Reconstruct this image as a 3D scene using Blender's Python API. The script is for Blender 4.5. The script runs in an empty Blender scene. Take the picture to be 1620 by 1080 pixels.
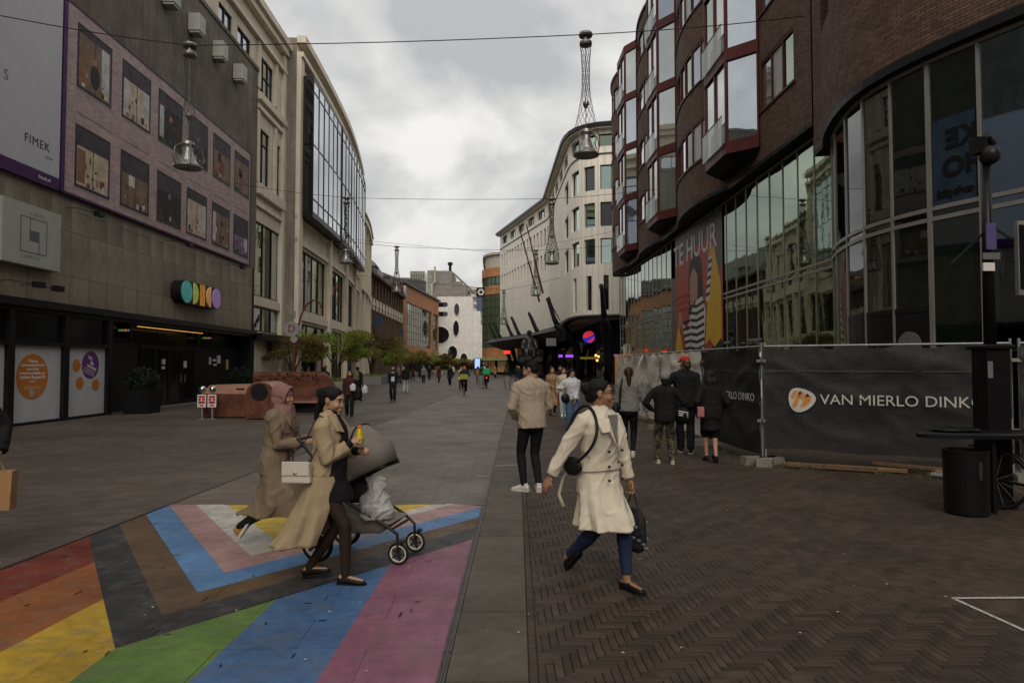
import bpy, bmesh, math, random, time
from math import sin, cos, pi, radians as R, atan2, hypot
from mathutils import Vector as V, Matrix, noise
T0 = time.time()
random.seed(7)
S = bpy.context.scene
COL = S.collection

# ---------------------------------------------------------------- camera
cam = bpy.data.objects.new('camera', bpy.data.cameras.new('camera')); COL.objects.link(cam)
cam.data.sensor_width = 36; cam.data.lens = 23.33
cam.data.clip_start = 0.05; cam.data.clip_end = 5000
cam.location = (0, 0, 1.7)
cam.rotation_euler = (R(90 + 2.07), 0, R(-1.09))
S.camera = cam
# ---------------------------------------------------------------- world: an overcast sky
W = bpy.data.worlds.new('World'); S.world = W; W.use_nodes = True
SUN_EL, SUN_AZ = 38, 180
def world():
    nt = W.node_tree; n = nt.nodes; l = nt.links; n.clear()
    out = n.new('ShaderNodeOutputWorld'); bg = n.new('ShaderNodeBackground'); l.new(bg.outputs[0], out.inputs[0])
    sky = n.new('ShaderNodeTexSky'); sky.sky_type = 'NISHITA'; sky.sun_disc = False
    sky.sun_elevation = R(SUN_EL); sky.sun_rotation = R(SUN_AZ); sky.air_density = 1.0; sky.dust_density = 3
    tc = n.new('ShaderNodeTexCoord'); sep = n.new('ShaderNodeSeparateXYZ'); l.new(tc.outputs['Generated'], sep.inputs[0])
    mx = n.new('ShaderNodeMath'); mx.operation = 'MAXIMUM'; l.new(sep.outputs[2], mx.inputs[0]); mx.inputs[1].default_value = 0.0
    ad = n.new('ShaderNodeMath'); ad.operation = 'ADD'; l.new(mx.outputs[0], ad.inputs[0]); ad.inputs[1].default_value = 0.42
    dv = n.new('ShaderNodeVectorMath'); dv.operation = 'DIVIDE'
    cb = n.new('ShaderNodeCombineXYZ'); 
    for i in range(3): l.new(ad.outputs[0], cb.inputs[i])
    l.new(tc.outputs['Generated'], dv.inputs[0]); l.new(cb.outputs[0], dv.inputs[1])
    n1 = n.new('ShaderNodeTexNoise'); n1.inputs['Scale'].default_value = 1.9; n1.inputs['Detail'].default_value = 9; n1.inputs['Roughness'].default_value = 0.52
    n1.inputs['Distortion'].default_value = 0.35
    ofs = n.new('ShaderNodeVectorMath'); ofs.operation = 'ADD'; ofs.inputs[1].default_value = (5.3, 2.2, 0.4); l.new(dv.outputs[0], ofs.inputs[0])
    l.new(ofs.outputs[0], n1.inputs['Vector'])
    cr = n.new('ShaderNodeValToRGB'); l.new(n1.outputs['Fac'], cr.inputs[0])
    e = cr.color_ramp.elements; e[0].position = 0.40; e[0].color = (4.1, 4.12, 4.2, 1); e[1].position = 0.58; e[1].color = (7.7, 7.6, 7.4, 1)
    m = cr.color_ramp.elements.new(0.485); m.color = (5.7, 5.65, 5.55, 1)
    grad = n.new('ShaderNodeMapRange'); l.new(mx.outputs[0], grad.inputs[0])
    grad.inputs[1].default_value = 0; grad.inputs[2].default_value = 1; grad.inputs[3].default_value = 1.0; grad.inputs[4].default_value = 1.5
    mul = n.new('ShaderNodeVectorMath'); mul.operation = 'SCALE'; l.new(cr.outputs[0], mul.inputs[0]); l.new(grad.outputs[0], mul.inputs['Scale'])
    mix = n.new('ShaderNodeMix'); mix.data_type = 'RGBA'; mix.inputs['Factor'].default_value = 0.95
    l.new(sky.outputs[0], mix.inputs['A']); l.new(mul.outputs[0], mix.inputs['B'])
    l.new(mix.outputs['Result'], bg.inputs[0]); bg.inputs[1].default_value = 0.105
world()
sun = bpy.data.objects.new('sun', bpy.data.lights.new('sun', 'SUN')); COL.objects.link(sun)
sun.data.energy = 1.45; sun.data.angle = R(36); sun.data.color = (1, 0.90, 0.78)
_az = R(SUN_AZ); _d = V((sin(_az) * cos(R(SUN_EL)), cos(_az) * cos(R(SUN_EL)), sin(R(SUN_EL))))
sun.rotation_euler = _d.to_track_quat('Z', 'Y').to_euler()
S.view_settings.view_transform = 'Standard'; S.view_settings.look = 'None'; S.view_settings.gamma = 1
S.view_settings.exposure = 0.0; S.view_settings.use_curve_mapping = False
S.render.engine = 'CYCLES'
S.cycles.max_bounces = 6; S.cycles.use_denoising = True

# ---------------------------------------------------------------- materials
MATS = {}
def node(nt, t, **k):
    x = nt.nodes.new(t)
    for a, b in k.items(): setattr(x, a, b)
    return x
def M(name, col, rough=.7, metal=0., var=.18, scale=3., bump=.15, bscale=60., emit=0., rnd=0., spec=None, coord='Object', stretch=None, alpha=1., ior=None, kind=None, sheen=0., streak=0., **kw):
    """A procedural material: base colour with two scales of uneven tone, fine relief, optional brick / joint / stripe pattern."""
    m = bpy.data.materials.new(name); m.use_nodes = True; nt = m.node_tree; L = nt.links
    b = nt.nodes['Principled BSDF']; MATS[name] = m
    b.inputs['Metallic'].default_value = metal; b.inputs['Roughness'].default_value = rough
    lum = sum(col) / 3; spec = spec if spec is not None else (.5 if (rough < .2 or metal > .3) else (.16 if lum < .06 else .30)); b.inputs['Specular IOR Level'].default_value = spec
    if ior: b.inputs['IOR'].default_value = ior
    if sheen: b.inputs['Sheen Weight'].default_value = sheen
    if alpha < 1: b.inputs['Alpha'].default_value = alpha
    tc = node(nt, 'ShaderNodeTexCoord'); src = tc.outputs[coord]
    if stretch:
        mp = node(nt, 'ShaderNodeMapping'); mp.inputs['Scale'].default_value = stretch; L.new(src, mp.inputs[0]); vec = mp.outputs[0]
    else: vec = src
    def nz(sc, det=5, v=vec, r=.6):
        t = node(nt, 'ShaderNodeTexNoise'); t.inputs['Scale'].default_value = sc; t.inputs['Detail'].default_value = det; t.inputs['Roughness'].default_value = r
        L.new(v, t.inputs['Vector']); return t.outputs['Fac']
    def rng(f, a, bb, lo=.3, hi=.7):
        t = node(nt, 'ShaderNodeMapRange'); L.new(f, t.inputs[0]); t.inputs[1].default_value = lo; t.inputs[2].default_value = hi
        t.inputs[3].default_value = a; t.inputs[4].default_value = bb; return t.outputs[0]
    def mulf(a, bb):
        t = node(nt, 'ShaderNodeMath', operation='MULTIPLY'); L.new(a, t.inputs[0])
        if isinstance(bb, float): t.inputs[1].default_value = bb
        else: L.new(bb, t.inputs[1])
        return t.outputs[0]
    f = mulf(rng(nz(scale), 1 - var, 1 + var), rng(nz(scale * 9, 3), 1 - var * .5, 1 + var * .5))
    if streak:
        mp2 = node(nt, 'ShaderNodeMapping'); mp2.inputs['Scale'].default_value = (1.3, 1.3, .09); L.new(src, mp2.inputs[0])
        f = mulf(f, rng(nz(2.2, 6, mp2.outputs[0]), 1 - streak, 1 + streak * .4, .35, .65))
    if rnd:
        oi = node(nt, 'ShaderNodeObjectInfo'); f = mulf(f, rng(oi.outputs['Random'], 1 - rnd, 1 + rnd, 0, 1))
    height = nz(bscale, 4)
    col4 = (*col, 1); cout = None
    if kind in ('brick', 'stack', 'slab'):
        br = node(nt, 'ShaderNodeTexBrick'); mp3 = node(nt, 'ShaderNodeMapping'); mp3.inputs['Rotation'].default_value = (0, 0, kw.get('rot', 0))
        L.new(tc.outputs['UV'], mp3.inputs[0]); L.new(mp3.outputs[0], br.inputs['Vector'])
        br.inputs['Scale'].default_value = 1; br.inputs['Brick Width'].default_value = kw['bw']; br.inputs['Row Height'].default_value = kw['bh']
        br.inputs['Mortar Size'].default_value = kw.get('mort', .008); br.inputs['Mortar Smooth'].default_value = .3; br.inputs['Bias'].default_value = 0
        br.offset = 0 if kind == 'stack' else .5
        c2 = kw.get('c2', col); br.inputs['Color1'].default_value = (*[c * .8 for c in col], 1); br.inputs['Color2'].default_value = (*c2, 1)
        br.inputs['Mortar'].default_value = (*kw.get('mc', [c * .5 for c in col]), 1); cout = br.outputs['Color']
        inv = node(nt, 'ShaderNodeMath', operation='SUBTRACT'); inv.inputs[0].default_value = 1; L.new(br.outputs['Fac'], inv.inputs[1])
        ad = node(nt, 'ShaderNodeMath', operation='MULTIPLY_ADD'); L.new(height, ad.inputs[0]); ad.inputs[1].default_value = .35; L.new(inv.outputs[0], ad.inputs[2]); height = ad.outputs[0]
    if kind == 'stripe':   # vertical cladding joints
        sx = node(nt, 'ShaderNodeSeparateXYZ'); L.new(tc.outputs['UV'], sx.inputs[0])
        a = mulf(sx.outputs[0], 1. / kw['pitch']); fr = node(nt, 'ShaderNodeMath', operation='FRACT'); L.new(a, fr.inputs[0])
        gt = node(nt, 'ShaderNodeMath', operation='GREATER_THAN'); L.new(fr.outputs[0], gt.inputs[0]); gt.inputs[1].default_value = kw.get('w', .06)
        height = gt.outputs[0]; f = mulf(f, rng(gt.outputs[0], .55, 1., 0, 1))
    if kind == 'camo':
        cr = node(nt, 'ShaderNodeValToRGB'); cr.color_ramp.interpolation = 'CONSTANT'
        L.new(nz(14, 2), cr.inputs[0]); e = cr.color_ramp.elements; e[0].color = (.012, .012, .009, 1); e[1].position = .46; e[1].color = (.10, .075, .04, 1)
        x = e.new(.54); x.color = (.03, .035, .015, 1); x = e.new(.62); x.color = (.17, .13, .08, 1); cout = cr.outputs[0]
    if kind == 'knit':
        wv = node(nt, 'ShaderNodeTexWave'); wv.inputs['Scale'].default_value = 40; wv.inputs['Distortion'].default_value = .5; L.new(vec, wv.inputs[0]); height = wv.outputs['Fac']
    sc = node(nt, 'ShaderNodeVectorMath', operation='SCALE')
    if cout is None: sc.inputs[0].default_value = col
    else: L.new(cout, sc.inputs[0])
    L.new(f, sc.inputs['Scale']); L.new(sc.outputs[0], b.inputs['Base Color'])
    if emit:
        b.inputs['Emission Color'].default_value = col4; b.inputs['Emission Strength'].default_value = emit
    if bump:
        bp = node(nt, 'ShaderNodeBump'); bp.inputs['Strength'].default_value = bump; bp.inputs['Distance'].default_value = kw.get('bd', .01)
        L.new(height, bp.inputs['Height']); L.new(bp.outputs[0], b.inputs['Normal'])
    rr = rng(nz(scale * 2.3), max(.02, rough * .82), min(1, rough * 1.15)); 
    if rough > .15: L.new(rr, b.inputs['Roughness'])
    return m
def GL(name, col=(.012, .016, .014), rough=.02, ior=1.9, bump=.03, bs=.35, rnd=0., metal=0.):
    return M(name, col, rough=rough, ior=ior, metal=metal, var=.05, scale=.8, bump=bump * .6, bscale=bs, bd=.15, rnd=rnd)

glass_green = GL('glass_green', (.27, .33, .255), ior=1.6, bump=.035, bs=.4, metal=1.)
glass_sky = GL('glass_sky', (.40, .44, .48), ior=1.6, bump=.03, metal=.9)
glass_near = GL('glass_near', (.006, .010, .007), ior=1.75, bump=.03)
glass_sky_tint = GL('glass_sky_tint', (.20, .25, .31), ior=1.6, bump=.04, metal=1.)  # nearest shopfront panes: blue of the reflected sky put into the base colour
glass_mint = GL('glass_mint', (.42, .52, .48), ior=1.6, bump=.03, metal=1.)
glass_dark = GL('glass_dark', (.010, .011, .012), ior=1.7)
glass_shop = M('glass_shop', (.007, .007, .008), rough=.14, ior=1.45, var=.1, bump=.02)
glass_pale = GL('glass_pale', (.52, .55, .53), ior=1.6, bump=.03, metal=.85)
curtain = M('curtain_pane', (.42, .41, .38), rough=.3, var=.1, kind='stripe', pitch=.12, w=.4, bump=.2, coord='Object')
granite = M('granite_tile', (.205, .172, .128), rough=.42, var=.34, scale=1.6, bump=.05, rnd=.16, stretch=(1, 1, .5), bscale=25)
render_dark = M('wall_render', (.145, .127, .100), rough=.9, var=.3, scale=.5, bump=.35, bscale=18, streak=.22)
box_white = M('painted_box', (.34, .35, .31), rough=.5, var=.08)
cream = M('cream_stone', (.60, .525, .40), rough=.75, var=.12, scale=.8, bump=.1, bscale=30, streak=.16)
cream2 = M('cream_stone_trim', (.64, .57, .45), rough=.75, var=.1, scale=.8, bump=.08, bscale=30, streak=.1)
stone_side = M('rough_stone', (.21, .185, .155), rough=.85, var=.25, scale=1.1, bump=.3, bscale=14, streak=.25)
black_frame = M('black_frame', (.012, .012, .013), rough=.35, var=.2, bump=.02)
dark_paint = M('dark_paint', (.010, .010, .011), rough=.5, var=.25, bump=.05)
steel_frame = M('steel_frame', (.24, .225, .20), rough=.4, metal=.35, var=.1, bump=.02)
galv = M('galvanised', (.24, .245, .245), rough=.5, metal=.6, var=.2, scale=12, bump=.03)
red_paint = M('red_frame', (.085, .020, .017), rough=.45, var=.15, bump=.03)
brick_brown = M('brown_brick', (.112, .062, .041), rough=.85, var=.18, scale=1.4, bump=.5, bscale=50, kind='brick', bw=.215, bh=.0667, mort=.010, c2=(.165, .092, .060), mc=(.032, .024, .018), bd=.012)
brick_dark = M('dark_brick', (.12, .075, .05), rough=.88, var=.2, scale=.6, bump=.4, kind='brick', bw=.24, bh=.08, mort=.012, c2=(.16, .10, .065), mc=(.06, .045, .035))
brick_orange = M('orange_brick', (.42, .185, .08), rough=.8, var=.14, scale=.4, bump=.3, kind='brick', bw=.6, bh=.2, mort=.01, c2=(.46, .21, .09), mc=(.25, .12, .06))
clad = M('white_cladding', (.84, .78, .67), rough=.55, var=.06, scale=.3, bump=.6, kind='stripe', pitch=.62, w=.06, bd=.03, streak=.08)
white_render = M('white_tile', (.74, .72, .67), rough=.5, var=.06, scale=.25, bump=.2, kind='stack', bw=.5, bh=.5, mort=.02, c2=(.72, .70, .65), mc=(.58, .57, .53))
grey_block = M('grey_block', (.24, .22, .195), rough=.9, var=.1, scale=.15, bump=.2, kind='brick', bw=1.6, bh=.6, mort=.04, c2=(.26, .24, .21), mc=(.18, .165, .145))
beige_far = M('beige_concrete', (.40, .37, .31), rough=.85, var=.15, scale=.2)
slate = M('slate_roof', (.085, .082, .080), rough=.6, var=.25, scale=.6, bump=.4, kind='brick', bw=.3, bh=.25, mort=.02, c2=(.11, .10, .095))
blue_glass = GL('blue_glass', (.05, .09, .17), ior=1.6)
green_glass = GL('green_glass', (.07, .11, .06), ior=1.7)
# ---------------------------------------------------------------- mesh helpers
ORG = {}
class MB:
    def __init__(s): s.v = []; s.f = []; s.cut = []
    def add(s, vs, fs):
        k = len(s.v); s.cut.append((k, len(s.f))); s.v += [tuple(p) for p in vs]; s.f += [tuple(i + k for i in f) for f in fs]; return s
    def quad(s, a, b, c, d): return s.add([a, b, c, d], [(0, 1, 2, 3)])
    def box(s, x0, x1, y0, y1, z0, z1, step=0, taper=0):
        if x0 > x1: x0, x1 = x1, x0
        if y0 > y1: y0, y1 = y1, y0
        if z0 > z1: z0, z1 = z1, z0
        n = max(1, int(math.ceil((x1 - x0) / step))) if step else 1
        vs = []; t = taper
        for i in range(n + 1):
            x = x0 + (x1 - x0) * i / n
            vs += [(x, y0, z0), (x, y1, z0), (x, y1 - t, z1), (x, y0 + t, z1)]
        fs = [(0, 1, 2, 3), tuple(n * 4 + k for k in (3, 2, 1, 0))]
        for i in range(n):
            a = i * 4
            fs += [(a + 0, a + 3, a + 7, a + 4), (a + 1, a + 0, a + 4, a + 5), (a + 2, a + 1, a + 5, a + 6), (a + 3, a + 2, a + 6, a + 7)]
        return s.add(vs, fs)
    def bar(s, p, q, w, h=None, up=(0, 0, 1)):
        h = h or w; p = V(p); q = V(q); d = (q - p).normalized(); u = V(up)
        if abs(d.dot(u)) > .95: u = V((1, 0, 0))
        a = d.cross(u).normalized() * w / 2; b = a.cross(d).normalized() * h / 2
        vs = [p - a - b, p + a - b, p + a + b, p - a + b, q - a - b, q + a - b, q + a + b, q - a + b]
        return s.add(vs, [(3, 2, 1, 0), (4, 5, 6, 7), (0, 1, 5, 4), (1, 2, 6, 5), (2, 3, 7, 6), (3, 0, 4, 7)])
    def rings(s, rs, cap=True, closed=False):
        n = len(rs[0]); k = len(s.v)
        for r in rs: s.v += [tuple(p) for p in r]
        m = len(rs)
        for i in range(m if closed else m - 1):
            a = k + i * n; b = k + ((i + 1) % m) * n
            for j in range(n): s.f.append((a + j, a + (j + 1) % n, b + (j + 1) % n, b + j))
        if cap and not closed: s.f.append(tuple(k + j for j in reversed(range(n)))); s.f.append(tuple(k + (m - 1) * n + j for j in range(n)))
        return s
    def tube(s, pts, r, n=8, round_=False, closed=False):
        pts = [V(p) for p in pts]; rr = r if isinstance(r, (list, tuple)) else [r] * len(pts)
        if round_:   # hemispherical ends
            d0 = (pts[0] - pts[1]).normalized(); d1 = (pts[-1] - pts[-2]).normalized(); r0, r1 = rr[0], rr[-1]
            P = []; Q = []
            for a in (85, 60, 30): P.append(pts[0] + d0 * r0 * sin(R(a))); Q.append(r0 * cos(R(a)))
            P += pts; Q += list(rr)
            for a in (30, 60, 85): P.append(pts[-1] + d1 * r1 * sin(R(a))); Q.append(r1 * cos(R(a)))
            pts, rr = P, Q
        rs = []; prev = None; m = len(pts)
        for i, p in enumerate(pts):
            if closed: t = (pts[(i + 1) % m] - pts[i - 1]).normalized()
            else: t = (pts[min(i + 1, m - 1)] - pts[max(i - 1, 0)])
            t = t.normalized() if t.length > 1e-9 else V((0, 0, 1))
            if prev is None:
                u = V((0, 0, 1)) if abs(t.z) < .9 else V((1, 0, 0)); a = t.cross(u).normalized()
            else: a = (prev - t * prev.dot(t)); a = a.normalized() if a.length > 1e-6 else prev
            prev = a; b = t.cross(a)
            rs.append([p + (a * cos(2 * pi * j / n) + b * sin(2 * pi * j / n)) * rr[i] for j in range(n)])
        return s.rings(rs, closed=closed)
    def lathe(s, prof, n=24, c=(0, 0, 0), ax=None):
        cx, cy, cz = c; rs = [[(cx + r * cos(2 * pi * j / n), cy + r * sin(2 * pi * j / n), cz + z) for j in range(n)] for r, z in prof]
        k = len(s.v); s.rings(rs)
        if ax is not None:
            for i in range(k, len(s.v)): s.v[i] = tuple(ax @ V(s.v[i]))
        return s
    def ell(s, c, r, rot=None, n=16, m=10):
        c = V(c); rot = rot or Matrix.Identity(3); rs = []
        for i in range(1, m):
            t = pi * i / m
            rs.append([c + rot @ V((r[0] * sin(t) * cos(2 * pi * j / n), r[1] * sin(t) * sin(2 * pi * j / n), -r[2] * cos(t))) for j in range(n)])
        return s.rings(rs)
    def poly(s, pts, z0, z1):
        n = len(pts); return s.rings([[(x, y, z0) for x, y in pts], [(x, y, z1) for x, y in pts]])
    def mesh(s, name, warp=None, org=(0, 0, 0), smooth=False):
        me = bpy.data.meshes.new(name); vs = s.v
        ov = V(org); wv = [V(warp(*p)) - ov for p in vs] if warp else [V(p) - ov for p in vs]
        me.from_pydata(wv, [], s.f)
        uvl = me.uv_layers.new(name='UVMap').data; k = 0
        for f in s.f:
            a, b, c = (V(vs[f[i]]) for i in (0, 1, 2)); d = V(vs[f[-1]])
            nn = (c - a).cross(d - b); ax = max(range(3), key=lambda i: abs(nn[i]))
            for i in f:
                p = vs[i]
                uvl[k].uv = (p[0], p[2]) if ax == 1 else ((p[1], p[2]) if ax == 0 else (p[0], p[1])); k += 1
        if smooth: me.shade_smooth()
        return me
    def each(s, name, mat, parent=None, warp=None, **k):
        # every piece that was added becomes an object of its own
        c = s.cut + [(len(s.v), len(s.f))]; o = None
        for (v0, f0), (v1, f1) in zip(c, c[1:]):
            m = MB(); m.v = s.v[v0:v1]; m.f = [tuple(i - v0 for i in f) for f in s.f[f0:f1]]; o = m.ob(name, mat, parent, warp, **k)
        return o
    def ob(s, name, mat, parent=None, warp=None, smooth=False, loc=None, fix=False, **props):
        org = ORG.get(parent.name, V((0, 0, 0))) if parent else (V(loc) if loc else V((0, 0, 0)))
        me = s.mesh(name, warp, org if (parent or loc) else (0, 0, 0), smooth)
        if fix:
            bm = bmesh.new(); bm.from_mesh(me); bmesh.ops.recalc_face_normals(bm, faces=bm.faces); bm.to_mesh(me); bm.free()
        return link(name, me, mat, parent, loc, **props)
def link(name, me, mat, parent=None, loc=None, **props):
    o = bpy.data.objects.new(name, me); COL.objects.link(o)
    if mat and not me.materials: me.materials.append(mat)
    if loc: o.location = loc
    if parent: o.parent = parent
    ORG[o.name] = ORG.get(parent.name, V((0, 0, 0))) if parent else V(loc or (0, 0, 0))
    for k, v in props.items(): o[k] = v
    return o
def thing(name, label, cat, loc=(0, 0, 0), rz=0, group=None, local=False):
    o = bpy.data.objects.new(name, None); COL.objects.link(o); o.location = loc; o.rotation_euler = (0, 0, rz)
    o['label'] = label; o['category'] = cat; o.empty_display_size = .3
    if group: o['group'] = group
    ORG[o.name] = V(loc) if not (rz or local) else V((0, 0, 0))
    return o
def tag(o, label, cat, group=None):
    o['label'] = label; o['category'] = cat
    if group: o['group'] = group
    return o
def struct(o): o['kind'] = 'structure'; return o
def copy_tree(o, parent=None):
    c = o.copy(); COL.objects.link(c); c.parent = parent
    for ch in o.children: copy_tree(ch, c)
    return c
def bev(o, w=.01, seg=1):
    m = o.modifiers.new('b', 'BEVEL'); m.width = w; m.segments = seg; m.limit_method = 'ANGLE'; return o
def text(body, size, mtx, mat, parent, extrude=.003, bold=0., name='lettering', sx=1., align='CENTER', spacing=1., shear=0):
    c = bpy.data.curves.new('t', 'FONT'); c.body = body; c.size = size; c.extrude = extrude; c.offset = bold; c.align_x = align; c.align_y = 'CENTER'
    c.space_character = spacing; c.shear = shear; c.resolution_u = 3
    o = bpy.data.objects.new('t', c); COL.objects.link(o); dg = bpy.context.evaluated_depsgraph_get()
    me = bpy.data.meshes.new_from_object(o.evaluated_get(dg)); bpy.data.objects.remove(o); bpy.data.curves.remove(c)
    me.transform(Matrix.Diagonal((sx, 1, 1, 1))); me.transform(mtx)
    if parent: me.transform(Matrix.Translation(-ORG.get(parent.name, V((0, 0, 0)))))
    me.materials.clear(); return link(name, me, mat, parent)
def frame(o, x, y):
    x = V(x).normalized(); y = V(y); y = (y - x * y.dot(x)).normalized(); z = x.cross(y)
    m = Matrix((x, y, z)).transposed().to_4x4(); m.translation = V(o); return m
def path(pts, side=1, smooth=0):
    """A wall line on plan: (s, out, z) -> world."""
    P = [V(p) for p in pts]
    if smooth:
        Q = []; n = len(P)
        for i in range(n - 1):
            a, b, c, d = P[max(i - 1, 0)], P[i], P[i + 1], P[min(i + 2, n - 1)]
            for k in range(smooth):
                t = k / smooth
                Q.append(.5 * ((2 * b) + (c - a) * t + (2 * a - 5 * b + 4 * c - d) * t * t + (3 * b - a - 3 * c + d) * t ** 3))
        Q.append(P[-1]); P = Q
    cum = [0]
    for a, b in zip(P, P[1:]): cum.append(cum[-1] + (b - a).length)
    sn = [((b - a).normalized()) for a, b in zip(P, P[1:])]
    def nrm(d): return V((d.y, -d.x)) * side
    vn = [nrm(sn[0])] + [nrm((a + b).normalized()) / max(.5, cos(a.angle(b) / 2)) for a, b in zip(sn, sn[1:])] + [nrm(sn[-1])]
    import bisect
    def f(s, o=0, z=0):
        i = min(max(bisect.bisect_right(cum, s) - 1, 0), len(sn) - 1)
        t = (s - cum[i]) / max(1e-9, cum[i + 1] - cum[i]); tt = min(max(t, 0), 1)
        p = P[i] + sn[i] * (s - cum[i]); n = vn[i].lerp(vn[i + 1], tt)
        return (p.x + n.x * o, p.y + n.y * o, z)
    f.L = cum[-1]; f.cum = cum; f.P = P
    return f
def facade(root, P, s0, s1, z0, z1, ops, wall, fr, gl, depth=.25, step=0, o=0., fw=.07, back=True, name='wall', panes=True, wname='window', sub=None):
    """Wall with real openings; every opening is a window part with its own panes. ops: (a, b, c, d, nx, nz[, glass])"""
    xs = sorted({s0, s1, *[v for q in ops for v in q[:2]]}); zs = sorted({z0, z1, *[v for q in ops for v in q[2:4]]})
    if step:
        ex = []
        for a, b in zip(xs, xs[1:]):
            n = max(1, int(math.ceil((b - a) / step))); ex += [a + (b - a) * i / n for i in range(n)]
        xs = ex + [xs[-1]]
    m = MB()
    for a, b in zip(xs, xs[1:]):
        for c, d in zip(zs, zs[1:]):
            cx, cz = (a + b) / 2, (c + d) / 2
            if any(q[0] < cx < q[1] and q[2] < cz < q[3] for q in ops): continue
            m.quad((a, o, c), (b, o, c), (b, o, d), (a, o, d))
    for q in ops:
        a, b, c, d = q[:4]; y = o - depth; n = max(1, int(math.ceil((b - a) / step))) if step else 1
        m.quad((a, o, c), (a, o, d), (a, y, d), (a, y, c)); m.quad((b, o, c), (b, y, c), (b, y, d), (b, o, d))
        for i in range(n):
            u, w = a + (b - a) * i / n, a + (b - a) * (i + 1) / n
            m.quad((u, o, c), (u, y, c), (w, y, c), (w, o, c)); m.quad((u, o, d), (w, o, d), (w, y, d), (u, y, d))
    w = m.ob(name, wall, root, P)
    for q in ops: window(root, P, q, o - depth, fr, q[6] if len(q) > 6 else gl, fw, step, wname)
    return w
def window(root, P, q, y, fr, gl, fw=.07, step=0, wname='window', fd=.08):
    a, b, c, d, nx, nz = q[:6]; m = MB(); st = step or 0
    e = .002
    m.box(a + e, b - e, y, y + fd, c + e, c + fw, st); m.box(a + e, b - e, y, y + fd, d - fw, d - e, st)
    XS = [a + (b - a) * i / nx for i in range(nx + 1)]; ZS = [c + (d - c) * i / nz for i in range(nz + 1)] if not isinstance(nz, (list, tuple)) else [c, *nz, d]
    for i, x in enumerate(XS):
        x0 = a + e if i == 0 else (b - fw if i == nx else x - fw / 2)
        m.box(x0, x0 + fw - (e if i in (0, nx) else 0), y + .004, y + fd - .004, c + fw, d - fw)
    for z in ZS[1:-1]: m.box(a + fw, b - fw, y + .008, y + fd - .008, z - fw / 2, z + fw / 2, st)
    wo = m.ob(wname, fr, root, P)
    for x, X in zip(XS, XS[1:]):
        for z, Z in zip(ZS, ZS[1:]):
            g = gl(random.random()) if callable(gl) else gl
            MBp = MB(); yy = y + .02 + random.uniform(-.006, .006); dz = random.uniform(-.004, .004)
            MBp.add([(x, yy, z), (X, yy + dz, z), (X, yy + dz * .5, Z), (x, yy, Z)], [(0, 1, 2, 3)])
            po = MBp.mesh('pane', P, ORG.get(root.name, V((0, 0, 0)))); link('pane', po, g, wo)
    return wo
# ================================================================ GROUND
def P0(u, v):
    """ground point (metres) where a sight line of the survey photo meets z = 0"""
    d = 1.7 * 1050 / (v - 578); return ((u - 790) / 1050 * d, d)
asphalt = M('far_ground', (.09, .082, .076), rough=.85, var=.2, scale=.3)
plaza_mat = M('plaza_brick', (.078, .060, .047), rough=.62, var=.34, scale=.35, bump=.35, kind='brick', bw=.21, bh=.07, mort=.006, c2=(.092, .071, .057), mc=(.045, .039, .034), bd=.006)
road_mat = M('road_paver', (.124, .102, .082), rough=.6, var=.28, scale=.4, bump=.35, kind='stack', bw=.21, bh=.105, mort=.006, c2=(.114, .094, .077), mc=(.066, .055, .046), bd=.006)
strip_mat = M('concrete_strip', (.080, .067, .054), rough=.75, var=.3, scale=1.2, bump=.25, bscale=90)
klink_mat = M('klinker', (.047, .033, .025), rough=.62, var=.34, scale=.9, bump=.2, bscale=120, rnd=.3)
klink_flat = M('klinker_flat', (.049, .036, .028), rough=.58, var=.2, scale=.7, bump=.4, kind='brick', bw=.2, bh=.066, mort=.006, rot=pi / 2, c2=(.066, .046, .036), mc=(.033, .026, .021), bd=.006)
sand_mat = M('sand_joint', (.055, .043, .034), rough=.95, bump=.2)
g = MB().quad((-900, -60, -.03), (900, -60, -.03), (900, 1500, -.03), (-900, 1500, -.03)).ob('ground', asphalt); struct(g)
JL = lambda y: -4.45 + .05 * y           # joint between plaza and road
SD = lambda y: -.42 + .0285 * y          # slot drain
def strip(fa, fb, y0, y1, z, n=1):
    m = MB(); 
    for i in range(n):
        a = y0 + (y1 - y0) * i / n; b = y0 + (y1 - y0) * (i + 1) / n
        m.quad((fa(a), a, z), (fb(a), a, z), (fb(b), b, z), (fa(b), b, z))
    return m
struct(strip(lambda y: -40, JL, -10, 220, 0).ob('plaza_pavement', plaza_mat))
struct(strip(JL, SD, 8.2, 220, 0, 10).ob('road', road_mat))
struct(strip(JL, SD, -10, 8.2, -.006).ob('road_under_paint', asphalt))
struct(strip(SD, lambda y: 40, 30, 220, 0).ob('pavement_far', klink_flat))
pav = struct(strip(SD, lambda y: 40, -10, 30, -.016).ob('pavement', sand_mat))
# slot drain: a dark steel gap with two lips
dm = MB()
for k in range(-6, 70):
    y = k * 1.0; dm.box(-.012, .012, y + .004, y + .996, -.05, .002)
dr = MB()
for y0 in range(-6, 70):
    a, b = SD(y0), SD(y0 + 1)
    for o in (-.022, .012): dr.add([(a + o, y0 + .01, -.05), (a + o + .01, y0 + .01, -.05), (b + o + .01, y0 + .99, -.05), (b + o, y0 + .99, -.05), (a + o, y0 + .01, .004), (a + o + .01, y0 + .01, .004), (b + o + .01, y0 + .99, .004), (b + o, y0 + .99, .004)], [(4, 5, 6, 7), (0, 4, 7, 3), (1, 2, 6, 5), (0, 1, 5, 4), (3, 7, 6, 2)])
drain = struct(strip(lambda y: SD(y) - .022, lambda y: SD(y) + .022, -6, 70, -.008, 8).ob('drain_channel', black_frame))
MBd = dr; dr.ob('drain_edge', M('drain_steel', (.06, .052, .045), rough=.5, metal=.5), drain)
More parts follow.
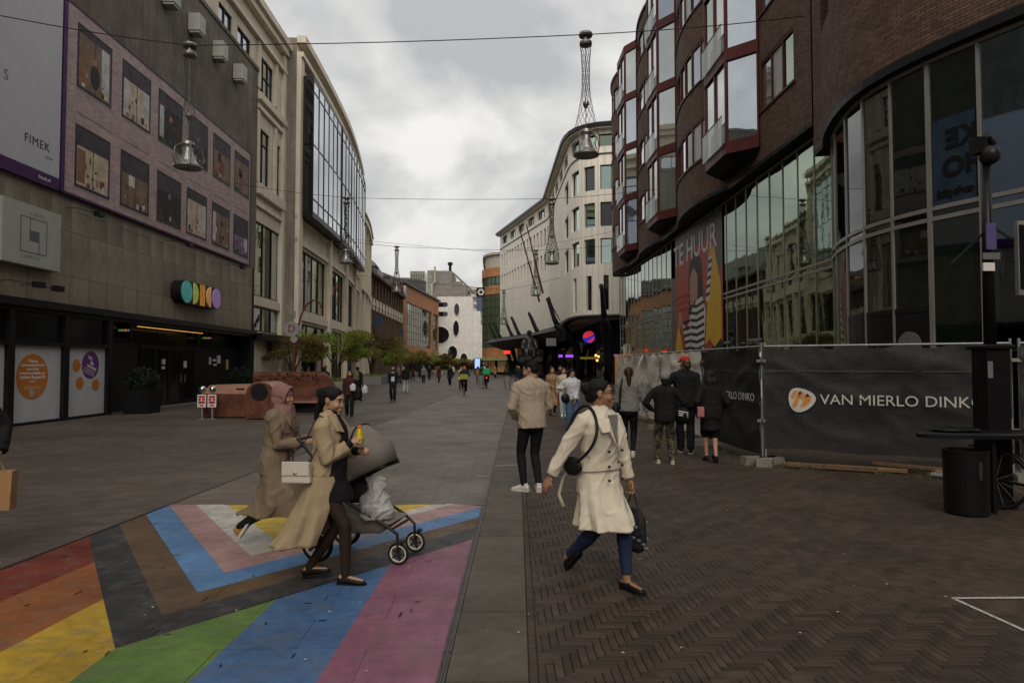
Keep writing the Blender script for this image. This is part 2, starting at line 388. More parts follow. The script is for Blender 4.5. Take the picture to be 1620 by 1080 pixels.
# recessed dark joint between plaza and road
struct(strip(lambda y: JL(y) - .012, lambda y: JL(y) + .012, -8, 90, .004, 6).ob('road_joint', M('joint_tar', (.03, .027, .025), rough=.6)))
# concrete slab strip between the drain and the brick pavement
slab_e = lambda y: .06 + .027 * y
y = -2.0; i = 0
while y < 30:
    h = 1.02 if y > 3.4 else .94
    a0, a1 = y + .006, y + h - .006; m = MB(); dz = random.uniform(-.0015, .0015)
    x = [SD(a0) + .026, slab_e(a0), slab_e(a1), SD(a1) + .026]
    m.add([(x[0], a0, -.02), (x[1], a0, -.02), (x[2], a1, -.02), (x[3], a1, -.02), (x[0] , a0 , dz), (x[1], a0, dz), (x[2], a1, dz), (x[3], a1, dz)], [(4, 5, 6, 7), (0, 1, 5, 4), (1, 2, 6, 5), (2, 3, 7, 6), (3, 0, 4, 7)])
    m.ob('paving_slab', strip_mat, pav); y += h; i += 1
def clip(poly, a, b, keep=1):
    """keep the part of a convex polygon left of the directed line a->b"""
    out = []; n = len(poly); side = lambda p: ((b[0] - a[0]) * (p[1] - a[1]) - (b[1] - a[1]) * (p[0] - a[0])) * keep
    for i in range(n):
        p, q = poly[i], poly[(i + 1) % n]; sp_, sq = side(p), side(q)
        if sp_ >= 0: out.append(p)
        if (sp_ >= 0) != (sq >= 0): t = sp_ / (sp_ - sq); out.append((p[0] + (q[0] - p[0]) * t, p[1] + (q[1] - p[1]) * t))
    return out
# herringbone clinker bricks, really laid: the nearest 300 in view as single bricks, the others joined
wb, nb = .052, 4
def brick_mesh(L, Wd):
    m = MB(); t = .003; a, b = L / 2 - .0018, Wd / 2 - .0018
    m.rings([[(-a, -b, -.02), (a, -b, -.02), (a, b, -.02), (-a, b, -.02)], [(-a, -b, -t), (a, -b, -t), (a, b, -t), (-a, b, -t)], [(-a + t, -b + t, 0), (a - t, -b + t, 0), (a - t, b - t, 0), (-a + t, b - t, 0)]]); m.f = [f for f in m.f if len(f) == 4][:-0 or None]
    return m
me_h = brick_mesh(wb * nb, wb).mesh('brick'); me_h.materials.append(klink_mat)
me_v = brick_mesh(wb, wb * nb).mesh('brick'); me_v.materials.append(klink_mat)
bh, bv = brick_mesh(wb * nb, wb), brick_mesh(wb, wb * nb)
rest = MB(); cand = []
X1 = lambda y: min(.82 * y + 1.2, 4.25 if y > 11.6 else 99) if y < 60 else 4
for jy in range(int(2.0 / wb), int(29.6 / wb)):
    yy = jy * wb
    for ix in range(int(slab_e(yy) / wb) - 2, int((min(X1(yy), 10.5)) / wb) + 2):
        d = (ix - jy) % (2 * nb)
        if d == 0: c = ((ix + nb / 2) * wb, (jy + .5) * wb); L = (nb * wb / 2, wb / 2); k = 0
        elif d == 2 * nb - 1: c = ((ix + .5) * wb, (jy + nb / 2) * wb); L = (wb / 2, nb * wb / 2); k = 1
        else: continue
        lim = slab_e(c[1]) + .060
        if c[0] + L[0] < lim + .01: continue
        if c[0] - L[0] < lim:
            q = clip([(c[0] - L[0] + .002, c[1] - L[1] + .002), (c[0] + L[0] - .002, c[1] - L[1] + .002), (c[0] + L[0] - .002, c[1] + L[1] - .002), (c[0] - L[0] + .002, c[1] + L[1] - .002)], (lim, c[1]), (lim + .027, c[1] + 1), -1)
            if len(q) > 2: rest.poly(q, -.02, random.uniform(-.0025, -.001))
            continue
        cand.append((c[1] + abs(c[0]) * .15, c[0], c[1], k))
cand.sort(); vis = [c for c in cand if 3.75 < c[2] and c[1] < .74 * c[2]]
near = set(vis[:300])
for c in cand:
    dz = random.uniform(-.0016, .0006)
    if c in near: link('brick', (me_h, me_v)[c[3]], None, pav, (c[1], c[2], dz))
    else:
        if c[2] > 16 and c[1] > 4.5: continue
        src = (bh, bv)[c[3]]; rest.add([(p[0] + c[1], p[1] + c[2], p[2] + dz) for p in src.v], src.f)
# soldier course along the slab
for k in range(int(2 / .053), int(29.6 / .053)):
    yy = k * .053 + .03; x = slab_e(yy) + .030
    rest.add([(p[0] * .95 + x, p[1] * 1. + yy, p[2]) for p in brick_mesh(.052, .052).v], brick_mesh(.052, .052).f)
klink_mass = M('klinker_mass', (.049, .035, .027), rough=.62, var=.3, scale=.9, bump=.2, bscale=120)
# every brick of the mass keeps its own tone by way of a Voronoi cell the size of a brick
nt = klink_mass.node_tree; vo = nt.nodes.new('ShaderNodeTexVoronoi'); vo.inputs['Scale'].default_value = 11; tcn = nt.nodes.new('ShaderNodeTexCoord'); nt.links.new(tcn.outputs['Object'], vo.inputs['Vector'])
sp = nt.nodes.new('ShaderNodeSeparateColor'); nt.links.new(vo.outputs['Color'], sp.inputs[0]); mr = nt.nodes.new('ShaderNodeMapRange'); mr.inputs[3].default_value = .8; mr.inputs[4].default_value = 1.22; nt.links.new(sp.outputs[0], mr.inputs[0])
bs = nt.nodes['Principled BSDF']; old = bs.inputs['Base Color'].links[0].from_socket; sc = nt.nodes.new('ShaderNodeVectorMath'); sc.operation = 'SCALE'; nt.links.new(old, sc.inputs[0]); nt.links.new(mr.outputs[0], sc.inputs['Scale']); nt.links.new(sc.outputs[0], bs.inputs['Base Color'])
rest.ob('brick', klink_mass, pav, kind='stuff')

# ---------------------------------------------------------------- rainbow flag painted on the road slabs
def convex_clip(poly, cl):
    ar = sum(cl[i][0] * cl[(i + 1) % len(cl)][1] - cl[(i + 1) % len(cl)][0] * cl[i][1] for i in range(len(cl)))
    k = 1 if ar > 0 else -1
    for i in range(len(cl)):
        poly = clip(poly, cl[i], cl[(i + 1) % len(cl)], k)
        if len(poly) < 3: return []
    return poly
G = lambda *l: [P0(*p) for p in l]
def ext(a, b, y):   # point on the line a-b at distance y
    t = (y - a[1]) / (b[1] - a[1]); return (a[0] + (b[0] - a[0]) * t, y)
Lm = {'wy': ((366, 794), (447.5, 853), (690, 794)), 'wp': ((318, 794), (404, 873), (721, 794)), 'pb': ((276, 794), (364, 899), (767, 798.5)), 'bb': ((242, 809), (323, 929), (766, 813)), 'bk': ((201, 824), (269.5, 964), (761, 828)), 'ko': ((155.5, 841), (198.5, 1013), (749.5, 849))}
def chev(k1, k2):
    a, b, c = G(*Lm[k1]); d, e, f = G(*Lm[k2]); return [[a, b, e, d], [b, c, f, e]]
TL, TR = P0(276, 794.4), P0(768, 794.4)
dk = lambda a, b: ext(P0(*a), P0(*b), 2.2)
reg = [('yellow', (.62, .43, .035), [G((366, 794), (447.5, 853), (690, 794))]),
       ('white', (.52, .50, .45), chev('wy', 'wp')), ('pink', (.42, .25, .235), chev('wp', 'pb')),
       ('light blue', (.10, .235, .46), chev('pb', 'bb')), ('brown', (.125, .078, .042), chev('bb', 'bk')), ('black', (.045, .045, .047), chev('bk', 'ko')),
       ('red', (.185, .036, .022), [[P0(155.5, 841), P0(164, 881.5), ext(P0(164, 881.5), P0(0, 950), 2.2), ext(P0(155.5, 841), P0(0, 898), 2.2)]]),
       ('orange', (.30, .098, .025), [[P0(164, 881.5), P0(179, 938), ext(P0(179, 938), P0(0, 1029.5), 1.6), ext(P0(164, 881.5), P0(0, 950), 2.2)]]),
       ('golden yellow', (.52, .33, .025), [[P0(179, 938), P0(198.5, 1013), ext(P0(198.5, 1013), P0(107, 1080), 1.6), ext(P0(179, 938), P0(0, 1029.5), 1.6)]]),
       ('green', (.125, .225, .045), [[P0(198.5, 1013), P0(447.4, 937.7), dk((420, 967), (299, 1080)), dk((198.5, 1013), (107, 1080))]]),
       ('blue', (.065, .15, .31), [[P0(447.4, 937.7), P0(621, 887), dk((621, 887), (498, 1080)), dk((420, 967), (299, 1080))]]),
       ('purple', (.27, .10, .165), [[P0(621, 887), P0(749.5, 849), dk((749.5, 849), (697, 1080)), dk((621, 887), (498, 1080))]])]
flag = thing('rainbow_flag', 'progress pride flag painted across the road slabs, in the left foreground', 'road painting', (-2, 5.5, 0))
for nm, c, polys in reg:
    pm = M('paint_' + nm.replace(' ', '_'), tuple(v * .68 for v in c), rough=.55, var=.34, scale=1.3, bump=.3, bscale=130)
    # worn spots where the stone shows through
    nt = pm.node_tree; bsd = nt.nodes['Principled BSDF']; src = bsd.inputs['Base Color'].links[0].from_socket
    tcn = nt.nodes.new('ShaderNodeTexCoord'); nz = nt.nodes.new('ShaderNodeTexNoise'); nz.inputs['Scale'].default_value = 5; nz.inputs['Detail'].default_value = 10; nz.inputs['Roughness'].default_value = .75
    nt.links.new(tcn.outputs['Object'], nz.inputs[0]); mr = nt.nodes.new('ShaderNodeMapRange'); mr.inputs[1].default_value = .49; mr.inputs[2].default_value = .68; nt.links.new(nz.outputs['Fac'], mr.inputs[0]); mr.inputs[4].default_value = .55
    mx = nt.nodes.new('ShaderNodeMix'); mx.data_type = 'RGBA'; nt.links.new(mr.outputs[0], mx.inputs['Factor']); nt.links.new(src, mx.inputs['A']); mx.inputs['B'].default_value = (.10, .088, .078, 1); nt.links.new(mx.outputs['Result'], bsd.inputs['Base Color'])
    m = MB(); cell_x, cell_y = .9, .46
    for pl in polys:
        for jy in range(4, 19):
            y0 = jy * cell_y - .06
            for ix in range(-9, 2):
                x0 = ix * cell_x + (.45 if jy % 2 else 0); sh = .03 * y0
                gp = .0013; c4 = [(x0 + sh + gp, y0 + gp), (x0 + cell_x + sh - gp, y0 + gp), (x0 + cell_x + sh - gp, y0 + cell_y - gp), (x0 + sh + gp, y0 + cell_y - gp)]
                q = convex_clip(c4, pl)
                if len(q) >= 3: q = clip(q, (JL(0) + .02, 0), (JL(10) + .02, 10), -1)
                if len(q) >= 3: q = clip(q, (SD(0) - .026, 0), (SD(10) - .026, 10), 1)
                if len(q) >= 3 and abs(sum(q[i][0] * q[(i + 1) % len(q)][1] - q[(i + 1) % len(q)][0] * q[i][1] for i in range(len(q)))) > 1e-4:
                    rr = random.Random(ix * 99 + jy); m.poly(q, -.0055, rr.uniform(-.0012, .0012))
    m.ob('painted_stripe', pm, flag, label=nm + ' stripe')
# cuts, gum and litter
gum = MB(); rg = random.Random(3)
for k in range(90):
    y = 3.4 + 12 * rg.random() ** 1.6; x = rg.uniform(-.8, .75) * y; r = rg.uniform(.004, .013)
    gum.add([(x + r * rg.uniform(.6, 1.2) * cos(a * pi / 3), y + r * rg.uniform(.6, 1.2) * sin(a * pi / 3), .005) for a in range(6)], [(0, 1, 2, 3, 4, 5)])
gum.ob('litter', M('gum', (.42, .40, .36), rough=.8), kind='stuff')
scr = MB()
for k in range(36):
    y = 3.6 + 4.4 * rg.random(); x = rg.uniform(-.75, -.08) * y
    if x < JL(y): continue
    a = rg.choice([0, .1, 1.5, 1.62]) + rg.uniform(-.1, .1); l = rg.uniform(.03, .10); w_ = rg.uniform(.003, .007)
    dx, dy = cos(a) * l / 2, sin(a) * l / 2; nx, ny = -sin(a) * w_, cos(a) * w_
    scr.quad((x - dx - nx, y - dy - ny, .0045), (x + dx - nx, y + dy - ny, .0045), (x + dx + nx, y + dy + ny, .0045), (x - dx + nx, y - dy + ny, .0045))
scr.ob('debris', M('dark_bits', (.02, .018, .016), rough=.8), kind='stuff')
wl = M('worn_line', (.34, .33, .30), rough=.8, var=.4, scale=20)
lm = MB()
for (u0, v0, u1, v1, w_) in ((783, 736, 823, 734, .05), (756, 752, 775, 752, .04), (741, 704, 790, 704, .03), (1507, 946, 1640, 946, .035), (1507, 946, 1640, 1006, .03)):
    a, b = P0(u0, v0), P0(u1, v1); d = V((b[0] - a[0], b[1] - a[1])).normalized(); n_ = V((-d.y, d.x)) * w_ / 2
    lm.quad((a[0] - n_.x, a[1] - n_.y, .005), (b[0] - n_.x, b[1] - n_.y, .005), (b[0] + n_.x, b[1] + n_.y, .005), (a[0] + n_.x, a[1] + n_.y, .005))
struct(lm.ob('road_marking_lines', wl))

# ================================================================ GRANITE SHOP BUILDING (left)
PL = path([(-13.5, 0), (-13.5, 200)])
gb = thing('shop_building', 'dark granite clad shop building with large mural banner, at the left edge', 'building', (-13.5, 24, 0))
b = MB().box(6, 36.8, -14, 0, 7.0, 18.1); b.ob('wall', render_dark, gb, PL)
MB().box(6, 36.85, -14, .06, 18.1, 18.3).ob('roof', render_dark, gb, PL)
MB().box(6, 36.8, -14, -.7, 0, 7.0).box(6, 36.8, -.7, -.045, 3.6, 7.0).box(36.3, 36.8, -.7, -.01, 0, 3.6).ob('wall_core', dark_paint, gb, PL)
tm = {}
for r_, (z0, z1) in enumerate(((3.62, 4.48), (4.49, 5.9), (5.91, 6.99))):
    b = MB().box(-.468, .468, -.04, 0, z0, z1); me = b.mesh('stone_tile', lambda s, o, z: (o, s, z)); me.materials.append(granite); tm[r_] = me
for k in range(32):
    s = 7.2 + k * .955
    if s > 36.5: break
    for r_ in range(3): link('stone_tile', tm[r_], None, gb, (random.uniform(-.002, .002), s + (.3 if r_ == 1 else 0) * 0 - 24, 0))
MB().box(6, 36.8, -.5, .14, 3.38, 3.6, 0).box(6, 36.8, -.7, .02, 3.25, 3.38).ob('fascia', black_frame, gb, PL)
fr = MB()
posts = [14.0, 16.2, 18.5, 20.85, 23.15]
for s in posts: fr.box(s, s + .24, -.25, .02, 0, 3.25)
fr.box(6, 23.4, -.2, 0, 2.28, 2.40).box(6, 23.4, -.2, .0, 0, .08)
fr.ob('shopfront_frame', black_frame, gb, PL)
white_film = M('white_film', (.50, .50, .51), rough=.25, var=.05, bump=.01)
orange_film = M('orange_film', (.50, .17, .03), rough=.4, var=.04, bump=0); purple_film = M('purple_film', (.13, .035, .17), rough=.4, var=.04, bump=0)
print_white = M('print_white', (.62, .60, .56), rough=.5, var=.03, bump=0); print_black = M('print_black', (.02, .02, .02), rough=.5, bump=0)
def fx(s, z, o=.0): return frame((-13.5 + o, s, z), (0, 1, 0), (0, 0, 1))
for i in range(4):
    a, c = posts[i] + .24, posts[i + 1]
    pn = MB().box(a, c, -.12, -.10, .08, 2.28).ob('display_panel', white_film, gb, PL)
    MB().box(a, c, -.12, -.10, 2.40, 3.25).ob('transom_pane', glass_shop, gb, PL)
    if i == 2:
        MB().lathe([(0, 0), (.66, 0), (.66, .004), (0, .004)], 48).ob('poster', orange_film, gb, lambda x, y, z: (-13.5 - .098 + z, 19.62 + y, 1.38 + x))
        for k, (t, sz) in enumerate((('Wegens', .12), ('verbouwing Primark', .12), ('vanaf nu tijdelijk', .075), ('verhuizen wij tijdelijk naar', .10), ('Lutherse Burgwal 20', .125), ('tot ziens', .06))):
            text(t, sz, fx(19.62, 1.83 - k * .118, -.092), print_white, gb, bold=.003)
        for z, w_ in ((1.08, .62), (1.03, .7)): MB().box(19.62 - w_ / 2, 19.62 + w_ / 2, -.093, -.091, z, z + .012).ob('print_line', print_white, gb, PL)
        MB().box(19.52, 19.66, -.093, -.090, .80, 1.0).box(19.7, 19.95, -.093, -.091, .93, .95).box(19.7, 19.9, -.093, -.091, .85, .87).ob('print_map', M('print_grey', (.35, .34, .36), bump=0), gb, PL)
    if i == 3:
        for (s, z, r0, mt) in ((22.35, 1.72, .46, purple_film), (21.62, 1.70, .2, orange_film), (21.8, 1.13, .2, orange_film), (22.65, 1.05, .2, orange_film)):
            MB().lathe([(0, 0), (r0, 0), (r0, .004), (0, .004)], 36).ob('poster', mt, gb, lambda x, y, q, s=s, z=z: (-13.5 - .098 + q, s + y, z + x))
        rr = Matrix.Rotation(R(-18), 4, 'Z')
        for k, (t, sz, dx) in enumerate((('Wij', .15, -.1), ('zijn', .15, .05), ('verhuisd', .15, .08))): text(t, sz, fx(22.35, 1.72, -.092) @ rr @ Matrix.Translation((dx, .2 - k * .13, 0)), print_white, gb, bold=.004)
        for k in range(3): text('naar de Burgwal om de hoek', .05, fx(22.35, 1.72, -.092) @ rr @ Matrix.Translation((0, -.17 - k * .07, 0)), print_white, gb)
    if i == 1:
        MB().box(17.6, 18.3, -.098, -.094, 1.0, 2.0).ob('poster', M('poster_yellow', (.45, .30, .03), bump=0), gb, PL)
        MB().box(17.7, 18.2, -.093, -.091, 1.5, 1.9).ob('poster_print', print_black, gb, PL)
# entrance with doors
MB().box(23.39, 36.3, -.7, -.62, 2.45, 2.55).box(23.39, 36.3, -.7, -.60, .0, .12).ob('entrance_frame', black_frame, gb, PL)
MB().box(23.4, 26.2, -.69, -.60, .12, 2.45).ob('entrance_wall', M('slat_black', (.014, .013, .013), rough=.5, kind='stripe', pitch=.09, w=.2, bump=.5), gb, PL)
for k in range(6):
    a = 23.5 + k * 2.1; MB().box(a, a + 2.06, -.66, -.64, 2.56, 3.24).ob('transom_pane', glass_shop, gb, PL)
for k in range(4):
    a = 26.3 + k * 1.15; d = MB().box(a, a + .07, -.62, -.56, .12, 2.44).box(a + 1.05, a + 1.12, -.62, -.56, .12, 2.44).box(a + .07, a + 1.05, -.61, -.57, .12, .22).box(a + .07, a + 1.05, -.61, -.57, 2.36, 2.44).ob('door', black_frame, gb, PL)
    MB().box(a + .07, a + 1.05, -.60, -.59, .22, 2.36).ob('pane', glass_shop, d, PL)
    MB().tube([(a + (.95 if k % 2 == 0 else .17), -.52, .95), (a + (.95 if k % 2 == 0 else .17), -.52, 1.3)], .015).ob('handle', galv, d, PL)
MB().box(31, 36.3, -.66, -.60, .12, 2.45).ob('entrance_wall', dark_paint, gb, PL)
for (s, z, w_, h) in ((28.0, 1.75, .18, .22), (28.0, 1.55, .16, .12), (29.9, 1.6, .2, .3), (32.5, 1.75, .12, .35), (32.9, 1.9, .3, .12), (33.0, 1.68, .26, .1), (33.4, 1.8, .3, .4), (34.5, 1.5, .18, .5)):
    MB().box(s, s + w_, -.599, -.54, z, z + h).ob('door_sticker', print_white if s < 34 else M('sticker_yellow', (.45, .38, .1), bump=0), gb, PL)
MB().box(26.2, 31.0, -.70, -.2, -.005, .02).ob('threshold', galv, gb, PL)
led = M('led_amber', (1, .50, .10), emit=.55, bump=0)
MB().box(25.0, 30.4, -.02, .02, 3.14, 3.17).ob('light_strip', led, gb, PL)
logo = [(.06, .32, .30), (.36, .42, .08), (.62, .27, .03), (.60, .33, .12), (.32, .18, .42)]
for (s, nm_) in ((24.6, 0), (31.5, 1)):
    t = MB().box(s, s + .06, -.55, -.02, 2.72, 3.25).ob('blade_sign', black_frame, gb, PL)
    for k, c in enumerate(logo): MB().ell((s - .004, -.46 + k * .088, 2.99), (.004, .04, .05), n=10, m=6).ob('letter', M('blade_%d_%d' % (k, nm_), c, emit=.35, bump=0), t, PL)
# mural banner with printed houses
mural = thing('mural_banner', 'pink mural banner printed with brick house windows and lived-in rooms, on the dark building', 'banner', (-13.5, 28, 7))
pink_print = M('pink_print', (.385, .275, .265), rough=.6, var=.12, scale=2, bump=.02, kind='brick', bw=.26, bh=.085, mort=.01, c2=(.43, .32, .31), mc=(.30, .22, .215))
violet = M('violet_edge', (.05, .012, .07), rough=.5, bump=0)
MB().box(20.35, 35.55, .02, .14, 7.05, 13.0).ob('sheet', pink_print, mural, PL)
MB().box(20.25, 20.42, .02, .16, 7.0, 13.05).box(20.42, 35.6, .02, .155, 6.98, 7.06).box(35.5, 35.62, .02, .16, 7.06, 13.05).box(20.42, 35.5, .02, .155, 12.99, 13.05).ob('edge', violet, mural, PL)
pd = lambda n, c: M('print_' + n, c, rough=.6, var=.35, scale=3, bump=0)
pr = {k: pd(k, c) for k, c in dict(dark=(.03, .024, .024), blind=(.055, .045, .058), lace=(.44, .43, .43), warm=(.22, .10, .045), cream=(.44, .35, .25), room=(.17, .105, .065), plant=(.03, .055, .025), red=(.15, .035, .02), skin=(.28, .15, .09), sill=(.25, .195, .19), jeans=(.06, .07, .13), white=(.45, .42, .40), lilac=(.17, .11, .2)).items()}
rw = random.Random(11)
wins = [(20.95, 22.75), (23.45, 25.3), (25.95, 27.85), (28.4, 30.3), (30.9, 32.85), (33.4, 35.3)]
def pbox(wn, a, b, c, d, k, l): MB().box(a, b, .14, .1425 + l * .0008, c, d).ob('print', pr[k], wn, PL)
for ci, (a, b) in enumerate(wins):
    for row, (c, d) in enumerate(((7.38, 9.3), (10.55, 12.55))):
        wn = MB().box(a - .04, b + .04, .14, .142, c - .04, d + .04).ob('printed_window', pr['dark'], mural, PL)
        st = (ci * 2 + row)
        pbox(wn, a - .05, b + .05, c - .12, c - .05, 'sill', 2); pbox(wn, a, b, c - .85, c - .83, 'blind', 1)
        bd = [.32, .12, .38, .3, .35, .28, .22, .55, .2, .35, .5, .18][st]
        wall_c = ['cream', 'room', 'room', 'cream', 'dark', 'dark', 'cream', 'dark', 'room', 'room', 'lilac', 'room'][st]
        pbox(wn, a + .06, b - .06, c + .05, d - .06, wall_c, 0)
        pbox(wn, a + .06, b - .06, d - (d - c) * bd, d - .05, 'blind', 3)
        if st in (1, 3, 6, 10): pbox(wn, b - .55, b - .12, c + .3, d - (d - c) * bd, 'lace', 2)
        if st in (3, 5, 8): pbox(wn, a + .08, a + .4, c + .2, d - (d - c) * bd, 'lace', 2)
        if st in (0, 1): pbox(wn, a + .08, a + .5, c + .15, d - .7, 'warm', 2)
        if st in (2, 4, 9, 11): pbox(wn, a + .5, a + .9, c + .8, c + 1.25, 'white' if st == 2 else 'dark', 2)
        m = MB()
        for q in range(12):
            x, z, w2, h2 = rw.uniform(a + .15, b - .3), c + .08 + rw.random() ** 2 * .9, rw.uniform(.05, .26), rw.uniform(.04, .30)
            k_ = rw.choice(['red', 'warm', 'room', 'dark', 'dark', 'plant', 'lace', 'jeans', 'room', 'cream', 'blind'])
            if rw.random() < .5: MB().box(x, min(x + w2, b - .1), .14, .1438 + q * .0001, z, z + h2).ob('print', pr[k_], wn, PL)
            else: MB().ell((x + .1, .142, z + .05), (w2 * .5, .0025, h2 * .5), n=10, m=6).ob('print', pr[k_], wn, PL)
        if st in (1, 4, 5, 7, 9):   # a figure in the room
            x = (a + b) / 2; MB().ell((x, .143, c + 1.12), (.10, .004, .13), n=12, m=8).ob('print', pr['skin'], wn, PL)
            MB().ell((x, .143, c + .62), (.26, .003, .42), n=14, m=8).ob('print', pr['dark' if st != 9 else 'red'], wn, PL)
        if st in (4, 5, 11, 10): MB().ell((a + .3, .144, c + .08), (.22, .004, .13), n=12, m=8).ell((b - .35, .144, c + .04), (.2, .004, .1), n=12, m=8).ell((b - .7, .144, c + .03), (.12, .004, .08), n=12, m=8).ob('print', pr['plant'], wn, PL)
        MB().box((a + b) / 2 - .02, (a + b) / 2 + .02, .14, .1455, c, d).box(a, a + .06, .14, .146, c, d).box(b - .06, b, .14, .146, c, d).box(a, b, .14, .1462, c, c + .06).ob('print_frame', pr['blind'], wn, PL)
billboard = thing('billboard', 'plain white advertising banner with small black lettering, left of the pink mural', 'banner', (-13.5, 17, 7))
MB().box(9, 20.2, .02, .14, 7.35, 13.0).ob('sheet', M('billboard_white', (.42, .42, .45), rough=.45, var=.04, bump=.02), billboard, PL)
MB().box(9, 20.2, .02, .15, 6.98, 7.35).ob('edge', violet, billboard, PL)
bk = M('ink', (.03, .025, .035), bump=0)
text('FIMEK', .36, fx(19.22, 8.12, .142), bk, billboard, sx=1.0, spacing=1.15)
text('GROEP', .11, fx(19.72, 7.83, .142), M('ink_grey', (.22, .22, .24), bump=0), billboard)
text('fimek.nl', .16, fx(19.55, 7.17, .152), print_white, billboard)
text('S', .42, fx(17.95, 9.55, .142), M('ink_mid', (.16, .16, .18), bump=0), billboard)
# sign box
sg = thing('shop_sign', 'square white sign box with thin line logo of a grey square, over the shop windows', 'sign', (-13.4, 19, 4.5))
MB().box(17.75, 20.1, .01, .30, 4.5, 6.22).ob('box', box_white, sg, PL)
ink = M('sign_ink', (.085, .10, .105), rough=.5, bump=0)
m = MB(); a, b_, c, d = 18.42, 19.5, 4.86, 5.86; w_ = .028
for q in ((a, b_, c, c + w_), (a, b_, d - w_, d), (a, a + w_, c + w_, d - w_), (b_ - w_, b_, c + w_, d - w_), (18.78, 18.81, 5.47, d - w_), (19.15, 19.18, c + w_, 5.2), (18.78, 19.18, 5.2, 5.5)): m.box(q[0], q[1], .30, .303, q[2], q[3])
m.ob('logo', ink, sg, PL)
ik2 = M('sign_ink_pale', (.20, .21, .2), bump=0)
text('LASHS', .15, fx(19.1, 5.98, .302), ik2, sg, spacing=1.5); text('LARROX', .15, fx(18.85, 4.75, .302), ik2, sg, spacing=1.35)
# multicoloured letters
sl = thing('letter_sign', 'row of five round rainbow coloured letters on a black box above the entrance', 'sign', (-13.4, 29, 4.8))
def flat(pts, mt, nm='letter', o0=.40, o1=.44):
    m = MB(); m.rings([[(s, o0, z) for s, z in pts], [(s, o1, z) for s, z in pts]]); m.ob(nm, mt, sl, PL)
def disc(s, z, r, a0=0, a1=360, n=28): return [(s + r * cos(R(a0 + (a1 - a0) * k / n)), z + r * sin(R(a0 + (a1 - a0) * k / n))) for k in range(n if a1 - a0 == 360 else n + 1)]
zc = 4.78; rr_ = .46
sh = MB(); sh.rings([[(s, .02, z) for s, z in disc(27.85, zc, .48)], [(s, .40, z) for s, z in disc(27.85, zc, .48)]]); sh.box(27.85, 31.0, .02, .395, zc - .48, zc + .48).rings([[(s, .02, z) for s, z in disc(31.0, zc, .48)], [(s, .39, z) for s, z in disc(31.0, zc, .48)]]).ob('case', black_frame, sl, PL)
lc = [M('letter_%d' % k, tuple(min(1, v * 1.15) for v in c), rough=.35, var=.3, scale=.9, bump=0, emit=.12) for k, c in enumerate(logo)]
flat(disc(27.95, zc, rr_), lc[0]); flat(disc(28.55, zc, rr_, -90, 90), lc[1])
flat([(29.2, zc - .46), (29.62, zc - .46), (29.62, zc + .46), (29.2, zc + .46)], lc[2]); flat(disc(30.25, zc, rr_, 90, 270), lc[3]); flat(disc(30.85, zc, rr_), lc[4])
# wall boxes and spot lamps
for k, s in enumerate((26.5, 28.75, 31.2, 33.6)):
    o = MB().box(s - .30, s + .30, .02, .52, 16.2, 16.95).box(s - .26, s + .26, .06, .48, 16.1, 16.2).ob('wall_box', box_white, None, PL, loc=(-13.5, s, 16.1)); bev(o)
    tag(o, ['pale grey box on the dark wall, nearest and highest of the four', 'pale grey wall box behind the hanging lamp, second from the front', 'pale grey box on the dark wall, third from the front', 'pale grey box on the dark wall, farthest of the four'][k], 'wall box', 'pale boxes high on the dark wall')
sp_l = ['black spot lamp on a wall arm beside the white sign box', 'black spot lamp on an arm under the middle of the mural', 'black spot lamp on an arm under the far end of the mural', 'left one of the two low spot lamps under the white sign', 'right one of the two low spot lamps under the white sign']
for k, (s, z) in enumerate(((21.4, 6.55), (27.6, 6.7), (33.3, 6.6), (18.7, 3.95), (19.5, 3.93))):
    t = thing('spot_lamp', sp_l[k], 'lamp', (-13.4, s, z), group='spot lamps on the granite wall')
    MB().tube([(s - .6, .0, z + .05), (s - .6, .35, z + .05), (s - .1, .62, z)], .012, 6).ob('arm', black_frame, t, PL)
    bev(MB().box(s - .16, s + .16, .55, .75, z - .08, z + .08).ob('lamp_head', black_frame, t, PL))
# ================================================================ CREAM DEPARTMENT STORE (left, behind)
cb = thing('department_store', 'cream stone department store with tall windows and dark glass oriels, left side', 'building', (-13.6, 42, 0))
PA = path([(-13.6, 0), (-13.6, 60)])
wA = [(31.8, 33.4, 17.3, 19.35, 2, 2), (34.1, 35.9, 17.3, 19.35, 2, 2), (37.3, 39.5, 17.3, 19.35, 3, 2), (34.0, 35.9, 12.0, 15.2, 3, [14.4]), (37.15, 39.0, 12.0, 15.2, 2, [14.4]), (40.2, 41.35, 12.0, 15.2, 2, [14.4]), (36.9, 41.3, 5.6, 9.8, 3, 1), (36.9, 41.3, 3.6, 5.0, 3, 1)]
facade(cb, PA, 29.5, 36.82, 17.0, 21.6, wA[:2], cream, black_frame, lambda r: glass_sky, depth=.14)
facade(cb, PA, 36.82, 41.5, 0, 21.6, [w for w in wA if w[0] > 36.8], cream, black_frame, lambda r: [glass_sky, glass_sky, glass_green][int(r * 3)], depth=.14)
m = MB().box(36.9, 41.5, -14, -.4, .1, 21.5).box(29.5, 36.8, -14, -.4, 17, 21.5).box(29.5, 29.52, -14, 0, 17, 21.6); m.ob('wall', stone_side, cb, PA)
m = MB()
for (z0, z1, o) in ((21.5, 21.9, .55), (21.1, 21.5, .35), (19.95, 20.2, .25), (16.6, 17.0, .28), (16.1, 16.35, .18), (11.3, 11.9, .25), (10.6, 10.8, .15), (5.05, 5.5, .1)): m.box(29.5 if z0 > 18 else 36.85, 41.5, -.1, o, z0, z1)
for s in (36.85, 39.7): m.box(s, s + .4, -.05, .12, 12, 16); m.box(s, s + .4, -.05, .12, 17.3, 19.9)
m.box(41.0, 41.5, -.1, .2, 0, 21.0)
m.each('cornice', cream2, cb, PA)
